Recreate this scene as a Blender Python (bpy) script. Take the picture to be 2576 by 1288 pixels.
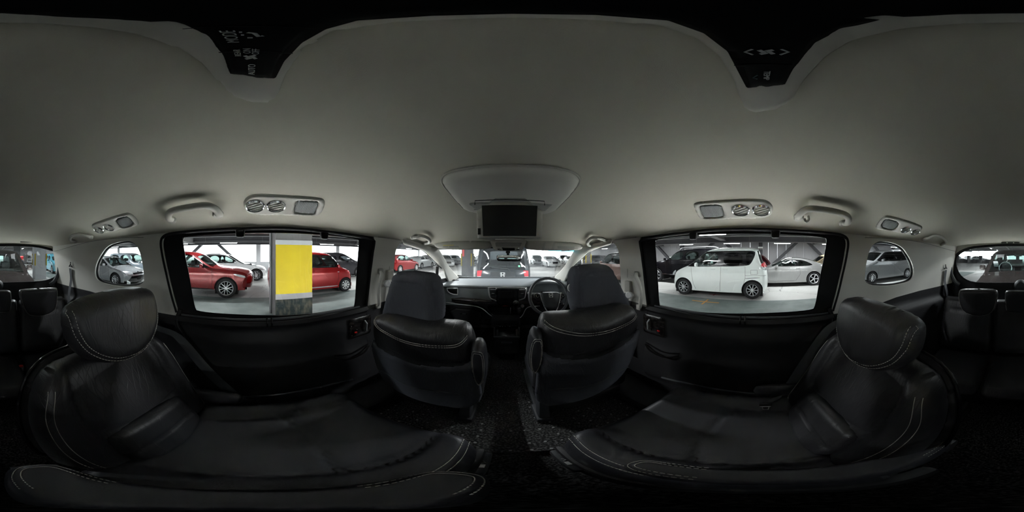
import bpy, bmesh, math, random
import numpy as np
from mathutils import Vector, Matrix
from mathutils.geometry import delaunay_2d_cdt

for o in list(bpy.data.objects):
    bpy.data.objects.remove(o)
random.seed(7)
SC = bpy.context.scene
COL = SC.collection
PI = math.pi
R = math.radians

# ---------------------------------------------------------------- camera
CAMP = np.array([-0.012, 0.0, 1.44])
YAW = R(2.2)                                   # the camera is turned 2.2 degrees to the right of the car's axis
cd = bpy.data.cameras.new('camera')
cam = bpy.data.objects.new('camera', cd)
COL.objects.link(cam)
cam.location = CAMP
cam.rotation_euler = (R(90), 0, -YAW)
cd.type = 'PANO'
try:
    cd.panorama_type = 'EQUIRECTANGULAR'
except Exception:
    cd.cycles.panorama_type = 'EQUIRECTANGULAR'
cd.clip_start = 0.01
cd.clip_end = 500
SC.camera = cam
# ---------------------------------------------------------------- world, view
w = bpy.data.worlds.new('world')
SC.world = w
w.use_nodes = True
bg = w.node_tree.nodes['Background']
bg.inputs[0].default_value = (0.93, 0.97, 1.0, 1)
bg.inputs[1].default_value = 5.0
SC.view_settings.view_transform = 'Standard'
SC.view_settings.look = 'None'
SC.view_settings.exposure = 0.0
SC.view_settings.gamma = 1.0
SC.view_settings.use_curve_mapping = False
SC.cycles.use_adaptive_sampling = True
SC.cycles.adaptive_threshold = 0.02
SC.cycles.adaptive_min_samples = 40
SC.cycles.max_bounces = 6
SC.cycles.diffuse_bounces = 3
SC.cycles.glossy_bounces = 3
SC.cycles.transparent_max_bounces = 10
SC.cycles.transmission_bounces = 4
SC.cycles.caustics_reflective = False
SC.cycles.caustics_refractive = False
SC.cycles.sample_clamp_indirect = 30.0
FILL_W = 165.0                                 # power of each added fill light beside the car
LAMP_W = 92.0                                  # power of each ceiling tube in the car park


# ---------------------------------------------------------------- materials
def mat(name, col, rough=0.5, metal=0.0, spec=0.5, coat=0.0, emis=None, estr=0.0, nodes=None):
    m = bpy.data.materials.new(name)
    m.use_nodes = True
    b = m.node_tree.nodes['Principled BSDF']
    b.inputs['Base Color'].default_value = (*col, 1)
    b.inputs['Roughness'].default_value = rough
    b.inputs['Metallic'].default_value = metal
    b.inputs['Specular IOR Level'].default_value = spec
    b.inputs['Coat Weight'].default_value = coat
    b.inputs['Coat Roughness'].default_value = 0.03
    if emis:
        b.inputs['Emission Color'].default_value = (*emis, 1)
        b.inputs['Emission Strength'].default_value = estr
    if nodes:
        nodes(m.node_tree, b)
    return m


def N(nt, t, **k):
    n = nt.nodes.new(t)
    for a, v in k.items():
        if a.startswith('i_'):
            n.inputs[a[2:].replace('_', ' ')].default_value = v
        else:
            setattr(n, a, v)
    return n


def coords(nt, scale=(1, 1, 1), rot=(0, 0, 0)):
    tc = N(nt, 'ShaderNodeTexCoord')
    mp = N(nt, 'ShaderNodeMapping')
    mp.inputs['Scale'].default_value = scale
    mp.inputs['Rotation'].default_value = rot
    nt.links.new(tc.outputs['Object'], mp.inputs['Vector'])
    return mp.outputs['Vector']


def bump_noise(scale, strength, dist=0.002, detail=1, sc=(1, 1, 1)):
    def f(nt, b):
        v = coords(nt, sc)
        n = N(nt, 'ShaderNodeTexNoise')
        n.inputs['Scale'].default_value = scale
        n.inputs['Detail'].default_value = detail
        nt.links.new(v, n.inputs['Vector'])
        bp = N(nt, 'ShaderNodeBump')
        bp.inputs['Strength'].default_value = strength
        bp.inputs['Distance'].default_value = dist
        nt.links.new(n.outputs['Fac'], bp.inputs['Height'])
        nt.links.new(bp.outputs['Normal'], b.inputs['Normal'])
    return f


def col_noise(scale, c1, c2, lo=0.4, hi=0.6, bump=0.0, dist=0.002, detail=3, sc=(1, 1, 1)):
    def f(nt, b):
        v = coords(nt, sc)
        n = N(nt, 'ShaderNodeTexNoise')
        n.inputs['Scale'].default_value = scale
        n.inputs['Detail'].default_value = detail
        nt.links.new(v, n.inputs['Vector'])
        r = N(nt, 'ShaderNodeValToRGB')
        r.color_ramp.elements[0].position = lo
        r.color_ramp.elements[1].position = hi
        r.color_ramp.elements[0].color = (*c1, 1)
        r.color_ramp.elements[1].color = (*c2, 1)
        nt.links.new(n.outputs['Fac'], r.inputs['Fac'])
        nt.links.new(r.outputs['Color'], b.inputs['Base Color'])
        if bump:
            bp = N(nt, 'ShaderNodeBump')
            bp.inputs['Strength'].default_value = bump
            bp.inputs['Distance'].default_value = dist
            nt.links.new(n.outputs['Fac'], bp.inputs['Height'])
            nt.links.new(bp.outputs['Normal'], b.inputs['Normal'])
    return f


def embossed(nt, b):
    """Thin straight creases crossing at slight angles, pressed into dark leathercloth."""
    tot = None
    for k, (ang, f) in enumerate([(0.20, 62), (-0.24, 55), (0.42, 40), (-0.05, 46)]):
        sx = N(nt, 'ShaderNodeSeparateXYZ')
        nt.links.new(coords(nt, (1, 1, 1), (0, ang, 0)), sx.inputs[0])
        no = N(nt, 'ShaderNodeTexNoise')
        no.inputs['Scale'].default_value = 13 + 2 * k
        no.inputs['Detail'].default_value = 0
        nt.links.new(coords(nt, (1, 1, 0.55), (0, ang, 0.7 * k)), no.inputs['Vector'])
        ad = N(nt, 'ShaderNodeMath', operation='MULTIPLY_ADD')
        ad.inputs[1].default_value = 0.035
        nt.links.new(no.outputs['Fac'], ad.inputs[0])
        nt.links.new(sx.outputs[0], ad.inputs[2])
        mu = N(nt, 'ShaderNodeMath', operation='MULTIPLY')
        mu.inputs[1].default_value = f
        nt.links.new(ad.outputs[0], mu.inputs[0])
        pp = N(nt, 'ShaderNodeMath', operation='PINGPONG')
        pp.inputs[1].default_value = 0.5
        nt.links.new(mu.outputs[0], pp.inputs[0])
        mr = N(nt, 'ShaderNodeMapRange')
        mr.inputs['From Max'].default_value = 0.05
        nt.links.new(pp.outputs[0], mr.inputs['Value'])
        mk = N(nt, 'ShaderNodeMapRange')
        mk.inputs['From Min'].default_value = 0.46
        mk.inputs['From Max'].default_value = 0.56
        nt.links.new(no.outputs['Fac'], mk.inputs['Value'])
        mxn = N(nt, 'ShaderNodeMath', operation='MAXIMUM')
        nt.links.new(mr.outputs[0], mxn.inputs[0])
        nt.links.new(mk.outputs[0], mxn.inputs[1])
        if tot is None:
            tot = mxn.outputs[0]
        else:
            mm = N(nt, 'ShaderNodeMath', operation='MINIMUM')
            nt.links.new(tot, mm.inputs[0])
            nt.links.new(mxn.outputs[0], mm.inputs[1])
            tot = mm.outputs[0]
    bp = N(nt, 'ShaderNodeBump')
    bp.inputs['Strength'].default_value = 0.45
    bp.inputs['Distance'].default_value = 0.0007
    nt.links.new(tot, bp.inputs['Height'])
    nt.links.new(bp.outputs['Normal'], b.inputs['Normal'])


def glass_mat(name, tint, gloss=0.06, refl=(1, 1, 1)):
    m = bpy.data.materials.new(name)
    m.use_nodes = True
    nt = m.node_tree
    nt.nodes.clear()
    out = N(nt, 'ShaderNodeOutputMaterial')
    mx = N(nt, 'ShaderNodeMixShader')
    tr = N(nt, 'ShaderNodeBsdfTransparent')
    tr.inputs[0].default_value = (*tint, 1)
    gl = N(nt, 'ShaderNodeBsdfGlossy')
    gl.inputs['Roughness'].default_value = 0.01
    gl.inputs[0].default_value = (*refl, 1)
    ge = N(nt, 'ShaderNodeNewGeometry')
    dp = N(nt, 'ShaderNodeVectorMath', operation='DOT_PRODUCT')
    nt.links.new(ge.outputs['Incoming'], dp.inputs[0])
    nt.links.new(ge.outputs['Normal'], dp.inputs[1])
    ab = N(nt, 'ShaderNodeMath', operation='ABSOLUTE')
    nt.links.new(dp.outputs['Value'], ab.inputs[0])
    iv = N(nt, 'ShaderNodeMath', operation='SUBTRACT')
    iv.inputs[0].default_value = 1.0
    nt.links.new(ab.outputs[0], iv.inputs[1])
    pw = N(nt, 'ShaderNodeMath', operation='POWER')
    pw.inputs[1].default_value = 5.0
    nt.links.new(iv.outputs[0], pw.inputs[0])
    ma = N(nt, 'ShaderNodeMath', operation='MULTIPLY_ADD')
    ma.inputs[1].default_value = 0.9
    ma.inputs[2].default_value = gloss
    nt.links.new(pw.outputs[0], ma.inputs[0])
    nt.links.new(ma.outputs[0], mx.inputs[0])
    nt.links.new(tr.outputs[0], mx.inputs[1])
    nt.links.new(gl.outputs[0], mx.inputs[2])
    nt.links.new(mx.outputs[0], out.inputs[0])
    return m


def mirrorish(nt, b):
    pass


M = {}
M['headliner'] = mat('headliner_cloth', (0.54, 0.525, 0.455), 0.95, spec=0.1, nodes=bump_noise(900, 0.25, 0.0006, 0))
M['beige'] = mat('beige_plastic', (0.47, 0.46, 0.42), 0.6, spec=0.3, nodes=bump_noise(500, 0.12, 0.0005))
M['console_beige'] = mat('pale_console_plastic', (0.64, 0.63, 0.58), 0.6, spec=0.3, nodes=bump_noise(500, 0.12, 0.0005))
M['pillar'] = mat('pale_pillar_plastic', (0.70, 0.69, 0.64), 0.6, spec=0.3, nodes=bump_noise(500, 0.12, 0.0005))  # lighter copy of the beige, window light put into its colour
M['beige_dark'] = mat('grey_plastic', (0.33, 0.33, 0.31), 0.55, spec=0.3)
M['leather'] = mat('embossed_black_leathercloth', (0.030, 0.030, 0.033), 0.40, spec=0.45, nodes=embossed)
M['leather_plain'] = mat('plain_black_leathercloth', (0.034, 0.035, 0.041), 0.45, spec=0.45, nodes=bump_noise(380, 0.35, 0.0006))
M['fabric'] = mat('dark_blue_grey_fabric', (0.075, 0.079, 0.095), 0.8, spec=0.3, nodes=embossed)
M['stitch'] = mat('pale_thread', (0.62, 0.60, 0.55), 0.7)
M['plastic'] = mat('black_grained_plastic', (0.022, 0.022, 0.024), 0.55, spec=0.35, nodes=bump_noise(600, 0.2, 0.0005))
M['plastic_grey'] = mat('slate_plastic', (0.065, 0.07, 0.078), 0.55, spec=0.35, nodes=bump_noise(700, 0.2, 0.0005))
M['dash'] = mat('slate_dashboard_skin', (0.19, 0.215, 0.23), 0.5, spec=0.35, nodes=bump_noise(500, 0.25, 0.0008))
M['rubber'] = mat('black_rubber', (0.010, 0.010, 0.011), 0.7, spec=0.25)
M['gloss_black'] = mat('gloss_black_plastic', (0.006, 0.006, 0.007), 0.12, spec=0.5)
M['matte_black'] = mat('matt_black_panel', (0.0045, 0.0045, 0.005), 0.55, spec=0.12)
M['screen'] = mat('dark_lcd_screen', (0.010, 0.010, 0.011), 0.30, spec=0.4)
M['chrome'] = mat('chrome', (0.75, 0.76, 0.78), 0.12, 1.0)
M['satin'] = mat('satin_silver', (0.60, 0.61, 0.63), 0.3, 0.35)
M['silver_badge'] = mat('silver_badge', (0.72, 0.74, 0.74), 0.35, 0.2)
def studs(nt, b):
    col_noise(120, (0.02, 0.02, 0.02), (0.17, 0.17, 0.17), 0.46, 0.72, 0.8, 0.003)(nt, b)
    src = b.inputs['Base Color'].links[0].from_socket
    vo = N(nt, 'ShaderNodeTexVoronoi')
    vo.inputs['Scale'].default_value = 19
    vo.inputs['Randomness'].default_value = 0.12
    nt.links.new(coords(nt, (1, 1, 0)), vo.inputs['Vector'])
    lt = N(nt, 'ShaderNodeMath', operation='LESS_THAN')
    lt.inputs[1].default_value = 0.10
    nt.links.new(vo.outputs['Distance'], lt.inputs[0])
    mx = N(nt, 'ShaderNodeMix', data_type='RGBA')
    nt.links.new(lt.outputs[0], mx.inputs[0])
    nt.links.new(src, mx.inputs[6])
    mx.inputs[7].default_value = (0.38, 0.38, 0.38, 1)
    nt.links.new(mx.outputs[2], b.inputs['Base Color'])


M['carpet_mat'] = mat('grey_studded_mat', (0.06, 0.06, 0.06), 0.9, spec=0.2, nodes=studs)
M['woodgrain'] = mat('dark_gloss_woodgrain', (0.012, 0.010, 0.010), 0.15, coat=0.5,
                     nodes=col_noise(30, (0.006, 0.006, 0.006), (0.04, 0.034, 0.032), 0.4, 0.7, sc=(0.15, 1, 2.5)))
M['red'] = mat('red_plastic', (0.65, 0.02, 0.015), 0.4)
M['white'] = mat('white_plastic', (0.75, 0.76, 0.76), 0.4)
M['mark'] = mat('pale_printed_marking', (0.50, 0.52, 0.52), 0.6)
M['mark_dim'] = mat('faint_printed_marking', (0.10, 0.16, 0.17), 0.6)
M['belt'] = mat('grey_webbing', (0.075, 0.080, 0.088), 0.7, nodes=bump_noise(300, 0.3, 0.0005, sc=(4, 1, 1)))
M['carpet'] = mat('black_pile_carpet', (0.03, 0.03, 0.03), 1.0, spec=0.1,
                  nodes=col_noise(160, (0.012, 0.012, 0.012), (0.13, 0.13, 0.13), 0.46, 0.72, 1.0, 0.004))
M['lens'] = mat('clear_ribbed_lens', (0.10, 0.105, 0.105), 0.55, spec=0.15)
M['mirror'] = mat('mirror_glass', (0.85, 0.87, 0.88), 0.02, 1.0)
M['label_yellow'] = mat('yellow_print', (0.6, 0.5, 0.12), 0.6)
M['glass'] = glass_mat('clear_window_glass', (0.93, 0.96, 0.95))
M['shade_band'] = glass_mat('blue_shade_band_glass', (0.15, 0.55, 0.68))
M['privacy'] = glass_mat('tinted_window_glass', (0.86, 0.92, 0.92))
M['car_glass'] = glass_mat('car_window_glass', (0.42, 0.50, 0.48), 0.09)
M['car_glass_dark'] = glass_mat('dark_privacy_glass', (0.07, 0.07, 0.08), 0.05)
M['paper'] = mat('white_paper', (0.80, 0.84, 0.84), 0.8)


# ---------------------------------------------------------------- measuring: where a sight line meets a real plane
def ray(px, py):
    lon = (px / 2576 - 0.5) * 2 * PI + YAW
    lat = (0.5 - py / 1288) * PI
    return np.array([math.sin(lon) * math.cos(lat), math.cos(lon) * math.cos(lat), math.sin(lat)])


def onax(px, py, ax, val):
    d = ray(px, py)
    t = (val - CAMP[ax]) / d[ax]
    return CAMP + d * t


def onx(px, py, x): return onax(px, py, 0, x)
def ony(px, py, y): return onax(px, py, 1, y)
def onz(px, py, z): return onax(px, py, 2, z)


# ---------------------------------------------------------------- tags and linking
def tag(o, label=None, cat=None, group=None, kind=None):
    if label: o['label'] = label
    if cat: o['category'] = cat
    if group: o['group'] = group
    if kind: o['kind'] = kind
    return o


def empty(name, loc=(0, 0, 0), label=None, cat=None, group=None, kind=None, rz=0):
    o = bpy.data.objects.new(name, None)
    COL.objects.link(o)
    o.location = loc
    o.rotation_euler = (0, 0, rz)
    o.empty_display_size = 0.1
    return tag(o, label, cat, group, kind)


def link(name, me, m, parent=None):
    o = bpy.data.objects.new(name, me)
    COL.objects.link(o)
    if m is not None:
        for x in (m if isinstance(m, (list, tuple)) else [m]):
            me.materials.append(M[x] if isinstance(x, str) else x)
    if parent is not None:
        o.parent = parent
    return o


def mesh(name, V, F, m, parent=None, smooth=True, mi=None, auto=None):
    me = bpy.data.meshes.new(name)
    me.from_pydata([tuple(map(float, v)) for v in V], [], [tuple(map(int, f)) for f in F])
    me.update()
    if mi is not None:
        me.polygons.foreach_set('material_index', np.array(mi, dtype=np.int32))
    if smooth:
        me.polygons.foreach_set('use_smooth', [True] * len(me.polygons))
        if auto:
            me.set_sharp_from_angle(angle=R(auto))
    return link(name, me, m, parent)


def frombm(name, bm, m, parent=None, smooth=True, auto=40):
    me = bpy.data.meshes.new(name)
    bmesh.ops.recalc_face_normals(bm, faces=bm.faces)
    bm.to_mesh(me)
    bm.free()
    if smooth:
        me.polygons.foreach_set('use_smooth', [True] * len(me.polygons))
        if auto:
            me.set_sharp_from_angle(angle=R(auto))
    return link(name, me, m, parent)


def copy_tree(o, parent=None):
    c = o.copy()
    COL.objects.link(c)
    c.parent = parent
    for ch in list(o.children):
        copy_tree(ch, c)
    return c


# ---------------------------------------------------------------- shape tools
class MB:
    """collects several shapes of one part"""
    def __init__(s):
        s.V = []; s.F = []
    def add(s, V, F):
        n = len(s.V)
        s.V.extend([tuple(map(float, v)) for v in V])
        s.F.extend([tuple(int(i) + n for i in f) for f in F])
        return s
    def box(s, c, d, rot=None, bev=0.0, seg=2, taper=None):
        bm = bmesh.new()
        bmesh.ops.create_cube(bm, size=1)
        for v in bm.verts:
            v.co = Vector((v.co.x * d[0], v.co.y * d[1], v.co.z * d[2]))
            if taper:
                k = (v.co.z / d[2] + 0.5)
                v.co.x *= 1 + (taper[0] - 1) * k
                v.co.y *= 1 + (taper[1] - 1) * k
        if bev:
            bmesh.ops.bevel(bm, geom=bm.edges[:], offset=bev, segments=seg, profile=0.5, affect='EDGES')
        mt = Matrix.Translation(Vector(c))
        if rot is not None:
            mt = mt @ (rot.to_4x4() if hasattr(rot, 'to_4x4') else Matrix.Rotation(rot[2], 4, 'Z') @ Matrix.Rotation(rot[1], 4, 'Y') @ Matrix.Rotation(rot[0], 4, 'X'))
        bmesh.ops.transform(bm, matrix=mt, verts=bm.verts)
        bm.verts.index_update()
        s.add([v.co for v in bm.verts], [[v.index for v in f.verts] for f in bm.faces])
        bm.free()
        return s
    def tube(s, pts, r, n=10, closed=False, flat=None):
        """round bar along points; flat=(up vector, ratio) squashes it"""
        P = [Vector(p) for p in pts]
        k = len(P)
        rr = r if hasattr(r, '__len__') else [r] * k
        V = []; F = []
        up = None
        for i in range(k):
            if closed:
                t = (P[(i + 1) % k] - P[i - 1]).normalized()
            else:
                t = (P[min(i + 1, k - 1)] - P[max(i - 1, 0)]).normalized()
            if flat:
                a = Vector(flat[0]) - t * t.dot(Vector(flat[0]))
                a.normalize()
            else:
                a = up if up is not None else (Vector((0, 0, 1)) if abs(t.z) < 0.9 else Vector((1, 0, 0)))
                a = (a - t * t.dot(a)).normalized()
                up = a
            b = t.cross(a)
            q = flat[1] if flat else 1
            for j in range(n):
                an = 2 * PI * j / n
                V.append(P[i] + a * math.cos(an) * rr[i] * q + b * math.sin(an) * rr[i])
        m = k if closed else k - 1
        for i in range(m):
            for j in range(n):
                F.append((i * n + j, i * n + (j + 1) % n, ((i + 1) % k) * n + (j + 1) % n, ((i + 1) % k) * n + j))
        if not closed:
            F.append(tuple(range(n))[::-1]); F.append(tuple((k - 1) * n + j for j in range(n)))
        return s.add(V, F)
    def lathe(s, prof, c=(0, 0, 0), axis=(0, 0, 1), n=32, xdir=None, cap=True):
        """prof: (radius, height) pairs about an axis"""
        ax = Vector(axis).normalized()
        a = Vector(xdir) if xdir else (Vector((0, 0, 1)) if abs(ax.z) < 0.9 else Vector((1, 0, 0)))
        a = (a - ax * ax.dot(a)).normalized()
        b = ax.cross(a)
        c = Vector(c)
        V = []; F = []
        for (r, h) in prof:
            for j in range(n):
                an = 2 * PI * j / n
                V.append(c + ax * h + a * r * math.cos(an) + b * r * math.sin(an))
        for i in range(len(prof) - 1):
            for j in range(n):
                F.append((i * n + j, i * n + (j + 1) % n, (i + 1) * n + (j + 1) % n, (i + 1) * n + j))
        if cap and prof[0][0] > 1e-6: F.append(tuple(range(n))[::-1])
        if cap and prof[-1][0] > 1e-6: F.append(tuple((len(prof) - 1) * n + j for j in range(n)))
        return s.add(V, F)
    def build(s, name, m, parent=None, smooth=True, auto=35):
        me = bpy.data.meshes.new(name)
        me.from_pydata(s.V, [], s.F)
        me.update()
        bm = bmesh.new(); bm.from_mesh(me)
        bmesh.ops.recalc_face_normals(bm, faces=bm.faces)
        bm.to_mesh(me); bm.free()
        if smooth:
            me.polygons.foreach_set('use_smooth', [True] * len(me.polygons))
            me.set_sharp_from_angle(angle=R(auto))
        return link(name, me, m, parent)


def inside(P, poly):
    P = np.asarray(P, float); poly = np.asarray(poly, float)
    x, y = P[:, 0], P[:, 1]
    r = np.zeros(len(P), bool)
    a = poly; b = np.roll(poly, -1, 0)
    for (x1, y1), (x2, y2) in zip(a, b):
        if y1 == y2: continue
        c = ((y1 > y) != (y2 > y)) & (x < (x2 - x1) * (y - y1) / (y2 - y1) + x1)
        r ^= c
    return r


def dist_line(P, line, closed=False):
    P = np.asarray(P, float); L = np.asarray(line, float)
    if closed: L = np.vstack([L, L[:1]])
    best = np.full(len(P), 1e9)
    for a, b in zip(L[:-1], L[1:]):
        ab = b - a
        t = np.clip(((P - a) @ ab) / max(ab @ ab, 1e-12), 0, 1)
        best = np.minimum(best, np.linalg.norm(P - a - t[:, None] * ab, axis=1))
    return best


def resample(pts, step, closed=True):
    P = np.asarray(pts, float)
    if closed: P = np.vstack([P, P[:1]])
    out = []
    for a, b in zip(P[:-1], P[1:]):
        n = max(1, int(round(np.linalg.norm(b - a) / step)))
        for k in range(n):
            out.append(a + (b - a) * k / n)
    if not closed: out.append(P[-1])
    return np.array(out)


def chaikin(pts, it=2, closed=True):
    P = np.asarray(pts, float)
    for _ in range(it):
        if closed:
            Q = np.roll(P, -1, 0)
            P = np.stack([0.75 * P + 0.25 * Q, 0.25 * P + 0.75 * Q], 1).reshape(-1, P.shape[1])
        else:
            a, b = P[:-1], P[1:]
            m = np.stack([0.75 * a + 0.25 * b, 0.25 * a + 0.75 * b], 1).reshape(-1, P.shape[1])
            P = np.vstack([P[:1], m[1:-1], P[-1:]])
    return P


def rrect(w, h, r, n=5, cx=0, cy=0):
    out = []
    for (sx, sy, a0) in ((1, 1, 0), (-1, 1, 90), (-1, -1, 180), (1, -1, 270)):
        for k in range(n + 1):
            a = R(a0 + 90 * k / n)
            out.append((cx + sx * (w / 2 - r) + r * math.cos(a), cy + sy * (h / 2 - r) + r * math.sin(a)))
    return np.array(out)


def fill(outline, holes=(), step=0.03, dens=None, extra=()):
    """triangulate a flat shape with holes and an even spread of inner points"""
    ds = dens or step
    loops = [resample(outline, ds)] + [resample(h, ds) for h in holes]
    V = []; E = []
    for L in loops:
        n0 = len(V)
        V.extend(L.tolist())
        E.extend([(n0 + i, n0 + (i + 1) % len(L)) for i in range(len(L))])
    for X_ in extra:
        L = resample(X_, ds)
        n0 = len(V)
        V.extend(L.tolist())
        E.extend([(n0 + i, n0 + (i + 1) % len(L)) for i in range(len(L))])
    lo = loops[0].min(0); hi = loops[0].max(0)
    xs = np.arange(lo[0], hi[0], step); ys = np.arange(lo[1], hi[1], step * 0.87)
    G = np.array([(x + (step / 2 if j % 2 else 0), y) for j, y in enumerate(ys) for x in xs]) if len(xs) * len(ys) else np.zeros((0, 2))
    if len(G):
        k = inside(G, loops[0])
        for h in loops[1:]: k &= ~inside(G, h)
        G = G[k]
    if len(G):
        d = np.full(len(G), 1e9)
        for L in loops: d = np.minimum(d, dist_line(G, L, True))
        for X_ in extra: d = np.minimum(d, dist_line(G, X_, True))
        G = G[d > 0.45 * min(step, ds * 1.5)]
        V.extend(G.tolist())
    r = delaunay_2d_cdt([Vector(v) for v in V], E, [], 0, 1e-7)
    P = np.array([(v[0], v[1]) for v in r[0]])
    T = np.array([f for f in r[2] if len(f) == 3])
    C = P[T].mean(1)
    k = inside(C, loops[0])
    for h in loops[1:]: k &= ~inside(C, h)
    T = T[k]
    a = P[T]
    ar = (a[:, 1, 0] - a[:, 0, 0]) * (a[:, 2, 1] - a[:, 0, 1]) - (a[:, 1, 1] - a[:, 0, 1]) * (a[:, 2, 0] - a[:, 0, 0])
    T[ar < 0] = T[ar < 0][:, ::-1]
    return P, T, loops


def boundary_edges(T):
    cnt = {}
    for t in T:
        for a, b in ((t[0], t[1]), (t[1], t[2]), (t[2], t[0])):
            cnt[(a, b)] = 1
    return [(a, b) for (a, b) in cnt if (b, a) not in cnt]


def sheet(name, outline, holes, fmap, m, parent=None, step=0.04, thick=0.0, dens=None, both=False):
    """a panel cut in (u,v) and laid on a surface; fmap(P, off) -> xyz, off = distance away from the viewer's side"""
    P, T, L = fill(outline, holes, step, dens)
    A = fmap(P, 0.0)
    if thick:
        B = fmap(P, thick)
        n = len(P)
        F = [tuple(t) for t in T] + [tuple(t[::-1] + n) for t in T]
        F += [(b, a, a + n, b + n) for a, b in boundary_edges(T)]
        o = mesh(name, np.vstack([A, B]), F, m, parent, auto=40)
    else:
        o = mesh(name, A, T, m, parent)
    return o


def frame(o, u, v):
    u = np.array(u, float); u /= np.linalg.norm(u)
    v = np.array(v, float); v -= u * (u @ v); v /= np.linalg.norm(v)
    n = np.cross(u, v)
    return np.array(o, float), u, v, n


def puff(outline, fr, T=0.05, Tb=0.03, r=0.05, rb=None, step=0.015, bulge=None, seams=(), pw=2.0, warp=None, holes=()):
    """padded shape: outline in the frame's u,v; front swells by T along n, back by Tb; seams = (polyline, width, depth)"""
    P, Tr, L = fill(outline, holes, step)
    d = dist_line(P, L[0], True)
    for h in L[1:]: d = np.minimum(d, dist_line(P, h, True))
    rb = rb or r
    def prof(q): return (1 - (1 - np.clip(q, 0, 1)) ** pw) ** (1 / pw)
    zf = T * prof(d / r)
    if bulge is not None: zf = zf + bulge(P[:, 0], P[:, 1]) * prof(d / r)
    for (line, wd, dp) in seams:
        zf = zf - dp * np.exp(-(dist_line(P, line) / wd) ** 2)
    zb = -Tb * prof(d / rb)
    o, u, v, n = fr
    def mp(z):
        Q = o + P[:, :1] * u + P[:, 1:2] * v + z[:, None] * n
        return warp(Q, P) if warp else Q
    k = len(P)
    bnd = sorted({a for e in boundary_edges(Tr) for a in e})
    idx = np.arange(k) + k
    idx[bnd] = bnd
    V = np.vstack([mp(zf), mp(zb)])
    F = [tuple(t) for t in Tr] + [tuple(idx[t[::-1]]) for t in Tr]
    return V, F


def puffobj(name, outline, fr, m, parent=None, **k):
    V, F = puff(outline, fr, **k)
    used = np.zeros(len(V), int); 
    for f in F:
        for i in f: used[i] = 1
    mp = np.cumsum(used) - 1
    V = V[used == 1]; F = [tuple(mp[i] for i in f) for f in F]
    return mesh(name, V, F, m, parent)


def arcpts(c, r, a0, a1, n, u=(1, 0, 0), v=(0, 0, 1)):
    c = Vector(c); u = Vector(u); v = Vector(v)
    return [c + u * r * math.cos(R(a0 + (a1 - a0) * k / n)) + v * r * math.sin(R(a0 + (a1 - a0) * k / n)) for k in range(n + 1)]


def smoothpath(pts, n=6):
    """Catmull-Rom through points"""
    P = [Vector(p) for p in pts]
    P = [P[0] * 2 - P[1]] + P + [P[-1] * 2 - P[-2]]
    out = []
    for i in range(1, len(P) - 2):
        for k in range(n):
            t = k / n
            a, b, c, d = P[i - 1], P[i], P[i + 1], P[i + 2]
            out.append(0.5 * ((2 * b) + (-a + c) * t + (2 * a - 5 * b + 4 * c - d) * t * t + (-a + 3 * b - 3 * c + d) * t ** 3))
    out.append(P[-2])
    return out


def stitches(mb, pts, length=0.006, gap=0.0035, r=0.0009):
    """a row of separate thread stitches along a path"""
    P = [Vector(p) for p in pts]
    acc = 0.0
    seg = []
    for a, b in zip(P[:-1], P[1:]):
        L = (b - a).length
        t = 0.0
        if L < 1e-6: continue
        while t < L:
            s0 = a + (b - a) * (t / L)
            e = min(t + length, L)
            s1 = a + (b - a) * (e / L)
            if e - t > 0.25 * length:
                mb.tube([s0, s1], r, 4)
            t += length + gap
    return mb


def h_emblem(parent, c, s, nrm_y=-1, mm='silver_badge', rot=None, name='emblem'):
    """rounded square frame with an H whose legs splay outwards at the top"""
    b = MB()
    fr_ = chaikin(np.array([(-.5, .42), (-.46, .5), (.46, .5), (.5, .42), (.40, -.46), (.34, -.5), (-.34, -.5), (-.40, -.46)], float), 2)
    b.tube([(p[0] * s, 0, p[1] * s) for p in fr_], s * 0.045, 6, closed=True)
    for q in (-1, 1):
        b.tube([(q * .30 * s, 0, .42 * s), (q * .20 * s, 0, 0), (q * .26 * s, 0, -.42 * s)], s * 0.085, 6)
    b.tube([(-.2 * s, 0, 0), (.2 * s, 0, 0)], s * 0.07, 6)
    o = b.build(name, mm, parent)
    o.location = c
    if rot: o.rotation_euler = rot
    return o

# ================================================================ THE CABIN SHELL (the car's own axis is +Y, its middle x = 0)
def sm(t): t = np.clip(t, 0, None); return t


_pz = np.array([0.25, 0.9, 1.05, 1.16, 1.35, 1.46, 1.575, 1.70])
_pw = np.array([0.750, 0.748, 0.744, 0.735, 0.712, 0.692, 0.655, 0.60])


def HW(y, z):
    """half width of the cabin side at (y, z)"""
    y = np.asarray(y, float); z = np.asarray(z, float)
    b = np.interp(z, _pz, _pw)
    f = 1 - 0.05 * (sm(y - 0.8) / 1.45) ** 1.5 - 0.115 * (sm(-0.6 - y) / 0.95) ** 1.6
    return b * f


_ry = np.linspace(-1.7, 1.5, 321)
_rz = np.interp(_ry, [-1.7, -1.0, -0.4, -0.1, 0.12, 0.4, 0.62, 0.9, 1.36, 1.5], [1.536, 1.541, 1.546, 1.5545, 1.559, 1.553, 1.546, 1.543, 1.512, 1.500])
for _ in range(60): _rz[1:-1] = 0.25 * _rz[:-2] + 0.5 * _rz[1:-1] + 0.25 * _rz[2:]


def ZR(y):
    y = np.asarray(y, float)
    return np.interp(y, _ry, _rz)


def ZC(y):
    y = np.asarray(y, float)
    return 1.675 - 0.125 * (sm(y - 0.5) / 0.85) ** 1.6 - 0.112 * (sm(-0.7 - y) / 0.85) ** 1.6


def CEIL(x, y):
    x = np.asarray(x, float); y = np.asarray(y, float)
    q = np.clip(np.abs(x) / HW(y, ZR(y)), 0, 1)
    return ZR(y) + (ZC(y) - ZR(y)) * np.maximum(1 - q ** 2.6, 0) ** 0.75


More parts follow.
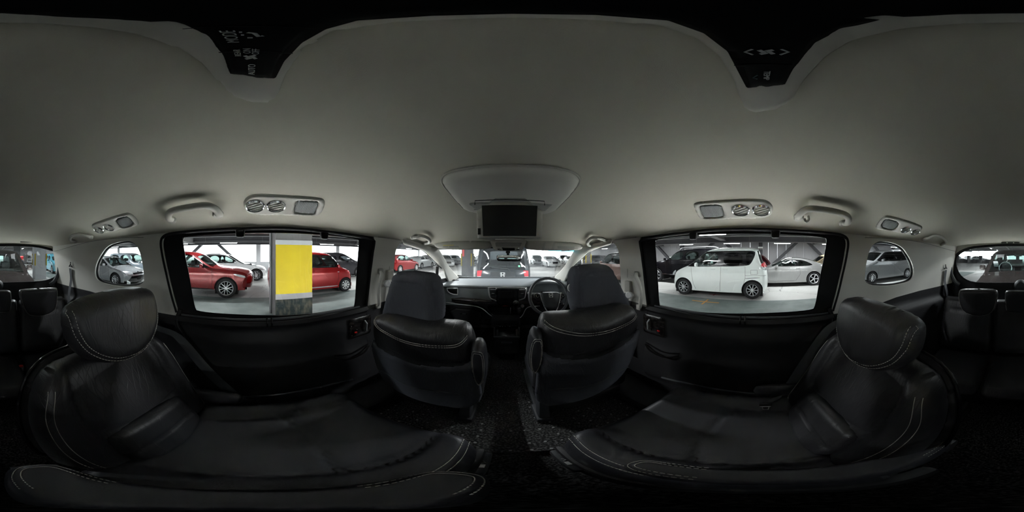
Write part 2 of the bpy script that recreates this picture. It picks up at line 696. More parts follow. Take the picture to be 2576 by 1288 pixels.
def ceiln(x, y):
    e = 0.004
    zx = (CEIL(x + e, y) - CEIL(x - e, y)) / (2 * e)
    zy = (CEIL(x, y + e) - CEIL(x, y - e)) / (2 * e)
    n = np.stack([zx, zy, -np.ones_like(zx)], -1)      # pointing down into the cabin
    return n / np.linalg.norm(n, axis=-1, keepdims=True)


def side_hit(px, py):
    """where a sight line meets the cabin side: (y, z)"""
    d = ray(px, py)
    t = 0.7 / abs(d[0])
    for _ in range(40):
        p = CAMP + d * t
        hw = float(HW(p[1], p[2]))
        t = (hw - math.copysign(1, d[0]) * CAMP[0]) / abs(d[0])
    p = CAMP + d * t
    return p[1], p[2]


def ceil_hit(px, py):
    d = ray(px, py)
    t = 0.02
    while t < 3:
        p = CAMP + d * t
        if abs(p[0]) > float(HW(p[1], ZR(p[1]))) * 0.995 or p[2] > float(CEIL(p[0], p[1])): break
        t += 0.002
    return p


def sidemap(s):
    """(y, z) panel coordinates to the side s (+1 right, -1 left); off pushes outwards"""
    def f(P, off):
        return np.stack([s * (HW(P[:, 0], P[:, 1]) + off), P[:, 0], P[:, 1]], 1)
    return f


def ceilwarp(Q, P):
    x, y, h = Q[:, 0], Q[:, 1], Q[:, 2]
    return np.stack([x, y, CEIL(x, y)], 1) + ceiln(x, y) * h[:, None]


CEILFR = (np.zeros(3), np.array([1., 0, 0]), np.array([0, 1., 0]), np.array([0, 0, 1.]))

# ---- headliner
ys = np.linspace(-1.565, 1.36, 120)
qs = np.sin(np.linspace(-1, 1, 61) * PI / 2)
V = []; F = []
for y in ys:
    hw = float(HW(y, ZR(y)))
    for q in qs:
        V.append((q * hw, y, float(CEIL(q * hw, y))))
nq = len(qs)
for i in range(len(ys) - 1):
    for j in range(nq - 1):
        F.append((i * nq + j, i * nq + j + 1, (i + 1) * nq + j + 1, (i + 1) * nq + j))
ceilo = mesh('ceiling', V, F, 'headliner')
tag(ceilo, 'pale grey cloth headliner arching over the whole cabin', kind='structure')
so = ceilo.modifiers.new('s', 'SOLIDIFY'); so.thickness = 0.02; so.offset = 1

# ---- traced outlines on the cabin side, in (y, z), used for both sides
def z_r(pts): return [side_hit(1560 + x * 0.2329, 540 + y * 0.2329) for x, y in pts]
def z_l7(pts): return [side_hit(940 + x * 0.1553, 600 + y * 0.1553) for x, y in pts]
def z_l4(pts): return [side_hit(x * 0.2329, 480 + y * 0.2329) for x, y in pts]


door_out = z_r([(297, 1000), (265, 720), (232, 450), (214, 330), (207, 266), (500, 222), (900, 168), (1200, 152), (1700, 162), (2300, 198), (2425, 222), (2472, 285), (2450, 450), (2370, 800), (2300, 1040)])
door_out = [tuple(p) for p in chaikin(door_out, 2, closed=False)]
door_glass = z_r([(362, 300), (375, 256), (800, 211), (1300, 194), (1700, 200), (2205, 232), (2250, 262), (2225, 430), (2180, 640), (2118, 1010), (2080, 1042), (1600, 1074), (1200, 1082), (800, 1062), (440, 1026), (405, 1000), (388, 700), (364, 400)])
door_glass = chaikin(door_glass, 2)
yF = door_out[0][0]; yB = door_out[-1][0]
ZB = 1.13
b_edge = z_l7([(480, 50), (410, 92), (372, 160), (348, 250), (336, 400), (322, 640), (312, 790)])
b_edge = [tuple(p) for p in chaikin(b_edge, 2, closed=False)]
a_curve = z_l7([(470, 52), (620, 85), (760, 145), (880, 225), (960, 310), (1040, 385), (1105, 470)])
a_curve = [tuple(p) for p in chaikin(a_curve, 2, closed=False)]
quarter = z_l4([(1040, 960), (1022, 880), (1035, 800), (1070, 720), (1120, 640), (1180, 585), (1290, 548), (1400, 538), (1470, 580), (1510, 660), (1535, 760), (1552, 880), (1560, 1020), (1300, 1035), (1120, 1000)])
quarter = chaikin(quarter, 2)
yE = -1.56                                             # end of the cabin side at the tailgate

for s, side in ((-1, 'left'), (1, 'right')):
    fm = sidemap(s)
    # pillar between the front and the sliding door
    k_ = next(i for i, p in enumerate(door_out) if p[1] > 1.53)
    outl = [(yF, ZB - 0.02)] + [(p[0] - 0.002, p[1]) for p in door_out[:k_]] + [(door_out[k_][0] - 0.004, float(ZR(door_out[k_][0])) + 0.004), (b_edge[0][0], float(ZR(b_edge[0][0])) + 0.004)] + b_edge + [(b_edge[-1][0], ZB - 0.02)]
    o = sheet('trim_%d' % (1 if s < 0 else 2), outl, [], fm, 'pillar', step=0.04, thick=0.03, dens=0.02)
    tag(o, 'pale pillar trim between front and sliding door on the %s' % side, kind='structure')
    mb = MB()
    mb.tube([(s * (float(HW(y, 1.555)) - 0.001), y, 1.548) for y in np.linspace(yF + 0.02, b_edge[0][0] - 0.05, 8)], 0.0018, 6)
    mb.build('seam', 'beige_dark', o)
    # rear pillars with the quarter window
    rear_door = [p for p in door_out if p[0] < 0 and p[1] < 1.56][::-1]
    outl = [(yB + 0.004, ZB - 0.02)] + [(p[0] + 0.010, p[1]) for p in rear_door] + \
           [(rear_door[-1][0] + 0.06, float(ZR(rear_door[-1][0])) + 0.004)] + \
           [(y, float(ZR(y)) + 0.004) for y in np.linspace(-0.5, yE, 12)] + [(yE, ZB - 0.02)]
    o = sheet('trim_%d' % (3 if s < 0 else 4), outl, [quarter], fm, 'pillar', step=0.035, thick=0.035, dens=0.018)
    tag(o, 'pale trim of the rear pillars around the quarter window on the %s' % side, kind='structure')
    mb = MB()
    yy = np.linspace(-0.50, yE + 0.01, 30)
    sz = 1.535 - 0.02 * np.sin((yy + 0.5) * 4.0) - 0.03 * np.clip((-yy - 0.5), 0, 1)
    mb.tube([(s * (float(HW(y, z)) - 0.001), y, z) for y, z in zip(yy, sz) if not inside([(y, z)], quarter)[0]], 0.0022, 6)
    mb.build('seam', 'beige_dark', o)
    # quarter glass
    g = sheet('window_%d' % (1 if s < 0 else 2), quarter, [], lambda P, off, fm=fm: fm(P, 0.03 + off), 'privacy', step=0.05, thick=0.0)
    tag(g, 'rounded quarter window beside the %s third-row seat' % side, kind='structure')
    rim = MB(); rim.tube([tuple(v) for v in fm(np.array(resample(quarter, 0.015)), 0.02)], 0.010, 8, closed=True)
    rim.build('window_seal', 'rubber', g)
    for k in range(6):
        z0 = 1.20 + k * 0.05
        row = [y for y in np.linspace(-1.15, -0.5, 60) if inside([(y, z0)], quarter)[0]]
        if len(row) > 3:
            mb = MB(); mb.tube([tuple(v) for v in fm(np.array([(y, z0) for y in row]), 0.0285)], 0.0004, 4)
            mb.build('heater_line', 'belt', g)
    # sliding door: frame, seal, glass, lower trim panel
    d = empty('door_%d' % (1 if s < 0 else 2), (s * 0.74, 0.15, 0.40), 'black framed sliding door with a wide window on the %s' % side, kind='structure')
    dl = Vector(d.location)
    def dm(P, off, fm=fm, dl=dl): return fm(P, off) - np.array(dl)
    fo = [(p[0] + 0.012 * np.sign(p[0] - 0.1) * (abs(p[0] - 0.1) > 0.3), p[1] + (0.03 if p[1] > 1.42 else 0)) for p in door_out] + [(yB + 0.02, 1.12), (yF - 0.02, 1.12)]
    sheet('window_frame', fo, [door_glass], lambda P, off, dm=dm: dm(P, 0.010 + off), 'rubber', d, step=0.03, thick=0.008, dens=0.015)
    gl = sheet('glass', door_glass, [], lambda P, off, dm=dm: dm(P, 0.019 + off), 'glass', d, step=0.08)
    mb = MB(); mb.tube([tuple(v) for v in dm(np.array(resample(door_out, 0.015, False)), 0.004)], 0.008, 8)
    mb.build('door_seal', 'rubber', d)
    mb = MB(); mb.tube([tuple(v) for v in dm(np.array(resample(door_glass, 0.015)), 0.012)], 0.003, 8, closed=True)
    mb.build('glass_seal', 'gloss_black', d)
    # lower door trim with ledge
    low = [(yB, 0.42), (yB - 0.005, 1.10), (yB + 0.01, 1.140), (0.1, 1.136), (yF - 0.01, 1.140), (yF, 0.42)]
    def dpm(P, off, dm=dm):
        Q = dm(P, off)
        y, z = P[:, 0], P[:, 1]
        b = 0.030 * np.exp(-((z - 1.125) / 0.022) ** 2) + 0.022 * (1 / (1 + np.exp((z - 1.07 + 0.02 * np.cos(y * 4)) / 0.012))) \
            + 0.03 / (1 + np.exp((z - 0.86) / 0.02)) - 0.035 / (1 + np.exp((z - 0.60) / 0.015))
        b = b * (1 if off == 0 else 0)
        Q[:, 0] -= s * b
        return Q
    sheet('door_trim', low, [], dpm, 'plastic', d, step=0.02, thick=0.04)
    mb = MB(); mb.tube([tuple(v) for v in dm(np.array([(y, 1.145) for y in np.linspace(yB + 0.03, yF - 0.06, 20)]), -0.006)], 0.006, 8)
    mb.build('sill_strip', 'plastic_grey', d)
    # latches of the roll-up sunshade
    mb = MB()
    for yy_ in (0.075, 0.095):
        mb.tube([Vector(dm(np.array([(yy_, 1.155)]), -0.012)[0]), Vector(dm(np.array([(yy_, 1.135)]), -0.036)[0]), Vector(dm(np.array([(yy_ , 1.118)]), -0.034)[0])], 0.004, 6)
    mb.build('shade_latch', 'gloss_black', d)
    for yy_ in ((side_hit(1743, 592)[0], side_hit(1951, 592)[0]) if s > 0 else (side_hit(604, 583)[0], side_hit(817, 590)[0])):
        mb = MB()
        c = dm(np.array([(yy_, 1.535)]), 0.006)[0]
        mb.box(c, (0.022, 0.034, 0.040), bev=0.008, taper=(1.2, 1.25))
        mb.build('shade_hook', 'rubber', d)
    # handle plate, lever and lock
    mb = MB()
    px0 = 0.50
    mb.add(*puff(rrect(0.155, 0.13, 0.02, cx=0.57, cy=1.02), (np.array([s * 0.716, 0, 0]) - np.array(dl), np.array([0, 1., 0]), np.array([0, 0, 1.]), np.array([-s * 1., 0, 0])), T=0.008, Tb=0.01, r=0.01, step=0.02))
    hp = mb.build('handle_plate', 'woodgrain', d)
    mb = MB(); mb.tube([Vector((s * 0.706, 0.585, 0.985)) - dl, Vector((s * 0.692, 0.59, 1.0)) - dl, Vector((s * 0.690, 0.592, 1.045)) - dl, Vector((s * 0.704, 0.588, 1.06)) - dl], 0.006, 8)
    mb.build('handle', 'satin', hp)
    mb = MB(); mb.box(Vector((s * 0.706, 0.525, 1.0)) - dl, (0.012, 0.03, 0.035), bev=0.004)
    mb.build('lock_switch', 'gloss_black', hp)
    mb = MB(); mb.box(Vector((s * 0.6985, 0.522, 1.003)) - dl, (0.006, 0.018, 0.010), bev=0.002)
    mb.build('lock_marker', 'red', hp)
    mb = MB(); mb.tube(smoothpath([Vector((s * 0.705, 0.40, 0.865)) - dl, Vector((s * 0.68, 0.46, 0.845)) - dl, Vector((s * 0.68, 0.56, 0.852)) - dl, Vector((s * 0.705, 0.62, 0.87)) - dl], 6), 0.006, 8)
    mb.tube(smoothpath([Vector((s * 0.712, 0.40, 0.875)) - dl, Vector((s * 0.70, 0.50, 0.862)) - dl, Vector((s * 0.712, 0.62, 0.88)) - dl], 6), 0.004, 8)
    mb.build('pull_cup', 'gloss_black', d)
    mb = MB(); mb.tube(smoothpath([tuple(dm(np.array([(y, z)]), -0.052)[0]) for y, z in ((-0.25, 0.62), (0.0, 0.64), (0.3, 0.66), (0.5, 0.64))], 6), 0.007, 8)
    mb.build('pocket_rim', 'plastic_grey', d)
    # lower black side trim: front door and rear quarter
    wl = empty('wall_%s' % side, (s * 0.74, 0, 0.36), 'black lower side trim of the cabin on the %s' % side, kind='structure')
    wv = np.array(wl.location)
    def wm(P, off, fm=fm, wv=wv): return fm(P, off) - wv
    low = [(yB, 0.30), (yB, ZB + 0.002), (-0.52, ZB), (-0.62, ZB + 0.006), (-0.80, ZB + 0.028), (-1.05, ZB + 0.035), (-1.30, ZB + 0.03), (yE, ZB + 0.03), (yE, 0.30)]
    def wrm(P, off):
        Q = wm(P, off)
        z = P[:, 1]; y = P[:, 0]
        b = 0.035 / (1 + np.exp((z - (1.10 + 0.05 * (y + 0.4))) / 0.010)) * (off == 0) * np.clip((-y - 0.45) / 0.15, 0, 1)
        b = b + 0.04 / (1 + np.exp((z - 0.80) / 0.02)) * (off == 0) * np.clip((-y - 0.55) / 0.15, 0, 1)
        Q[:, 0] -= s * (b + 0.005 * (off == 0))
        return Q
    sheet('quarter_trim', low, [], wrm, 'plastic', wl, step=0.025, thick=0.05)
    lowf = [(yF - 0.01, 0.30), (yF - 0.01, ZB + 0.004), (b_edge[-1][0] + 0.0, ZB + 0.004), (1.2, ZB + 0.02), (1.70, ZB + 0.05), (2.3, ZB + 0.0), (2.3, 0.30)]
    sheet('front_door_trim', lowf, [], wm, 'plastic', wl, step=0.05, thick=0.05)
    mb = MB(); mb.box((s * 0.66 - wv[0], 0.92, 0.06), (0.22, 1.0, 0.09), bev=0.03)
    mb.build('door_step', 'plastic', wl)
    # curved edge of the body opening behind the sliding door
    mb = MB()
    pth = smoothpath([(s * 0.738 - wv[0], yB + 0.02, 1.17 - wv[2]), (s * 0.725 - wv[0], yB + 0.01, 1.10 - wv[2]), (s * 0.715 - wv[0], yB + 0.055, 1.03 - wv[2]), (s * 0.71 - wv[0], yB + 0.10, 0.93 - wv[2]), (s * 0.72 - wv[0], yB + 0.11, 0.80 - wv[2])], 6)
    mb.tube(pth, 0.012, 8)
    mb.build('weather_strip', 'rubber', wl)
    mb = MB(); mb.tube([p + Vector((-s * 0.014, 0.006, 0)) for p in pth[4:]], 0.002, 6)
    mb.build('strip_edge', 'plastic_grey', wl)
    # ---------- front side window, black frame and divider, corner pane
    vy = z_l7([(1050, 450), (1040, 600), (1020, 760)])
    zs = 1.15
    fw = [(b_edge[-1][0] - 0.01, zs)] + [(p[0] - 0.006, p[1]) for p in b_edge[::-1]] + a_curve + [(2.02, 1.22), (2.05, zs)]
    tris = z_l7([(1090, 590), (1178, 700), (1168, 735), (1085, 780)])
    g = sheet('window_%d' % (3 if s < 0 else 4), fw, [], lambda P, off, fm=fm: fm(P, 0.035), 'glass', step=0.1)
    tag(g, 'front side window in front of the pillar on the %s' % side, kind='structure')
    mb = MB()
    mb.tube([tuple(v) for v in fm(np.array(resample(a_curve, 0.02, False)), 0.012)], 0.012, 8)
    mb.tube([tuple(v) for v in fm(np.array([(a_curve[-1][0], a_curve[-1][1]), (2.05, 1.20)]), 0.012)], 0.008, 8)
    mb.build('window_frame', 'rubber', g)
    mb = MB()
    vv = np.array([vy[0], vy[1], (vy[2][0], zs)])
    mb.tube([tuple(v) for v in fm(vv, 0.012)], 0.017, 8)
    mb.build('divider_post', 'rubber', g)
    mb = MB()
    bb = np.array([(b_edge[-1][0], zs), (1.65, zs + 0.012), (2.05, zs + 0.01)])
    mb.tube([tuple(v) for v in fm(bb, 0.012)], 0.014, 8)
    mb.build('window_sill', 'rubber', g)

# ---- windscreen, its pillars and header
WS0 = np.array([0, 1.36, 1.505]); WS1 = np.array([0, 2.28, 1.125])
wn = np.cross([1, 0, 0], WS1 - WS0); wn /= np.linalg.norm(wn)


def ws_hit(px, py):
    d = ray(px, py)
    t = ((WS0 - CAMP) @ wn) / (d @ wn)
    return CAMP + d * t


wedge = [ws_hit(*p) for p in ((1100, 626), (1106, 635), (1115, 651), (1126, 671), (1138, 686), (1151, 697))]
wedge = np.array(wedge)
wedge[:, 0] = -np.abs(wedge[:, 0])
fr = frame(WS0, (1, 0, 0), WS1 - WS0)
LW = np.linalg.norm(WS1 - WS0)
wd = sheet('window_5', [(-0.70, 0), (0.70, 0), (0.80, LW + 0.08), (-0.80, LW + 0.08)], [], lambda P, off: fr[0] + P[:, :1] * fr[1] + P[:, 1:2] * fr[2] + np.stack([0 * P[:, 0], 0.10 - 0.16 * (P[:, 0] / 0.75) ** 2, 0 * P[:, 0]], 1) * 0.0, 'glass', step=0.2)
tag(wd, 'wide front windscreen above the dashboard', kind='structure')
sb = sheet('shade_band', [(0.34, 0.0), (0.66, 0.0), (0.67, 0.06), (0.36, 0.045)], [], lambda P, off: fr[0] + P[:, :1] * fr[1] + P[:, 1:2] * fr[2] - fr[3] * 0.004 * np.sign(fr[3][2]), 'shade_band', wd, step=0.2)
mb = MB()
mb.tube([(-0.78, 2.30, 1.115), (0, 2.33, 1.12), (0.78, 2.30, 1.115)], 0.022, 8)
mb.build('lower_seal', 'rubber', wd)
for s, side in ((-1, 'left'), (1, 'right')):
    A = np.array(resample(a_curve, 0.03, False))
    A3 = sidemap(s)(A, 0.0)
    ext = [side_hit(*p) for p in ((1115, 682), (1119, 694), (1124, 706), (1127, 714))]
    A3 = np.vstack([A3, sidemap(s)(np.array(ext), -0.004)])
    B3 = wedge.copy(); B3[:, 0] = -s * -1 * np.abs(B3[:, 0]) if s > 0 else B3[:, 0]
    B3[:, 0] = s * np.abs(wedge[:, 0])
    eg = [[s * float(HW(y, ZR(y))), y, float(ZR(y)) + 0.003] for y in np.linspace(a_curve[0][0] - 0.02, 1.36, 12)]
    B3 = np.vstack([eg, B3, [[s * 0.71, 2.28, 1.12]]])
    def rs(L, n):
        L = np.asarray(L); dd = np.r_[0, np.cumsum(np.linalg.norm(np.diff(L, axis=0), axis=1))]
        t = np.linspace(0, dd[-1], n)
        return np.stack([np.interp(t, dd, L[:, k]) for k in range(3)], 1)
    n = 30; k = 10
    a = rs(A3, n); b = rs(B3, n)
    V = []; F = []
    for i in range(n):
        for j in range(k + 1):
            t = j / k
            p = a[i] * (1 - t) + b[i] * t
            p = p + np.array([-s * 0.012, -0.012, -0.006]) * math.sin(PI * t) * (1 if i > 2 else i / 3)
            V.append(p)
    for i in range(n - 1):
        for j in range(k):
            F.append((i * (k + 1) + j, i * (k + 1) + j + 1, (i + 1) * (k + 1) + j + 1, (i + 1) * (k + 1) + j))
    o = mesh('trim_%d' % (5 if s < 0 else 6), V, F, 'pillar')
    so = o.modifiers.new('s', 'SOLIDIFY'); so.thickness = 0.02; so.offset = -1 if s < 0 else 1
    tag(o, 'slanting windscreen pillar trim on the %s' % side, kind='structure')
    # corner pane trim: pale triangle below the pillar
    tri = z_l7([(1105, 470), (1120, 520), (1178, 690), (1170, 712), (1110, 775), (1288, 720)])
# lip of the roof over the windscreen
mb = MB()
mb.tube([(x, 1.37, float(CEIL(x, 1.35)) - 0.004) for x in np.linspace(-0.60, 0.60, 25)], 0.016, 8)
mb.build('roof_lip', 'headliner', ceilo)

# ---- tailgate with the rear window
YT = -1.555
def tl(pts): return [tuple(ony(x, y, YT)[[0, 2]]) for x, y in pts]
rw = tl([(2576, 617), (2520, 617), (2478, 620), (2447, 623), (2423, 631), (2409, 641), (2403, 655), (2405, 674), (2413, 692), (2427, 704), (2445, 711), (2478, 713), (2543, 713), (2576, 713)]) + \
     tl([(30, 712), (84, 710), (112, 708), (126, 704), (138, 699), (146, 690), (151.5, 679), (154, 665), (154.7, 651), (149, 641), (140, 632), (116, 625), (93, 620), (49, 617.5)])
rw = chaikin(rw, 1)
tg = empty('wall_rear', (0, YT, 0.36), 'black tailgate trim around the rear window', kind='structure')
tv = np.array(tg.location)
def tmap(P, off): return np.stack([P[:, 0], np.full(len(P), YT) - off + 0.05 * (P[:, 0] / 0.66) ** 2 * 0, P[:, 1]], 1) - tv
sheet('tailgate_trim', [(-0.70, 0.30), (0.70, 0.30), (0.70, 1.62), (-0.70, 1.62)], [rw], tmap, 'plastic', tg, step=0.05, thick=0.03, dens=0.02)
rwx = rw.mean(0) + (rw - rw.mean(0)) * np.array([1.03, 1.07])
sheet('upper_trim', [(-0.72, 1.40), (-0.72, 1.62), (0.72, 1.62), (0.72, 1.40)], [rwx], lambda P, off: tmap(P, -0.014 + off), 'headliner', tg, step=0.05, dens=0.02)
g = sheet('window_6', rw, [], lambda P, off: tmap(P, 0.02) + tv, 'privacy', step=0.1)
tag(g, 'rounded rear window in the tailgate', kind='structure')
mb = MB(); mb.tube([tuple(v) for v in tmap(np.array(resample(rw, 0.02)), 0.008) + tv], 0.009, 8, closed=True)
mb.build('window_seal', 'rubber', g)
# slate band inside the tailgate frame, both sides
for s in (-1, 1):
    mb = MB()
    pts = [(s * 0.635, YT + 0.02, 1.50), (s * 0.655, YT + 0.035, 1.40), (s * 0.65, YT + 0.035, 1.28), (s * 0.61, YT + 0.03, 1.19), (s * 0.56, YT + 0.02, 1.15)]
    mb.tube(smoothpath(pts, 6), 0.02, 10)
    mb.build('frame_band', 'plastic_grey', tg)
mb = MB(); mb.tube(smoothpath([(s_, YT + 0.10, z_) for s_, z_ in ((-0.66, 1.52), (-0.685, 1.40), (-0.69, 1.25), (-0.68, 1.12), (-0.66, 0.9))], 6), 0.017, 8)
mb.build('tailgate_seal', 'rubber', g if False else tg).location = (0, 0, 0)
for ch in tg.children:
    if ch.name.startswith('tailgate_seal') or ch.name.startswith('frame_band'):
        ch.location = -Vector(tv)
mb = MB(); mb.tube(smoothpath([(-s_, YT + 0.10, z_) for s_, z_ in ((-0.66, 1.52), (-0.685, 1.40), (-0.69, 1.25), (-0.68, 1.12), (-0.66, 0.9))], 6), 0.017, 8)
mb.build('tailgate_seal', 'rubber', tg).location = -Vector(tv)
# wiper motor hump below the rear window
c = ony(2568, 716, YT + 0.03)
mb = MB(); mb.lathe([(0.0, 0.055), (0.045, 0.05), (0.062, 0.03), (0.066, 0.0)], (c[0], YT - 0.0, c[2] - 0.02), (0, 1, 0), 28)
mb.build('wiper_motor_cover', 'plastic_grey', tg).location = -Vector(tv)
# recessed black grip above the rear window, and dark clips
for (xa, xb, nm, lab) in ((50, 96, 'vent_recess', 'dark'),):
    a = ony(xa, 616, YT + 0.05); b = ony(xb, 616, YT + 0.05)
    mb = MB(); mb.box(((a[0] + b[0]) / 2, YT + 0.06, 1.575), (abs(a[0] - b[0]), 0.03, 0.016), bev=0.006)
    mb.build('high_stop_lamp', 'gloss_black', tg).location = -Vector(tv)
a = ony(2520, 612, YT + 0.05)
mb = MB()
for k in range(3):
    mb.box((a[0] - 0.02 - 0.06 * k, YT + 0.05, 1.563), (0.05, 0.02, 0.010), bev=0.003)
mb.build('clip_strip', 'gloss_black', tg).location = -Vector(tv)

# ---- floor
fo = sheet('floor', [(-0.80, -1.60), (0.80, -1.60), (0.80, 2.3), (-0.80, 2.3)], [], lambda P, off: np.stack([P[:, 0], P[:, 1], 0.352 + 0.006 * np.sin(P[:, 0] * 9) * np.cos(P[:, 1] * 7) - off], 1), 'carpet', step=0.06, thick=0.04)
tag(fo, 'black carpeted cabin floor', kind='structure')
bw = MB(); bw.box((0, 2.33, 0.72), (1.6, 0.04, 0.82)); o = bw.build('wall_front', 'rubber')
tag(o, 'dark bulkhead below the windscreen', kind='structure')

# ================================================================ FITTINGS OF THE ROOF AND PILLARS
def cpx(pts, o, s, dens=True):
    """traced outline -> (x, y) on the headliner"""
    P = [(o[0] + a * s, o[1] + b * s) for a, b in pts]
    return np.array([ceil_hit(*p)[:2] for p in P])


def on_ceiling(name, outline, m, parent=None, T=0.008, r=0.008, step=0.012, base=0.0, seams=(), holes=(), Tb=0.004):
    def wp(Q, P):
        Q = Q.copy(); Q[:, 2] += base
        return ceilwarp(Q, P)
    return puffobj(name, outline, CEILFR, m, parent, T=T, Tb=Tb, r=r, step=step, warp=wp, seams=seams, holes=holes)


def cpt(px, py, off=0.0):
    p = ceil_hit(px, py)
    n = ceiln(np.array(p[0]), np.array(p[1]))
    return Vector(p) + Vector(n) * off, Vector(n)


def reparent(o, e):
    o.parent = e
    o.location = o.location - e.location
    return o


def vent_panel(label, o, s, outl, circ, lens):
    pl = chaikin(cpx(outl, o, s), 2)
    c = pl.mean(0)
    e = empty('vent_panel', (c[0], c[1], float(CEIL(c[0], c[1]))), label, 'vent panel', 'air vent and lamp panels in the headliner')
    hs = []
    lp = chaikin(cpx(lens, o, s), 1)
    a = on_ceiling('panel', pl, 'beige', None, T=0.006, r=0.006, step=0.008, holes=[lp]); reparent(a, e)
    for (x, y) in circ:
        p, n = cpt(o[0] + x * s, o[1] + y * s, 0.002)
        b = MB()
        b.lathe([(0.031, 0.0), (0.033, 0.006), (0.030, 0.011), (0.0275, 0.009), (0.026, 0.002)], p, n, 32, cap=False)
        ring = reparent(b.build('vent_ring', 'chrome'), e)
        b = MB()
        b.lathe([(0.0, 0.0045), (0.026, 0.0045), (0.0262, 0.001)], p, n, 32, cap=False)
        t = Vector((0, 1, 0)); t = (t - n * n.dot(t)).normalized(); u = n.cross(t)
        for k in (-1, 0, 1):
            w_ = math.sqrt(max(0.024 ** 2 - (k * 0.012) ** 2, 1e-6))
            b.tube([p + n * 0.006 + (t + u * 0.5).normalized() * -w_ + (u - t * 0.5).normalized() * 0.012 * k, p + n * 0.006 + (t + u * 0.5).normalized() * w_ + (u - t * 0.5).normalized() * 0.012 * k], 0.0012, 5)
        sh = b.build('vent_shutter', 'beige_dark'); sh.parent = ring
    a = on_ceiling('lamp_lens', lp, 'lens', None, T=0.003, r=0.006, step=0.006, base=0.001); reparent(a, e)
    lo, hi = lp.min(0), lp.max(0)
    b = MB()
    for yy in np.linspace(lo[1] + 0.006, hi[1] - 0.006, 14):
        row = [(x, yy) for x in np.linspace(lo[0], hi[0], 12) if inside([(x, yy)], lp)[0]]
        if len(row) > 2:
            b.tube([tuple(ceilwarp(np.array([[x, y, 0.0045]]), None)[0]) for x, y in row], 0.0007, 4)
    rb = b.build('lens_rib', 'lens'); rb.parent = a; rb.location = (0, 0, 0)
    return e


S4 = 0.1708
vent_panel('pale panel with two chrome-ringed vents and a lamp above the left sliding door', (400, 460), S4,
           [(1235, 310), (1260, 235), (1320, 185), (1400, 162), (1500, 158), (1900, 180), (2380, 213), (2445, 250), (2440, 340), (2395, 440), (2320, 492), (1800, 472), (1370, 466), (1280, 410)],
           [(1412, 320), (1725, 322)], [(2020, 270), (2050, 250), (2320, 262), (2352, 285), (2300, 430), (2280, 450), (2010, 435), (1988, 380)])
vent_panel('pale panel with two chrome-ringed vents and a lamp above the right sliding door', (1720, 470), S4,
           [(142, 275), (155, 232), (250, 210), (600, 188), (1130, 168), (1260, 205), (1326, 300), (1300, 400), (1200, 462), (800, 466), (290, 490), (205, 430)],
           [(840, 326), (1145, 322)], [(232, 300), (255, 262), (520, 250), (555, 280), (592, 400), (565, 436), (310, 446), (280, 425)])
S2 = 0.2329
vent_panel('small vent panel with lamp beside the third row on the left', (0, 480), S2,
           [(982, 385), (1010, 348), (1340, 240), (1400, 232), (1465, 280), (1505, 345), (1490, 375), (1380, 405), (1130, 455), (1050, 440)],
           [(1073, 412), (1178, 381)], [(1242, 305), (1365, 266), (1400, 285), (1450, 355), (1345, 392), (1290, 375)])
vent_panel('small vent panel with lamp beside the third row on the right', (2136, 480), S2,
           [(280, 405), (300, 355), (375, 268), (430, 260), (770, 368), (798, 395), (765, 445), (690, 488), (450, 432), (340, 420)],
           [(608, 406), (712, 434)], [(332, 378), (392, 300), (420, 297), (542, 338), (515, 395), (460, 418)])


def grab_handle(label, o, s, pts, r=0.0135, hook=None, off=0.024):
    P = [cpt(o[0] + x * s, o[1] + y * s, off if 0 < i < len(pts) - 1 else 0.004) for i, (x, y) in enumerate(pts)]
    c = P[0][0]
    e = empty('grab_handle', c, label, 'handle', 'grab handles along the roof edge')
    pth = smoothpath([p for p, n in P], 6)
    b = MB(); k = len(pth)
    b.tube(pth, [r * (1.15 if (i < 5 or i > k - 6) else 1.0) for i in range(k)], 12, flat=(P[len(P) // 2][1], 0.8))
    g = b.build('grip', 'beige'); g.location = -c; g.parent = e
    for q in (P[0], P[-1]):
        b = MB(); b.lathe([(r * 1.5, -0.012), (r * 1.5, 0.006), (r * 1.2, 0.012), (0, 0.013)], q[0] - c, q[1], 16)
        b.build('mount', 'beige', e)
    if hook:
        q, n = cpt(o[0] + hook[0] * s, o[1] + hook[1] * s, 0.012)
        b = MB(); b.tube(smoothpath([q - c - n * 0.012, q - c + n * 0.006, q - c + n * 0.010 + Vector((0, 0.012, -0.006)), q - c + Vector((0, 0.016, -0.002))], 5), 0.0045, 8)
        b.build('coat_hook', 'beige', e)
    return e


grab_handle('long grab handle above the left sliding door', (400, 460), S4, [(190, 530), (150, 430), (200, 335), (450, 275), (700, 245), (820, 290), (890, 370), (870, 445)])
grab_handle('long grab handle with a coat hook above the right sliding door', (1720, 470), S4, [(1690, 430), (1700, 330), (1780, 255), (1880, 238), (2100, 262), (2330, 315), (2410, 380), (2400, 460), (2350, 520)], hook=(1835, 430))
grab_handle('short grab handle beside the third row on the left', (0, 480), S2, [(810, 540), (770, 505), (775, 460), (855, 432), (930, 445), (985, 488)], r=0.0115)
grab_handle('short grab handle beside the third row on the right', (2136, 480), S2, [(815, 515), (850, 475), (920, 448), (1000, 470), (1040, 525), (1000, 572)], r=0.0115)
grab_handle('grab handle above the front passenger window on the left', (940, 560), 0.2717, [(365, 130), (400, 100), (440, 92), (500, 120), (512, 155), (480, 185)], r=0.013)
grab_handle('grab handle above the driver window on the right', (940, 560), 0.2717, [(2145, 155), (2080, 112), (2025, 112), (1985, 155), (2000, 185), (2035, 198)], r=0.013)

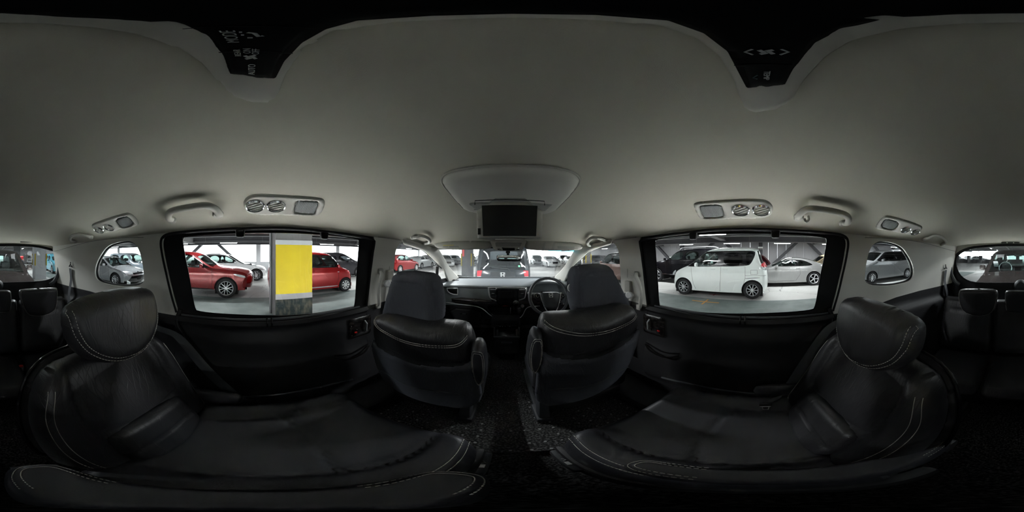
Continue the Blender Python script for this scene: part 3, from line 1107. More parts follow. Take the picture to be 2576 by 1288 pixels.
# ---- rear air-conditioning panel across the middle of the roof
ZP = 1.645
def pxz(pts, z):
    P = resample(np.array(pts, float), 12, closed=False)
    return np.array([onz(x, y, z)[:2] for x, y in P])
black = pxz([(0, 35), (200, 45), (350, 54), (420, 62), (500, 90), (550, 138), (578, 190), (640, 197), (693, 198), (715, 155), (760, 108), (820, 74), (900, 52), (1090, 40), (1288, 35), (1500, 38), (1680, 52), (1770, 84), (1830, 130), (1878, 222), (1930, 221), (1975, 216), (2000, 172), (2050, 108), (2120, 72), (2250, 46), (2400, 38), (2576, 35)], ZP)[:-1]
outer = pxz([(0, 68), (110, 71), (220, 80), (330, 98), (430, 132), (500, 180), (545, 228), (575, 255), (620, 272), (680, 275), (708, 258), (722, 215), (770, 140), (850, 92), (1000, 66), (1288, 54), (1500, 60), (1640, 76), (1740, 112), (1800, 160), (1840, 225), (1850, 262), (1868, 290), (1900, 299), (1960, 290), (2000, 270), (2020, 232), (2080, 165), (2150, 115), (2280, 84), (2420, 71), (2576, 68)], ZP)[:-1]
black = chaikin(black, 1); outer = chaikin(outer, 1)
ap = empty('ceiling_climate_panel', (0.0, 0, 1.66), 'long pale ceiling console with a black rear climate control panel', 'control panel')
def flatwarp(z0):
    def f(Q, P):
        Q = Q.copy(); Q[:, 2] = z0 - Q[:, 2]
        return Q
    return f
o = puffobj('housing', outer, CEILFR, 'console_beige', None, T=0.042, Tb=0.0, r=0.030, step=0.006, warp=flatwarp(ZP + 0.040), seams=[([(-0.118, -0.05), (-0.118, 0.05)], 0.0012, 0.002), ([(0.128, -0.05), (0.128, 0.05)], 0.0012, 0.002)], pw=2.6)
reparent(o, ap)
o = puffobj('control_face', black, CEILFR, 'matte_black', None, T=0.0045, Tb=0.0, r=0.0015, step=0.006, warp=flatwarp(ZP + 0.001))
reparent(o, ap)
kf = o
b = MB()
for x in (-0.078, -0.045, 0.072):
    w_ = 0.05
    yy = [y for y in np.linspace(-0.05, 0.05, 60) if inside([(x, y)], black)[0]]
    if yy: b.box((x, (yy[0] + yy[-1]) / 2, ZP - 0.0040), (0.0006, yy[-1] - yy[0], 0.0012))
k = b.build('key_gap', 'rubber'); k.location = -Vector(ap.location); k.parent = ap


def text(name, s, loc, size, xd, yd, m, parent, ext=0.0004, align='CENTER'):
    cu = bpy.data.curves.new(name, 'FONT'); cu.body = s; cu.size = size; cu.extrude = ext
    cu.align_x = align; cu.align_y = 'CENTER'
    o = bpy.data.objects.new(name, cu); COL.objects.link(o)
    xd = Vector(xd).normalized(); yd = Vector(yd).normalized(); zd = xd.cross(yd)
    o.matrix_world = Matrix.Translation(Vector(loc)) @ Matrix((xd, yd, zd)).transposed().to_4x4()
    cu.materials.append(M[m])
    if parent:
        o.parent = parent; o.location = Vector(loc) - parent.location
    return o


XD, YD = (1, 0, 0), (0, -1, 0)
ZT = ZP - 0.0045
def tat(s, px, py, size, m='mark'):
    p = onz(px, py, ZT)
    text('lettering', s, p, size, XD, YD, m, ap)
tat('AUTO', 634, 175, 0.0056)
tat('REAR', 598, 133, 0.0040)
tat('ON', 622, 128, 0.0044)
tat('OFF', 644, 130, 0.0044)
tat('MODE', 582, 92, 0.0056)
tat('TEMP', 1928, 190, 0.0056)
def icon_fan(px, py, s):
    p = onz(px, py, ZT)
    b = MB()
    for k in range(4):
        a = PI / 2 * k + 0.5
        b.box((p[0] + math.cos(a) * s * 0.55, p[1] + math.sin(a) * s * 0.55, ZT), (s * 0.85, s * 0.5, 0.0006), rot=(0, 0, a + 0.5), bev=0.0)
    o = b.build('fan_symbol', 'mark'); o.location = -Vector(ap.location); o.parent = ap
icon_fan(1928, 131, 0.0042); icon_fan(630, 144, 0.0036)
def stroke(name, pxs, r=0.0006, m='mark'):
    b = MB(); b.tube([tuple(onz(x, y, ZT)) for x, y in pxs], r, 5)
    o = b.build(name, m); o.location = -Vector(ap.location); o.parent = ap
stroke('arrow', [(1893, 124), (1874, 131), (1894, 138)], 0.0008)
stroke('arrow', [(1965, 124), (1984, 131), (1963, 138)], 0.0008)
stroke('arrow', [(1906, 189), (1894, 196), (1905, 199)], 0.0006, 'mark_dim')
stroke('air_symbol', [(622, 82), (640, 84), (650, 92), (662, 90)], 0.0008)
stroke('air_symbol', [(601, 81), (609, 81)], 0.0009); stroke('air_symbol', [(606, 88), (614, 88)], 0.0009); stroke('air_symbol', [(622, 95), (636, 95)], 0.0008)

# ---- fold-down screen
def d6(pts): return [(1080 + x * 0.2174, 380 + y * 0.2174) for x, y in pts]
ho = np.array([ceil_hit(*p)[:2] for p in d6([(132, 320), (160, 262), (260, 212), (450, 178), (700, 155), (950, 147), (1200, 155), (1500, 183), (1650, 222), (1728, 275), (1752, 335), (1700, 420), (1600, 545), (1420, 720), (930, 725), (430, 700), (280, 540), (155, 385)])])
ho = chaikin(ho, 2)
mo = empty('fold_down_screen', (0, 0.45, 1.66), 'grey ceiling housing with a black fold-down screen hanging open', 'screen')
o = on_ceiling('housing', ho, 'console_beige', None, T=0.020, r=0.035, step=0.012); reparent(o, mo)
rim = MB(); rim.tube([tuple(ceilwarp(np.array([[x, y, 0.003]]), None)[0]) for x, y in resample(ho, 0.012)], 0.0035, 6, closed=True)
reparent(rim.build('housing_rim', 'beige'), mo)
rec = np.array([ceil_hit(*p)[:2] for p in d6([(440, 545), (690, 535), (760, 487), (1110, 487), (1190, 545), (1430, 565), (1345, 650), (1300, 650), (560, 640), (520, 640)])])
o = on_ceiling('recess_shade', rec, 'beige_dark', None, T=0.003, r=0.003, step=0.012, base=0.0195); reparent(o, mo)  # flat darker sheet, its tone stands in for the shade of the hollow
YM = 0.555
def ym(x, y, yy=YM): return ony(*d6([(x, y)])[0], yy)
tl_, tr_, bl_, br_ = ym(545, 590), ym(1315, 600), ym(570, 1020), ym(1290, 1025)
cx = (tl_[0] + tr_[0]) / 2; W_ = (tr_[0] - tl_[0]); zt, zb = (tl_[2] + tr_[2]) / 2, (bl_[2] + br_[2]) / 2
oq = chaikin([(-W_ / 2, zt), (W_ / 2, zt), (W_ / 2 - 0.002, zb + 0.006), (W_ / 2 - 0.010, zb), (-W_ / 2 + 0.010, zb), (-W_ / 2 + 0.002, zb + 0.006)], 1)
frm = (np.array([cx, YM, 0.0]), np.array([1., 0, 0]), np.array([0, 0, 1.]), np.array([0, -1., 0]))
o = puffobj('screen_case', oq, frm, 'console_beige', None, T=0.010, Tb=0.014, r=0.006, step=0.012); reparent(o, mo)
sp = [ym(607, 630, YM - 0.011), ym(1252, 634, YM - 0.011), ym(1236, 985, YM - 0.011), ym(622, 985, YM - 0.011)]
b = MB()
V = [(p[0], YM - 0.0112, p[2]) for p in sp] + [(p[0], YM - 0.006, p[2]) for p in sp]
b.add(V, [(0, 3, 2, 1), (0, 1, 5, 4), (1, 2, 6, 5), (2, 3, 7, 6), (3, 0, 4, 7)])
reparent(b.build('display', 'screen', smooth=False), mo)
p = ym(578, 930, YM - 0.010)
b = MB(); b.box((p[0], YM - 0.010, p[2]), (0.010, 0.003, 0.022)); reparent(b.build('sensor_window', 'gloss_black', smooth=False), mo)
p = ym(1258, 965, YM - 0.010)
b = MB(); b.lathe([(0, 0.0015), (0.0013, 0.001), (0.0013, 0)], (p[0], YM - 0.010, p[2]), (0, -1, 0), 8); reparent(b.build('pilot_light', 'label_yellow'), mo)
b = MB(); b.box((cx, YM - 0.002, zb - 0.001), (0.10, 0.012, 0.005), bev=0.002); reparent(b.build('release_catch', 'beige'), mo)
b = MB(); b.tube([(cx - W_ / 2 - 0.004, YM - 0.008, zt - 0.012), (cx - W_ / 2 - 0.004, YM - 0.006, zt + 0.004), (cx + W_ / 2 + 0.004, YM - 0.006, zt + 0.004), (cx + W_ / 2 + 0.004, YM - 0.008, zt - 0.012)], 0.0016, 6); reparent(b.build('hinge_gap', 'rubber'), mo)

# ---- sun visors, front console, mirror
def d2(pts): return [(1090 + x * 0.1514, 600 + y * 0.1514) for x, y in pts]
YV = 1.235
for lab, pts, nm in (('pale sun visor with a printed label on the passenger side', [(8, 85), (40, 52), (500, 38), (925, 38), (965, 60), (975, 120), (945, 172), (800, 182), (300, 188), (110, 170), (30, 140)], 'L'),
                     ('pale sun visor with a card strap on the driver side', [(1518, 120), (1540, 60), (1570, 40), (2000, 45), (2430, 75), (2485, 105), (2480, 155), (2440, 195), (2000, 205), (1600, 190), (1530, 165)], 'R')):
    q = np.array([ony(*p, YV)[[0, 2]] for p in d2(pts)])
    q = chaikin(q, 2)
    e = empty('sun_visor', (float(q[:, 0].mean()), YV, float(q[:, 1].max())), lab, 'sun visor')
    fv = (np.array([0, YV, 0.0]), np.array([1., 0, 0]), np.array([0, 0, 1.]), np.array([0, -1., 0]))
    o = puffobj('visor_board', q, fv, 'beige', None, T=0.009, Tb=0.009, r=0.012, step=0.02); reparent(o, e)
    if nm == 'L':
        for (x0, y0, x1, y1, m) in ((170, 108, 350, 118, 'label_yellow'), (170, 122, 250, 150, 'paper'), (270, 122, 430, 150, 'paper')):
            a_ = ony(*d2([(x0, y0)])[0], YV); b_ = ony(*d2([(x1, y1)])[0], YV)
            b = MB(); b.box(((a_[0] + b_[0]) / 2, YV - 0.0098, (a_[2] + b_[2]) / 2), (abs(a_[0] - b_[0]), 0.001, abs(a_[2] - b_[2]) * 0.7)); reparent(b.build('printed_label', m if m != 'paper' else 'beige_dark', smooth=False), e)
    else:
        a_ = ony(*d2([(2060, 125)])[0], YV); b_ = ony(*d2([(2340, 175)])[0], YV)
        b = MB(); b.box(((a_[0] + b_[0]) / 2, YV - 0.0098, (a_[2] + b_[2]) / 2), (abs(a_[0] - b_[0]), 0.0012, abs(a_[2] - b_[2]))); reparent(b.build('mirror_lid', 'beige_dark', smooth=False), e)
        for xx in (1840, 1860, 2000, 2020):
            a_ = ony(*d2([(xx, 60)])[0], YV); b_ = ony(*d2([(xx - 30, 195)])[0], YV)
            b = MB(); b.tube([(a_[0], YV - 0.0098, a_[2]), (b_[0], YV - 0.0098, b_[2])], 0.0014, 5); reparent(b.build('strap_edge', 'beige_dark'), e)
    for p, q2 in (((965, 130), (1010, 130)),) if nm == 'L' else (((1530, 130), (1490, 130)),):
        a_ = ony(*d2([p])[0], YV); b_ = ony(*d2([q2])[0], YV + 0.02)
        b = MB(); b.tube([a_, b_], 0.004, 8); reparent(b.build('hinge_pin', 'white'), e)
YO = 1.19
oc = chaikin(np.array([ony(*p, YO)[[0, 2]] for p in d2([(925, 20), (1565, 20), (1540, 70), (1500, 160), (1480, 195), (1400, 205), (1080, 200), (1015, 185), (990, 150), (950, 60)])]), 1)
e = empty('overhead_console', (float(oc[:, 0].mean()), YO, 1.55), 'pale overhead console with map lamps between the sun visors', 'console')
fv = (np.array([0, YO, 0.0]), np.array([1., 0, 0]), np.array([0, 0, 1.]), np.array([0, -1., 0]))
o = puffobj('console_body', oc, fv, 'beige', None, T=0.012, Tb=0.11, r=0.012, step=0.012, pw=3); reparent(o, e)
def opanel(nm, pts, m, d, T=0.002):
    q = np.array([ony(*p, YO)[[0, 2]] for p in d2(pts)])
    f2 = (np.array([0, YO - d, 0.0]), np.array([1., 0, 0]), np.array([0, 0, 1.]), np.array([0, -1., 0]))
    return reparent(puffobj(nm, q, f2, m, None, T=T, Tb=0.001, r=0.002, step=0.01), e)
opanel('storage_flap', [(1015, 65), (1475, 68), (1445, 140), (1045, 140)], 'beige_dark', 0.0115)
opanel('flap_notch', [(1170, 80), (1320, 80), (1318, 92), (1172, 92)], 'rubber', 0.0125)
opanel('microphone_panel', [(1130, 148), (1370, 150), (1350, 198), (1160, 196)], 'gloss_black', 0.0115)
opanel('map_lamp', [(1048, 152), (1110, 158), (1125, 190), (1070, 186)], 'chrome', 0.0115, 0.004)
opanel('map_lamp', [(1385, 158), (1450, 152), (1430, 188), (1372, 192)], 'chrome', 0.0115, 0.004)
YR = 1.40
mp_ = chaikin(np.array([ony(*p, YR)[[0, 2]] for p in d2([(1050, 290), (1075, 274), (1440, 280), (1465, 300), (1462, 360), (1435, 382), (1085, 378), (1055, 350)])]), 1)
e = empty('rear_view_mirror', (float(mp_[:, 0].mean()), YR, 1.43), 'rear-view mirror hanging from the top of the windscreen', 'mirror')
fv = frame((0, YR, 0.0), (1, 0, 0), (0, 0, 1)); fv = (fv[0], fv[1], fv[2], np.array([0, -1., 0]))
reparent(puffobj('mirror_case', mp_, fv, 'rubber', None, T=0.004, Tb=0.022, r=0.008, step=0.01), e)
mc = mp_.mean(0); mq = mc + (mp_ - mc) * np.array([0.965, 0.86])
reparent(puffobj('mirror_face', mq, (np.array([0, YR - 0.004, 0]), fv[1], fv[2], fv[3]), 'mirror', None, T=0.0008, Tb=0.001, r=0.003, step=0.012), e)
pa = ony(*d2([(1240, 210)])[0], YR); pb = ony(*d2([(1245, 290)])[0], YR)
b = MB(); b.tube([(pa[0], YR + 0.03, pa[2] + 0.02), (pa[0], YR + 0.01, pa[2] - 0.012), (pb[0], YR + 0.012, pb[2])], 0.012, 10); reparent(b.build('mirror_stem', 'rubber'), e)
b = MB(); b.box((pa[0], YR + 0.02, pa[2] - 0.006), (0.040, 0.03, 0.025), bev=0.006); reparent(b.build('camera_cover', 'gloss_black'), e)

# ---- pillar handles and shoulder belts
def spt(px, py, s_=None, off=0.0):
    y, z = side_hit(px, py)
    s = 1 if ray(px, py)[0] > 0 else -1
    return Vector((s * (float(HW(y, z)) - off), y, z))
def d8(x, y): return (1430 + x * 0.1553, 600 + y * 0.1553)
def d7(x, y): return (940 + x * 0.1553, 600 + y * 0.1553)
for s, nm, pts, bx, ring, beltp, slot in (
    (-1, 'left', [d7(95, 530), d7(55, 580), d7(22, 720), d7(10, 880), d7(18, 1020), d7(55, 1085)], [d7(190, 500), d7(285, 500), d7(290, 680), d7(175, 660)], d7(172, 722), [d7(245, 690), d7(215, 900), d7(190, 1180)], d7(255, 470)),
    (1, 'right', [d8(1120, 575), d8(1165, 600), d8(1225, 740), d8(1248, 900), d8(1230, 1060), d8(1160, 1110)], [d8(950, 690), d8(1035, 685), d8(1040, 850), d8(935, 855)], d8(1030, 905), [d8(1000, 890), d8(985, 1000), d8(975, 1180)], d8(955, 510))):
    P = [spt(*p, off=0.004 if i in (0, 5) else 0.038) for i, p in enumerate(pts)]
    e = empty('pillar_handle', P[0], 'curved pale upright grab handle on the %s door pillar' % nm, 'handle')
    b = MB(); b.tube(smoothpath(P, 6), [0.013] * 31, 12, flat=((1, 0, 0), 0.75)); reparent(b.build('grip', 'pillar'), e)
    for q in (P[0], P[-1]):
        b = MB(); b.box(q + Vector((-s * 0.006, 0, 0)), (0.02, 0.035, 0.035), bev=0.007); reparent(b.build('mount', 'beige'), e)
    qs_ = [spt(*p, off=0.0) for p in bx]
    c = sum(qs_, Vector()) / 4
    e = empty('front_seat_belt', c, 'black front shoulder belt with pale height adjuster on the %s pillar' % nm, 'seat belt')
    w_ = abs(qs_[0].y - qs_[1].y); h_ = abs(qs_[0].z - qs_[3].z)
    b = MB(); b.box(c + Vector((-s * 0.010, 0, 0)), (0.028, w_, h_), bev=0.006); reparent(b.build('height_adjuster', 'beige'), e)
    q = spt(*slot); b = MB(); b.tube([q + Vector((-s * 0.001, 0, 0.01)), q + Vector((-s * 0.001, 0, -0.05))], 0.0012, 5); reparent(b.build('adjuster_slot', 'beige_dark'), e)
    q = spt(*ring, off=0.028)
    b = MB(); b.lathe([(0.0, 0.008), (0.018, 0.008), (0.024, 0.002), (0.024, -0.006), (0, -0.008)], q, (-s, -0.35, 0.1), 24); reparent(b.build('belt_guide', 'white'), e)
    T3 = [spt(*p, off=0.030) for p in beltp] + [Vector((s * 0.70, 0.80, 0.72))]
    b = MB(); b.tube(smoothpath(T3, 5), 0.024, 8, flat=((1, 0, 0), 0.06)); reparent(b.build('strap', 'belt'), e)
for nm, g0, s0, s1, s2 in (('left', (778, 812), (775, 838), (785, 960), (795, 1115)), ('right', (1028, 835), (1030, 855), (1018, 980), (1012, 1110))):
    o_ = (0, 480) if nm == 'left' else (2136, 480)
    q = [spt(o_[0] + a * S2, o_[1] + b_ * S2, off=0.016) for a, b_ in (g0, s0, s1, s2)]
    s = -1 if nm == 'left' else 1
    e = empty('rear_seat_belt', q[0], 'grey third-row shoulder belt on the %s rear pillar' % nm, 'seat belt')
    b = MB(); b.tube([q[0] + Vector((0, 0.005, 0.035)), q[0] + Vector((0, 0, 0.012)), q[0] + Vector((0, 0.028, -0.004)), q[0] + Vector((0, -0.026, -0.004)), q[0] + Vector((0, -0.004, 0.012))], 0.004, 8)
    reparent(b.build('belt_guide', 'rubber'), e)
    q[-1] = q[-1] + Vector((-s * 0.03, 0, 0))
    b = MB(); b.tube(smoothpath(q[1:] + [q[-1] + Vector((-s * 0.02, 0.02, -0.25))], 5), 0.022, 8, flat=((1, 0, 0), 0.06)); reparent(b.build('strap', 'belt'), e)
    # small round badge mark on the pillar
    b = MB()
# embossed airbag marks on the pillars

# ================================================================ SEATS
class Puff:
    """a padded shape that can also tell where its skin is, so seams and stitches lie on it"""
    def __init__(p, outline, fr, T=0.05, Tb=0.03, r=0.05, rb=None, step=0.015, bulge=None, seams=(), pw=2.0):
        p.o = np.asarray(outline, float); p.fr = fr; p.T = T; p.r = r; p.bulge = bulge; p.pw = pw; p.seams = seams
        p.k = dict(T=T, Tb=Tb, r=r, rb=rb, step=step, bulge=bulge, seams=seams, pw=pw)
    def surf(p, uv, lift=0.0):
        P = np.asarray(uv, float)
        d = dist_line(P, resample(p.o, p.k['step']), True)
        pr = (1 - (1 - np.clip(d / p.r, 0, 1)) ** p.pw) ** (1 / p.pw)
        z = p.T * pr
        if p.bulge is not None: z = z + p.bulge(P[:, 0], P[:, 1]) * pr
        for (line, wd, dp) in p.seams: z = z - dp * np.exp(-(dist_line(P, line) / wd) ** 2)
        o, u, v, n = p.fr
        return o + P[:, :1] * u + P[:, 1:2] * v + (z + lift)[:, None] * n
    def make(p, name, m, parent):
        ob = puffobj(name, p.o, p.fr, m, None, **p.k)
        ob.parent = parent; ob.location = -Vector(parent.location) if parent.parent is None else Vector((0, 0, 0))
        return ob


def st_on(pf, line, name, owner, origin, lift=0.0006, step=0.008, **k):
    mb = MB()
    L = smoothpath([(a, b, 0) for a, b in line], 8)
    L = resample(np.array([(q[0], q[1]) for q in L]), step, False)
    stitches(mb, [tuple(v) for v in pf.surf(L, lift)], **k)
    o = mb.build(name, 'stitch', owner)
    return o


def sitem(e, mb, name, m, auto=35):
    o = mb.build(name, m, None, auto=auto)
    o.parent = e; o.location = -Vector(e.location)
    return o


# ---- second row captain seats
def captain(s, cx, yb, label, theta=25, hs=1.0, arm=(0.09, 0.165), armx=(0, 0), tilt=14, hr=(0, 0, 0), cush_y=0.40):
    """s = +1 right, -1 left; u runs from the aisle side (negative) to the door side (positive)"""
    e = empty('captain_seat', (cx, yb, 0.36), label, 'seat', 'second-row captain seats')
    th = R(theta)
    fb = (np.array([cx, yb, 0.66]), np.array([s * 1., 0, 0]), np.array([0, -math.sin(th), math.cos(th)]), np.array([0, math.cos(th), math.sin(th)]))
    seamc = 0.165
    def bul(u, v): return 0.034 / (1 + np.exp(-(np.abs(u) - 0.172) / 0.012)) * (v < 0.47) + 0.012 * np.exp(-((v - 0.24) / 0.12) ** 2) * (np.abs(u) < seamc) - 0.015 * np.clip((np.abs(u) - 0.23) / 0.05, 0, 1)
    ob = chaikin([(-.245, -0.06), (-.262, .10), (-.272, .25), (-.262, .37), (-.225, .455), (-.15, .49), (0, .50), (.15, .49), (.225, .455), (.262, .37), (.272, .25), (.262, .10), (.245, -0.06)], 2)
    sm1 = [(-.158, .47), (-.172, .36), (-.168, .22), (-.145, .10), (-.12, .02)]
    sm2 = [(-a, b) for a, b in sm1]
    pb = Puff(ob, fb, T=0.050, Tb=0.075, r=0.055, rb=0.05, step=0.013, bulge=bul, seams=[(sm1, .005, .010), (sm2, .005, .010), ([(-.15, .175), (0, .165), (.15, .175)], .006, .012)])
    back = pb.make('backrest', 'leather', e)
    for sg in (-1, 1):
        for dx in (0, 0.013):
            st_on(pb, [(sg * (.214 + dx), .40), (sg * (.233 + dx), .30), (sg * (.232 + dx), .18), (sg * (.222 + dx), .06), (sg * (.208 + dx), -.02)], 'stitching', back, None)
    # shell behind
    sh = chaikin([(-.25, -.04), (-.285, .15), (-.285, .34), (-.235, .47), (-.13, .52), (.13, .52), (.235, .47), (.285, .34), (.285, .15), (.25, -.04)], 2)
    fs = (fb[0] - fb[3] * 0.055, fb[1], fb[2], fb[3])
    ps = Puff(sh, fs, T=0.02, Tb=0.05, r=0.02, rb=0.05, step=0.02)
    shell = ps.make('back_shell', 'plastic', e)
    mb = MB(); mb.tube([tuple(v) for v in ps.surf(resample(sh[:], 0.02), 0.012)[:]], 0.006, 8, closed=True)
    o = mb.build('shell_rim', 'gloss_black', shell)
    # lower back pad
    fl = (fb[0] + fb[3] * 0.045, fb[1], fb[2], fb[3])
    pl = Puff(chaikin([(-.150, -.06), (-.163, .05), (-.155, .155), (-.10, .168), (.10, .168), (.155, .155), (.163, .05), (.150, -.06)], 2), fl, T=0.035, Tb=0.03, r=0.045, step=0.012, seams=[([(-.16, .035), (-.06, .055), (.06, .055), (.16, .035)], .006, .010)])
    pl.make('lower_back_pad', 'leather', e)
    # head restraint
    ta = R(tilt)
    hc = np.array([cx + hr[0], yb + hr[1], hr[2]])
    fh = (hc, np.array([s * 1., 0, 0]), np.array([0, -math.sin(ta), math.cos(ta)]), np.array([0, math.cos(ta), math.sin(ta)]))
    oh = chaikin([(-.158, .035), (-.150, .078), (-.10, .098), (0, .104), (.10, .098), (.150, .078), (.158, .035), (.150, -.025), (.115, -.070), (.06, -.100), (0, -.108), (-.06, -.100), (-.115, -.070), (-.150, -.025)], 2)
    oh = oh * hs
    us = [(-.150, .070), (-.143, .01), (-.118, -.038), (-.065, -.078), (0, -.090), (.065, -.078), (.118, -.038), (.143, .01), (.150, .070)]
    us = [(a * hs, b * hs) for a, b in us]
    ph = Puff(oh, fh, T=0.052, Tb=0.068, r=0.055, rb=0.05, step=0.009, pw=2.2, bulge=lambda u, v: 0.012 * np.exp(-(u / 0.1) ** 2) - 0.0, seams=[(us, .004, .005)])
    hd = ph.make('head_restraint', 'leather', e)
    st_on(ph, [(a * 0.955, b * 0.955 + .002) for a, b in us], 'stitching', hd, None, length=0.005, gap=0.003, r=0.0010)
    st_on(ph, [(a * 1.015, b * 1.035 - .001) for a, b in us], 'stitching', hd, None, length=0.005, gap=0.003, r=0.0010)
    for q in (-0.06, 0.06):
        mb = MB(); a = pb.surf([(q * 1.2, .46)], -0.04)[0]; b_ = hc + fh[1] * q - fh[3] * 0.02 - fh[2] * 0.06
        mb.tube([a, b_], 0.006, 10)
        mb.lathe([(0.014, 0), (0.014, 0.008), (0.007, 0.012)], a + fb[2] * 0.035, fb[2], 14)
        sitem(e, mb, 'head_restraint_post', 'chrome')
    # seat cushion
    yc = yb
    fc = (np.array([cx, 0.0, 0.585]), np.array([s * 1., 0, 0]), np.array([0, 1., 0]), np.array([0, 0, s * 1.]) * s)
    def bulc(u, v): return 0.028 / (1 + np.exp(-(np.abs(u) - 0.185) / 0.012)) + 0.012 * np.clip((v - 0.2) / 0.15, 0, 1) - 0.012 * np.clip((np.abs(u) - 0.25) / 0.04, 0, 1)
    oc_ = chaikin([(-.285, -.16), (-.292, .10), (-.292, .30), (-.27, cush_y - .03), (-.20, cush_y), (.20, cush_y), (.26, cush_y - .03), (.282, .30), (.282, .10), (.27, -.16), (.20, -.20), (-.20, -.20)], 2)
    su = [(-.178, cush_y - .02), (-.188, .20), (-.17, .05), (-.15, -.14)]
    pc = Puff(oc_, fc, T=0.062, Tb=0.10, r=0.045, rb=0.05, step=0.014, bulge=bulc, pw=2.6,
              seams=[(su, .006, .012), ([(-a, b) for a, b in su], .006, .012), ([(-.18, .10), (-.06, .135), (.06, .135), (.18, .10)], .006, .010)])
    cu = pc.make('cushion', 'leather_plain', e)
    for dx in (0, 0.014):
        st_on(pc, [(-.252 - dx, -.12), (-.258 - dx, .05), (-.258 - dx, .25), (-.250 - dx, cush_y - .045)], 'stitching', cu, None, length=0.007, gap=0.004, r=0.0011)
    # base, side shields, legs on the floor
    mb = MB(); mb.box((cx, 0.06, 0.47), (0.44, 0.46, 0.14), bev=0.03); sitem(e, mb, 'seat_base', 'plastic')
    mb = MB(); mb.box((cx - s * 0.285, 0.07, 0.53), (0.035, 0.56, 0.11), bev=0.014); sh_ = sitem(e, mb, 'side_shield', 'plastic')
    mb = MB(); mb.box((cx - s * 0.306, 0.27, 0.545), (0.020, 0.13, 0.045), bev=0.006); o = mb.build('recline_lever', 'plastic_grey', sh_)
    mb = MB(); c0 = (cx - s * 0.306, 0.25, 0.5695)
    mb.box(c0, (0.010, 0.018, 0.001)); mb.tube([(c0[0] - .004, c0[1] + .014, c0[2]), (c0[0] + .004, c0[1] + .020, c0[2]), (c0[0] - .002, c0[1] + .03, c0[2])], 0.0008, 5)
    mb.build('lever_symbol', 'white', sh_)
    for q in (-0.17, 0.17):
        mb = MB(); mb.box((cx + q, 0.03, 0.383), (0.05, 0.60, 0.05), bev=0.01); sitem(e, mb, 'seat_rail', 'plastic_grey')
    # armrest on the aisle side
    x0, x1 = armx
    aw = (x1 - x0); ac = (x0 + x1) / 2
    fa = (np.array([ac, 0.0, 0.745]), np.array([1., 0, 0]), np.array([0, 1., 0]), np.array([0, 0, 1.]))
    y0, y1 = arm
    oa = chaikin([(-aw / 2, y0), (-aw / 2 - 0.002, (y0 + y1) / 2), (-aw / 2 + 0.002, y1 - .03), (-aw / 4, y1), (aw / 4, y1), (aw / 2 - 0.002, y1 - .03), (aw / 2 + 0.002, (y0 + y1) / 2), (aw / 2, y0), (aw / 4, y0 - .03), (-aw / 4, y0 - .03)], 2)
    pa = Puff(oa, fa, T=0.034, Tb=0.040, r=0.022, step=0.009, pw=2.6)
    am = pa.make('armrest', 'leather_plain', e)
    for dx in (0.007, 0.015):
        q = aw / 2 - dx
        st_on(pa, [(-q, y1 - .10), (-q + .002, y1 - .035), (-q * .5, y1 - dx - .002), (q * .5, y1 - dx - .002), (q - .002, y1 - .035), (q, y1 - .10)], 'stitching', am, None, length=0.0045, gap=0.003, r=0.0007)
        st_on(pa, [(-q, y0 + .08), (-q + .002, y0 + .02), (-q * .5, y0 + dx - .022), (q * .5, y0 + dx - .022), (q - .002, y0 + .02), (q, y0 + .08)], 'stitching', am, None, length=0.0045, gap=0.003, r=0.0006)
    mb = MB(); mb.lathe([(0, -0.03), (0.030, -0.03), (0.034, 0), (0.030, 0.03), (0, 0.03)], (ac, y0 - 0.0, 0.725), (1, 0, 0), 24); sitem(e, mb, 'armrest_pivot', 'plastic')
    # door-side armrest
    fa2 = (np.array([cx + s * 0.262, 0.0, 0.715]), np.array([1., 0, 0]), np.array([0, 1., 0]), np.array([0, 0, 1.]))
    pa2 = Puff(chaikin([(-.032, yb - .02), (-.036, yb + .12), (-.020, yb + .20), (.020, yb + .20), (.034, yb + .12), (.030, yb - .02), (.015, yb - .05), (-.015, yb - .05)], 2), fa2, T=0.045, Tb=0.05, r=0.03, step=0.012)
    pa2.make('outer_armrest', 'leather_plain', e)
    return e


captain(-1, -0.355, -0.225, 'black leathercloth captain seat on the left, head restraint set high', arm=(-0.17, 0.165), armx=(-0.103, -0.020), hs=1.19, hr=(-0.018, -0.148, 1.210), cush_y=0.40)
captain(1, 0.395, -0.165, 'black leathercloth captain seat on the right, with the belt buckle lying on it', arm=(-0.28, 0.155), armx=(0.104, 0.170), hs=1.12, hr=(-0.010, -0.150, 1.180), cush_y=0.40)

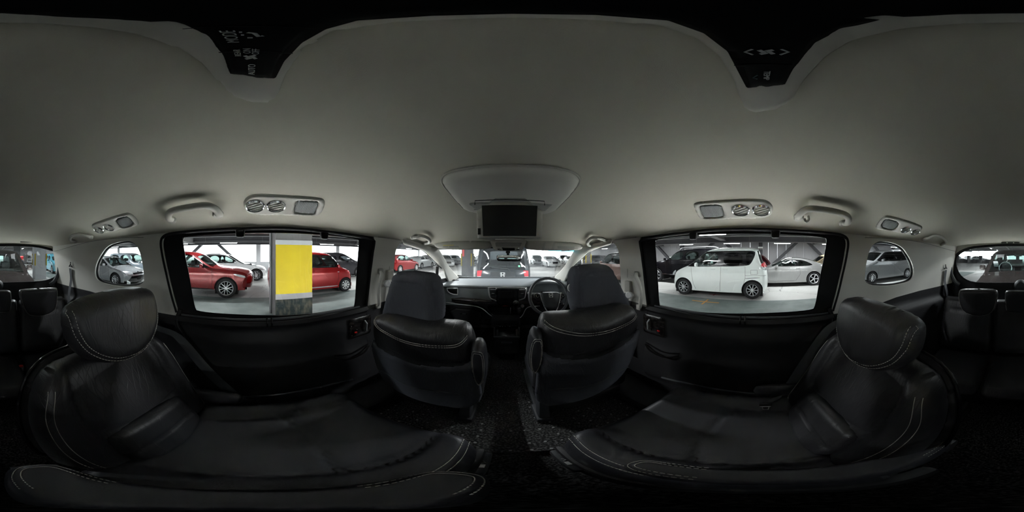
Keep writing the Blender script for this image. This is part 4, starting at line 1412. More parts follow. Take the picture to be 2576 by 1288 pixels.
# ---- their belts
for nm, P, lab in (('left', [Vector((-0.70, -0.47, 1.10)), spt(412, 815, off=0.06), onx(450, 850, -0.655), onx(520, 930, -0.65), onx(585, 990, -0.65), onx(645, 1032, -0.65)], 'wide grey seat belt hanging over the left captain seat'),
                   ('right', [Vector((0.68, -0.42, 1.12)), Vector(onx(2092, 822, 0.675)), onx(2060, 860, 0.665), onx(2020, 920, 0.662), onx(1975, 985, 0.655), onz(1928, 1014, 0.705)], 'grey seat belt with a hanging metal tongue at the right captain seat')):
    P = [Vector(p) for p in P]
    e = empty('seat_belt', P[0], lab, 'seat belt')
    mb = MB(); mb.tube(smoothpath(P, 6), 0.0235, 8, flat=((1 if nm == 'right' else -1, -0.35, 0.35), 0.05)); reparent(mb.build('strap', 'belt'), e)
    mb = MB(); mb.box(P[0], (0.02, 0.06, 0.05), bev=0.006); reparent(mb.build('upper_guide', 'plastic'), e)
    t = P[-1]
    if nm == 'right':
        q = Vector(onz(1926, 1027, 0.688))
        mb = MB()
        mb.tube([q + Vector((0, -.012, .014)), q + Vector((0, .012, .014)), q + Vector((0, .009, -.010)), q + Vector((0, -.009, -.010))], 0.0022, 6, closed=True)
        mb.tube([q + Vector((0, -.018, .018)), q + Vector((0, .020, .018))], 0.0025, 6)
        reparent(mb.build('tongue', 'white'), e)
        mb = MB(); mb.box(q + Vector((0.004, 0, .028)), (0.010, .045, .022), bev=0.004); reparent(mb.build('tongue_grip', 'plastic'), e)
    else:
        mb = MB(); mb.box(t, (0.012, 0.05, 0.05), bev=0.004); reparent(mb.build('anchor', 'plastic'), e)

# ---- front seats, seen from behind
def pl_uv(fr, px, py):
    d = ray(px, py)
    t = ((fr[0] - CAMP) @ fr[3]) / (d @ fr[3])
    p = CAMP + d * t - fr[0]
    return (float(p @ fr[1]), float(p @ fr[2]))


def front_seat(s, cx, label, back, head, hood, band, top_st, arm, yh, foot):
    e = empty('bucket_seat', (cx, 0.75, 0.36), label, 'seat', 'front seats seen from behind')
    v = np.array([0, 0.66 - 0.56, 0.55 - 1.05]); v = -v / np.linalg.norm(v)
    n = np.cross([1, 0, 0], v); n = -n if n[1] > 0 else n
    fb = (np.array([0, 0.56, 1.05]), np.array([1., 0, 0]), v, n)
    ob = chaikin([pl_uv(fb, *p) for p in back], 2)
    bl = [pl_uv(fb, *p) for p in band]
    c0 = ob.mean(0)
    pb = Puff(ob, fb, T=0.045, Tb=0.10, r=0.06, rb=0.06, step=0.014, seams=[(bl, .006, .012)], bulge=lambda u, v_: 0.02 * np.exp(-((u - c0[0]) / 0.14) ** 2))
    bk = pb.make('backrest', 'leather', e)
    # back panel below the band
    low = [p for p in ob if dist_line([p], bl)[0] > 0.0 and p[1] < np.interp(p[0], sorted([q[0] for q in bl]), [q[1] for q in sorted(bl)]) - 0.005]
    low = np.array(low)
    ordr = np.argsort(np.arctan2(low[:, 1] - c0[1] + 0.1, low[:, 0] - c0[0]))
    bls = sorted(bl)
    ls = sorted(low.tolist(), key=lambda p: p[0])
    # go round: band from left to right, then the lower outline from right to left
    ang = sorted(low.tolist(), key=lambda p: -math.atan2(p[0] - c0[0], -(p[1] - c0[1]) + 0.02))
    poly = [(a, b - 0.008) for a, b in bls] + ang
    poly = np.array(poly); cc = poly.mean(0); poly = cc + (poly - cc) * np.array([0.985, 0.985])
    pp = Puff(poly, (fb[0] + fb[3] * 0.035, fb[1], fb[2], fb[3]), T=0.022, Tb=0.02, r=0.03, step=0.014, pw=2.4, bulge=lambda u, v_: 0.02 * np.exp(-((u - c0[0]) / 0.16) ** 2))
    pnl = pp.make('back_panel', 'fabric', e)
    for dx in (0, 0.010):
        st_on(pb, [(a, b - dx) for a, b in [pl_uv(fb, *p) for p in top_st]], 'stitching', bk, None, length=0.006, gap=0.0035, r=0.0010, lift=0.001)
    # pocket
    u0, u1 = poly[:, 0].min() + 0.045, poly[:, 0].max() - 0.05
    vm = poly[:, 1].min() + 0.55 * (poly[:, 1].max() - poly[:, 1].min())
    def inner(u, v_): return (u, v_)
    L = [(u, vm - 0.05 + 0.012 * math.cos(k * 0.6)) for k, u in enumerate(np.linspace(u0, u1, 14))]
    L = [q for q in L if inside([q], poly)[0]]
    mb = MB(); mb.tube([tuple(x) for x in pp.surf(np.array(L), 0.001)], 0.004, 8); mb.build('pocket_edge', 'plastic_grey', pnl)
    # head restraint
    fh = (np.array([0, yh, 1.15]), np.array([1., 0, 0]), np.array([0, -0.03, 1.0]), np.array([0, -1.0, -0.03]))
    oh = chaikin([pl_uv(fh, *p) for p in head], 2)
    hl = [pl_uv(fh, *p) for p in hood]
    ph = Puff(oh, fh, T=0.040, Tb=0.085, r=0.045, rb=0.05, step=0.010, pw=2.4, seams=[(hl, .004, .006)])
    hd = ph.make('head_restraint', 'fabric', e)
    cu_ = oh.mean(0)
    # tube-free posts
    for q in (-0.05, 0.05):
        mb = MB(); mb.tube([(fh[0][0] + cu_[0] + q, yh + 0.02, 1.15 + oh[:, 1].min() + 0.03), (fh[0][0] + cu_[0] + q, yh + 0.01, 1.15 + oh[:, 1].min() - 0.08)], 0.006, 8); sitem(e, mb, 'head_restraint_post', 'chrome')
    # folded-up armrest
    fa = (fb[0] + fb[3] * 0.02, fb[1], fb[2], fb[3])
    oa = chaikin([pl_uv(fa, *p) for p in arm], 2)
    pa = Puff(oa, fa, T=0.045, Tb=0.04, r=0.025, step=0.009)
    am = pa.make('armrest', 'leather_plain', e)
    ca = oa.mean(0)
    for k_ in (0.70, 0.56):
        q = ca + (oa - ca) * np.array([k_, 0.5 + k_ / 2])
        mb = MB(); stitches(mb, [tuple(x) for x in pa.surf(resample(np.vstack([q, q[:1]]), 0.006, False), 0.0006)], 0.005, 0.003, 0.0009); mb.build('stitching', 'stitch', am)
    # cushion, bracket and rails
    mb = MB(); mb.box((cx, 0.93, 0.60), (0.50, 0.52, 0.14), bev=0.05, seg=3); sitem(e, mb, 'cushion', 'leather_plain')
    mb = MB(); mb.box((cx, 0.92, 0.48), (0.42, 0.46, 0.12), bev=0.02); sitem(e, mb, 'seat_base', 'plastic')
    f = onz(*foot, 0.362)
    mb = MB(); mb.box((f[0], 0.70, 0.46), (0.055, 0.07, 0.24), rot=(R(-8), 0, 0), bev=0.012, taper=(0.8, 1.3)); mb.box((f[0], 0.72, 0.382), (0.075, 0.16, 0.05), bev=0.012); mb.box((f[0], 1.0, 0.38), (0.05, 0.5, 0.04), bev=0.008)
    sitem(e, mb, 'rail_cover', 'plastic_grey')
    mb = MB(); x2 = 2 * cx - f[0]; mb.box((x2, 0.95, 0.385), (0.05, 0.55, 0.05), bev=0.008); sitem(e, mb, 'seat_rail', 'plastic')
    mb = MB(); mb.tube([tuple(v_) for v_ in pb.surf(np.array([(u, min(vv_, 9)) for u, vv_ in bl]), 0.0)], 0.003, 6); mb.build('band_piping', 'leather_plain', bk)
    return e, hd, ph


def z3(pts): return [(940 + x * 0.2717, 560 + y * 0.2717) for x, y in pts]
headL = z3([(225, 458), (260, 447), (350, 442), (450, 448), (540, 470), (580, 500), (605, 560), (625, 650), (638, 750), (641, 880), (620, 925), (560, 985), (500, 1002), (400, 995), (300, 970), (180, 930), (92, 893), (98, 850), (120, 750), (150, 640), (180, 540), (198, 482)])
hoodL = z3([(185, 545), (250, 542), (400, 560), (500, 585), (545, 640), (570, 740), (577, 900), (565, 980)])
backL = [(944, 803), (950, 792), (975, 790), (1020, 800), (1060, 810), (1105, 816), (1150, 820), (1178, 830), (1192, 848), (1205, 900), (1216, 950), (1219, 985), (1208, 1003), (1180, 1010), (1140, 1004), (1080, 990), (1030, 975), (990, 955), (967, 925), (953, 880), (946, 840)]
bandL = [(950, 842), (965, 856), (1000, 870), (1050, 883), (1100, 891), (1150, 894), (1196, 888)]
stL = z3([(35, 865), (90, 910), (150, 945), (300, 1000), (500, 1040), (700, 1060), (820, 1050), (880, 1015)])
armL = [(1186, 862), (1196, 856), (1214, 858), (1224, 868), (1228, 900), (1226, 940), (1219, 956), (1205, 960), (1192, 942), (1184, 900)]
front_seat(-1, -0.37, 'front passenger seat on the left, seen from behind, with a raised armrest', backL, headL, hoodL, bandL, stL, armL, 0.60, (1190, 1012))
headR = z3([(1865, 400), (1950, 385), (2050, 380), (2130, 385), (2182, 405), (2222, 480), (2270, 580), (2320, 680), (2355, 745), (2345, 792), (2250, 828), (2100, 855), (1950, 868), (1895, 868), (1850, 845), (1825, 780), (1815, 700), (1812, 600), (1820, 500), (1840, 440)])
hoodR = z3([(1890, 855), (1882, 700), (1880, 570), (1895, 505), (1950, 468), (2100, 455), (2185, 460), (2215, 482)])
backR = [(1356, 818), (1364, 804), (1388, 795), (1450, 792), (1540, 778), (1576, 766), (1592, 772), (1600, 788), (1598, 812), (1588, 850), (1570, 900), (1545, 935), (1500, 965), (1440, 988), (1390, 1000), (1352, 1004), (1338, 985), (1342, 940), (1346, 880), (1350, 845)]
bandR = [(1352, 862), (1400, 872), (1450, 872), (1500, 865), (1545, 850), (1575, 832), (1592, 815)]
stR = z3([(1570, 890), (1650, 915), (1750, 935), (1850, 945), (1950, 942), (2150, 915), (2300, 870), (2390, 815)])
armR = [(1338, 828), (1352, 826), (1363, 832), (1366, 860), (1362, 900), (1348, 926), (1336, 930), (1326, 915), (1322, 880), (1328, 845)]
e, hd, ph = front_seat(1, 0.37, 'driver seat on the right, seen from behind, with a white-ringed button on the headrest', backR, headR, hoodR, bandR, stR, armR, 0.66, (1352, 1018))
mb = MB(); c = ony(1438, 724, 0.655)
mb.lathe([(0.0, 0.003), (0.0135, 0.003), (0.0145, 0.006), (0.0195, 0.006), (0.021, 0.0)], c, (-0.75, -0.65, 0), 28); rb = sitem(e, mb, 'side_button', 'white')
mb = MB(); mb.lathe([(0.021, 0.0), (0.0235, 0.003), (0.0245, -0.004)], c, (-0.75, -0.65, 0), 28, cap=False); mb.build('button_bezel', 'rubber', rb)

# ---- third-row bench
e = empty('third_row_bench', (0, -1.30, 0.36), 'black three-place third-row bench with low head restraints', 'seat')
for (x0, x1) in ((-0.60, -0.21), (-0.195, 0.17), (0.185, 0.60)):
    c = (x0 + x1) / 2; w_ = x1 - x0
    th = R(14)
    fb = (np.array([c, -1.18, 0.64]), np.array([1., 0, 0]), np.array([0, -math.sin(th), math.cos(th)]), np.array([0, math.cos(th), math.sin(th)]))
    pb = Puff(chaikin(rrect(w_, 0.46, 0.03, cy=0.23), 1), fb, T=0.05, Tb=0.05, r=0.035, step=0.02, pw=2.4, seams=[([(-w_ / 2, .33), (-w_ / 4, .345), (w_ / 4, .345), (w_ / 2, .33)], .006, .008), ([(-w_ / 2, .04), (w_ / 2, .04)], .006, .01)])
    pb.make('backrest', 'leather', e)
    fc = (np.array([c, -0.97, 0.56]), np.array([1., 0, 0]), np.array([0, 1., 0]), np.array([0, 0, 1.]))
    pc = Puff(rrect(w_, 0.46, 0.05), fc, T=0.06, Tb=0.06, r=0.05, step=0.02, pw=2.4)
    pc.make('cushion', 'leather', e)
mb = MB(); mb.box((0, -1.0, 0.45), (1.1, 0.40, 0.14), bev=0.02); sitem(e, mb, 'bench_base', 'plastic')
YH = -1.195
fh = (np.array([0, YH, 1.0]), np.array([1., 0, 0]), np.array([0, 0, 1.]), np.array([0, 1., 0]))
def rr1(pts): return [(x * 0.472, 680 + y * 0.472) for x, y in pts]
def rr4(pts): return [(1876 + x * 0.472, 680 + y * 0.472) for x, y in pts]
def hflip(fr, pts): return [((lambda q: (q[0], q[1]))(pl_uv(fr, *p))) for p in pts]
for pts in (rr1([(97, 112), (110, 100), (200, 95), (297, 91), (307, 100), (302, 180), (290, 215), (240, 240), (180, 245), (140, 235), (112, 180)]),
            rr4([(1134, 112), (1150, 98), (1240, 97), (1330, 100), (1347, 114), (1343, 160), (1328, 212), (1290, 240), (1230, 245), (1160, 222), (1136, 165)]),
            rr4([(1380, 118), (1392, 106), (1440, 105), (1483, 106)]) + rr1([(10, 104), (50, 106), (62, 120), (62, 208), (45, 222), (0, 224)]) + rr4([(1440, 226), (1395, 222), (1383, 208)])):
    q = np.array(hflip(fh, pts))
    # the outline must turn the same way as the frame
    q = chaikin(q, 1)
    ph = Puff(q, fh, T=0.030, Tb=0.05, r=0.03, step=0.012, pw=2.4)
    h = ph.make('head_restraint', 'leather', e)
    mb = MB(); c = q.mean(0); q2 = c + (q - c) * 0.93
    stitches(mb, [tuple(v) for v in ph.surf(resample(np.vstack([q2, q2[:1]]), 0.01, False), 0.0006)], 0.008, 0.005, 0.0010); mb.build('stitching', 'stitch', h)
for px, py, mm, lab in ((53, 926, 'white', 'third-row belt buckle with red button on the left'), (2502, 930, 'rubber', 'third-row belt buckle with red button on the right')):
    c = ony(px, py, -1.02)
    e = empty('belt_buckle', c, lab, 'buckle')
    mb = MB(); mb.box((0, 0, 0), (0.030, 0.022, 0.055), bev=0.005); mb.build('buckle_body', mm, e)
    mb = MB(); mb.box((0, 0.004, 0.024), (0.026, 0.022, 0.014), bev=0.003); mb.build('red_button', 'red', e)
    mb = MB(); mb.tube([(0, 0, -0.02), (0, -0.02, 0.60 - c[2])], 0.010, 8, flat=((0, 1, 0), 0.4)); mb.build('strap', 'belt', e)
# floor rails behind the right captain seat
e = empty('floor_rail', (0.27, -0.55, 0.36), 'grey slide rail let into the carpet behind the right captain seat', 'rail')
mb = MB()
mb.box((0, 0, 0.012), (0.11, 0.85, 0.018), bev=0.006); o = mb.build('rail_plate', 'plastic', e)
mb = MB()
for q in (-0.025, 0.025): mb.box((q, 0, 0.024), (0.018, 0.84, 0.008), bev=0.002)
mb.build('rail_track', 'plastic_grey', e)

# ================================================================ DASHBOARD AND CONTROLS
YD_ = 1.60
def dz(pts): return [(1100 + x * 0.1941, 680 + y * 0.1941) for x, y in pts]
def dp(pts, yy=YD_): return np.array([ony(*p, yy)[[0, 2]] for p in dz(pts)])
db = empty('dashboard', (0, 1.9, 0.36), 'slate and black dashboard with silver trim line', 'dashboard')
def FR(yy): return (np.array([0, yy, 0.0]), np.array([1., 0, 0]), np.array([0, 0, 1.]), np.array([0, -1., 0]))
def face(name, pts, yy, m, T=0.006, Tb=0.004, r=0.004, step=0.012, parent=None, it=1, holes=(), px=True, pw=2.0):
    q = dp(pts, yy) if px else np.array(pts, float)
    if it: q = chaikin(q, it)
    o = puffobj(name, q, FR(yy), m, None, T=T, Tb=Tb, r=r, step=step, holes=[dp(h, yy) for h in holes], pw=pw)
    if parent is None: parent = db
    o.parent = parent; o.location = -Vector(db.location) if parent is db else Vector((0, 0, 0))
    return o
# top pad and upper face, one profile drawn across the car
prof = [(2.30, 1.120), (2.10, 1.128), (1.85, 1.138), (1.70, 1.143), (1.645, 1.140), (1.625, 1.128), (1.622, 1.118), (1.632, 1.112), (1.618, 1.10), (1.606, 1.05), (1.602, 0.98), (1.61, 0.93)]
xs = np.linspace(-0.745, 0.745, 60)
V = []; F = []
for x in xs:
    k = (x / 0.745)
    for (y, z) in prof:
        fy = y + (0.10 * abs(k) ** 3 * (y < 1.72)) * -1.0 + 0.03 * (1 - k * k) * 0
        hood = 0.045 * math.exp(-((x - 0.39) / 0.16) ** 4) * (1 if y < 1.80 and z > 1.11 else 0)
        V.append((x, fy - 0.03 * (hood > 0.02) * (y < 1.7), z + hood - 0.012 * abs(k) ** 4))
n = len(prof)
for i in range(len(xs) - 1):
    for j in range(n - 1): F.append((i * n + j, i * n + j + 1, (i + 1) * n + j + 1, (i + 1) * n + j))
o = mesh('top_pad', V, F, 'dash', auto=60); reparent(o, db)
# lower bulk of the dashboard
b = MB(); b.box((0, 1.80, 0.84), (1.46, 0.36, 0.30), bev=0.05, seg=3); reparent(b.build('lower_body', 'plastic'), db)
b = MB(); b.tube([(-0.74, 1.52, 1.118), (-0.5, 1.59, 1.120), (0, 1.615, 1.120), (0.2, 1.61, 1.120)], 0.004, 6); reparent(b.build('upper_seam', 'rubber'), db)
# woodgrain band and centre panel above the silver line
line = dz([(78, 412), (180, 425), (300, 442), (420, 455), (520, 472), (580, 495), (620, 522), (660, 560), (700, 590), (730, 606), (765, 614), (900, 616), (1060, 614), (1090, 600), (1112, 572), (1130, 535), (1150, 500), (1185, 476), (1240, 468), (1330, 462)])
wood = dz([(78, 412), (180, 425), (300, 442), (420, 455), (520, 472), (580, 495), (620, 522), (660, 560), (700, 590), (730, 606), (765, 614), (900, 616), (1060, 614), (1090, 600), (1112, 572), (1130, 535), (1150, 500), (1185, 476), (1240, 468), (1400, 460), (1400, 330), (1170, 320), (1160, 230), (1050, 225), (760, 225), (700, 390), (560, 372), (330, 352), (200, 345), (78, 345)])
q = np.array([ony(*p, YD_ - 0.02)[[0, 2]] for p in wood])
tray = dp([(672, 478), (940, 480), (940, 572), (745, 572), (715, 550)], YD_ - 0.02)
o = puffobj('woodgrain_panel', q, FR(YD_ - 0.02), 'woodgrain', None, T=0.018, Tb=0.02, r=0.012, step=0.02, holes=[tray]); reparent(o, db)
L = [tuple(ony(*p, YD_ - 0.045)) for p in line]
b = MB(); b.tube(smoothpath(L, 4), 0.0045, 8); reparent(b.build('silver_trim', 'satin'), db)
# left vent, centre vents, screen
def loop_trim(name, pts, yy, r, closed, m='satin', parent=None):
    P = [tuple(ony(*p, yy)) for p in dz(pts)]
    b = MB(); b.tube(P if closed else smoothpath(P, 3), r, 8, closed=closed, flat=((0, 1, 0), 0.8)); return reparent(b.build(name, m), db)
loop_trim('side_vent_surround', [(124, 234), (190, 233), (262, 234), (264, 275), (263, 314), (208, 310), (170, 298), (140, 276), (127, 252)], YD_ - 0.055, 0.0055, True)
b = MB()
for k in range(4):
    a_ = dp([(140 + k * 6, 250 + k * 15)], YD_ - 0.045)[0]; c_ = dp([(254, 248 + k * 15)], YD_ - 0.045)[0]
    b.box(((a_[0] + c_[0]) / 2, YD_ - 0.045, (a_[1] + c_[1]) / 2), (c_[0] - a_[0], 0.012, 0.003), rot=(R(25), 0, 0))
reparent(b.build('side_vent_vanes', 'rubber'), db)
o = face('side_vent_back', [(130, 238), (258, 238), (258, 306), (205, 304), (150, 280)], YD_ - 0.04, 'matte_black', T=0.001, it=0)
loop_trim('centre_surround', [(762, 400), (745, 384), (715, 374), (688, 356), (676, 320), (664, 240), (672, 228), (780, 224), (900, 221), (1040, 224), (1142, 228), (1158, 240), (1148, 290), (1136, 352), (1100, 374), (1058, 386)], YD_ - 0.050, 0.0055, False)
face('centre_panel', [(768, 232), (1052, 232), (1052, 400), (1030, 455), (800, 455), (768, 410)], YD_ - 0.042, 'gloss_black', T=0.006, it=0)
face('navigation_screen', [(790, 264), (985, 264), (985, 374), (790, 374)], YD_ - 0.050, 'screen', T=0.002, r=0.002, it=0)
for k in range(2):
    x0, x1 = ((680, 768), (1054, 1146))[k]
    face('vent_back', [(x0, 240), (x1, 240), (x1 - (0 if k == 0 else 8), 372), (x0 + 8, 372)], YD_ - 0.036, 'matte_black', T=0.001, it=0)
    b = MB()
    for j in range(6):
        a_ = dp([(x0 + 6, 252 + j * 21)], YD_ - 0.045)[0]; c_ = dp([(x1 - 6, 252 + j * 21)], YD_ - 0.045)[0]
        b.box(((a_[0] + c_[0]) / 2, YD_ - 0.045, (a_[1] + c_[1]) / 2), (c_[0] - a_[0], 0.010, 0.0035), rot=(R(20), 0, 0))
    reparent(b.build('vent_vanes', 'plastic_grey'), db)
    a_ = dp([((x0 + x1) / 2, 299)], YD_ - 0.052)[0]
    b = MB(); b.box((a_[0], YD_ - 0.054, a_[1]), (0.026, 0.005, 0.004), bev=0.001); reparent(b.build('vent_slider', 'satin'), db)
# storage recess, gear panel and lever
b = MB()
t3 = dp([(672, 478), (940, 480), (940, 572), (745, 572), (715, 550)], YD_ + 0.06)
b.add([(p[0], YD_ - 0.02, p[1]) for p in tray] + [(p[0], YD_ + 0.06, p[1]) for p in tray], [(i, (i + 1) % 5, 5 + (i + 1) % 5, 5 + i) for i in range(5)] + [(9, 8, 7, 6, 5)])
reparent(b.build('storage_recess', 'plastic', smooth=False), db)
face('gear_panel', [(942, 478), (1082, 478), (1088, 560), (1075, 578), (942, 578)], YD_ - 0.036, 'gloss_black', T=0.004, it=0)
for x in (950, 1050, 1070):
    a_ = dp([(x, 482)], YD_ - 0.045)[0]; c_ = dp([(x, 572)], YD_ - 0.045)[0]
    b = MB(); b.box((a_[0], YD_ - 0.045, (a_[1] + c_[1]) / 2), (0.0045, 0.003, a_[1] - c_[1]), bev=0.001); reparent(b.build('gear_gate_strip', 'chrome'), db)
gl_ = empty('gear_lever', (0, 0, 0), 'chrome and black gear lever on the centre panel', 'lever')
p0_ = Vector(ony(*dz([(1020, 545)])[0], YD_ - 0.05)); p1_ = Vector(ony(*dz([(1018, 430)])[0], YD_ - 0.16))
gl_.location = p0_
b = MB(); b.tube([p0_ + Vector((0, 0.02, 0)), p1_], 0.009, 10); reparent(b.build('lever_shaft', 'chrome'), gl_)
b = MB(); b.lathe([(0, 0.026), (0.016, 0.024), (0.026, 0.014), (0.028, 0.002), (0.022, -0.016), (0.014, -0.03), (0.011, -0.04)], p1_, (0.1, -0.35, 1), 24); kn = reparent(b.build('lever_knob', 'gloss_black'), gl_)
b = MB(); b.lathe([(0.0275, -0.004), (0.029, 0.0), (0.0275, 0.006)], p1_ + Vector((0, 0, 0.004)), (0.1, -0.35, 1), 24, cap=False); o = b.build('knob_band', 'chrome'); o.parent = kn
face('hazard_button', [(840, 455), (935, 455), (935, 470), (848, 470)], YD_ - 0.045, 'red', T=0.004, it=0, r=0.002)
a_ = dp([(888, 462)], YD_ - 0.05)[0]; b = MB(); b.tube([(a_[0] - 0.005, YD_ - 0.0505, a_[1] - 0.003), (a_[0] + 0.005, YD_ - 0.0505, a_[1] - 0.003), (a_[0], YD_ - 0.0505, a_[1] + 0.004)], 0.0006, 4, closed=True); reparent(b.build('hazard_mark', 'white'), db)
c = Vector(ony(*dz([(1103, 462)])[0], YD_ - 0.045)); b = MB(); b.lathe([(0, .004), (0.011, .005), (0.0115, .007), (0.016, .006), (0.017, 0)], c, (0, -1, 0), 24); o = reparent(b.build('start_button', 'satin'), db)
b = MB(); b.lathe([(0.006, .0065), (0.009, .0065)], c, (0, -1, 0), 20, cap=False); p_ = b.build('start_button_mark', 'red'); p_.parent = o
face('glove_box_lid', [(130, 470), (560, 500), (600, 640), (420, 690), (260, 690)], YD_ + 0.01, 'plastic', T=0.016, r=0.02, Tb=0.02)
face('glove_box_handle', [(300, 555), (375, 560), (388, 578), (296, 572)], YD_ - 0.018, 'plastic_grey', T=0.008, it=0)
b = MB(); c = Vector(ony(*dz([(636, 648)])[0], YD_ - 0.0)); b.lathe([(0, .01), (0.012, .01), (0.014, 0)], c, (0, -1, 0), 18); reparent(b.build('power_socket', 'rubber'), db)
# centre stack: switch panel, tray, lower box
YC = 1.44
cs = empty('centre_console', (0, YC, 0.36), 'black lower centre console with an open tray', 'console')
def cface(name, pts, yy, m, **k):
    o = face(name, pts, yy, m, parent=cs, **k); o.location = -Vector(cs.location); return o
def cbox(name, x0, y0, x1, y1, ya, yb_, m, bev=0.006):
    a_ = dp([(x0, y0)], ya)[0]; c_ = dp([(x1, y1)], ya)[0]
    b = MB(); b.box(((a_[0] + c_[0]) / 2, (ya + yb_) / 2, (a_[1] + c_[1]) / 2), (abs(c_[0] - a_[0]), abs(yb_ - ya), abs(a_[1] - c_[1])), bev=bev); return reparent(b.build(name, m), cs)
cbox('upper_body', 700, 625, 1075, 752, YC + 0.03, 1.66, 'plastic')
cface('switch_panel', [(765, 702), (1040, 702), (1048, 748), (762, 748)], YC + 0.03, 'gloss_black', T=0.004, it=0)
for x, w_ in ((815, 28), (846, 10), (880, 10), (938, 30)):
    a_ = dp([(x, 728)], YC + 0.024)[0]; b = MB(); b.box((a_[0], YC + 0.025, a_[1]), (w_ * 0.0005, 0.001, 0.003)); reparent(b.build('switch_marking', 'mark', smooth=False), cs)
cbox('back_wall', 745, 750, 1050, 880, YC + 0.12, YC + 0.14, 'plastic')
for x0, x1 in ((728, 746), (1052, 1072)): cbox('tray_post', x0, 750, x1, 880, YC, YC + 0.15, 'plastic_grey')
for x0, x1 in ((768, 792), (1020, 1042)): cbox('tray_inner_post', x0, 770, x1, 862, YC + 0.01, YC + 0.03, 'plastic_grey', 0.003)
cbox('tray', 730, 858, 1068, 886, YC - 0.005, YC + 0.16, 'plastic_grey')
cbox('lower_box', 745, 886, 1055, 1085, YC, 1.66, 'plastic', 0.015)
cbox('drawer_front', 760, 905, 1040, 985, YC - 0.006, YC + 0.02, 'plastic', 0.005)
cbox('drawer_handle', 828, 930, 970, 950, YC - 0.012, YC - 0.002, 'plastic_grey', 0.003)
cbox('kick_panel', 790, 1080, 1010, 1130, YC + 0.06, 1.6, 'rubber')
o_ = dp([(900, 1100)], YC)[0]
b = MB(); b.box((dp([(900, 1000)], YC)[0][0], 1.56, 0.42), (0.14, 0.2, 0.12), bev=0.01); reparent(b.build('console_foot', 'rubber'), cs)

# ---- steering wheel
wc = Vector(ony(*dz([(1450, 338)])[0], 1.45))
sw = empty('steering_wheel', wc, 'black leather three-spoke steering wheel with silver trims', 'steering wheel')
tw = R(24)
wu = Vector((1, 0, 0)); wv_ = Vector((0, math.sin(tw), math.cos(tw))); wnn = wu.cross(wv_) * 1.0     # towards the driver
if wnn.y > 0: wnn = -wnn
RW_ = 0.180
b = MB(); b.tube([wu * RW_ * math.cos(a) + wv_ * RW_ * math.sin(a) for a in np.linspace(0, 2 * PI, 49)[:-1]], 0.0155, 12, closed=True); b.build('rim', 'plastic_grey', sw)
b = MB(); b.tube([wu * (RW_ - 0.011) * math.cos(a) + wv_ * (RW_ - 0.011) * math.sin(a) + wnn * 0.011 for a in np.linspace(0, 2 * PI, 97)[:-1]], 0.0012, 5, closed=True); b.build('rim_seam', 'satin', sw)
frw = (np.zeros(3), np.array(wu), np.array(wv_), np.array(wnn))
def wuv(x, y):
    d = ray(*dz([(x, y)])[0]); n_ = np.array(wnn); c_ = np.array(wc)
    t = ((c_ - CAMP) @ n_) / (d @ n_); p = CAMP + d * t - c_
    return (float(p @ frw[1]), float(p @ frw[2]))
def wface(name, pts, off, m, T=0.01, Tb=0.01, r=0.01, step=0.01, it=1, par=None):
    q = chaikin([wuv(*p) for p in pts], it) if it else np.array([wuv(*p) for p in pts])
    fr_ = (np.array(wnn) * off, frw[1], frw[2], frw[3])
    return puffobj(name, q, fr_, m, par or sw, T=T, Tb=Tb, r=r, step=step)
hb = wface('hub', [(1335, 288), (1450, 280), (1580, 286), (1592, 330), (1565, 470), (1540, 505), (1400, 500), (1370, 470), (1340, 350)], 0.012, 'plastic_grey', T=0.02, Tb=0.03, r=0.02)
wface('spoke', [(1250, 300), (1340, 290), (1350, 400), (1300, 390), (1255, 360)], 0.0, 'plastic', T=0.012)
wface('spoke', [(1580, 290), (1660, 300), (1650, 360), (1600, 390), (1570, 400)], 0.0, 'plastic', T=0.012)
wface('spoke', [(1395, 490), (1540, 490), (1525, 560), (1430, 560)], 0.0, 'gloss_black', T=0.012)
for x, y in ((1297, 335), (1622, 325)):
    u_, v_ = wuv(x, y); c = Vector(frw[1] * u_ + frw[2] * v_) + wnn * 0.014
    b = MB(); b.lathe([(0, .006), (0.010, .006), (0.012, .003), (0.020, .004), (0.022, 0)], c, wnn, 22); b.build('switch_pad', 'gloss_black', sw)
    b = MB(); b.lathe([(0.0125, .0045), (0.0135, .0055), (0.0145, .0045)], c, wnn, 22, cap=False); b.build('switch_ring', 'satin', sw)
for x, y in ((1335, 420), (1350, 450), (1590, 405), (1580, 440)):
    u_, v_ = wuv(x, y); c = Vector(frw[1] * u_ + frw[2] * v_) + wnn * 0.016
    b = MB(); b.box(c, (0.010, 0.006, 0.012), bev=0.002); b.build('switch', 'gloss_black', sw)
for pts in ([(1328, 295), (1345, 370), (1375, 450), (1410, 520), (1442, 545)], [(1592, 292), (1585, 370), (1570, 440), (1550, 500), (1530, 545)]):
    b = MB(); b.tube(smoothpath([Vector(frw[1] * wuv(*p)[0] + frw[2] * wuv(*p)[1]) + wnn * 0.016 for p in pts], 5), 0.0042, 8); b.build('silver_spoke_trim', 'satin', sw)
b = MB(); b.tube([Vector(frw[1] * wuv(1442, 545)[0] + frw[2] * wuv(1442, 545)[1]) + wnn * 0.016, Vector(frw[1] * wuv(1530, 545)[0] + frw[2] * wuv(1530, 545)[1]) + wnn * 0.016], 0.004, 8); b.build('silver_spoke_trim', 'satin', sw)
u_, v_ = wuv(1462, 333)
h_emblem(sw, tuple(Vector(frw[1] * u_ + frw[2] * v_) + wnn * 0.034), 0.040, rot=(-tw, 0, 0))
b = MB(); b.tube([wc * 0, -wnn * 0.13], 0.035, 16); b.build('column', 'plastic', sw)
b = MB(); b.box(Vector((0, 0.14, -0.03)), (0.13, 0.16, 0.10), bev=0.03); b.build('column_cover', 'plastic', sw)
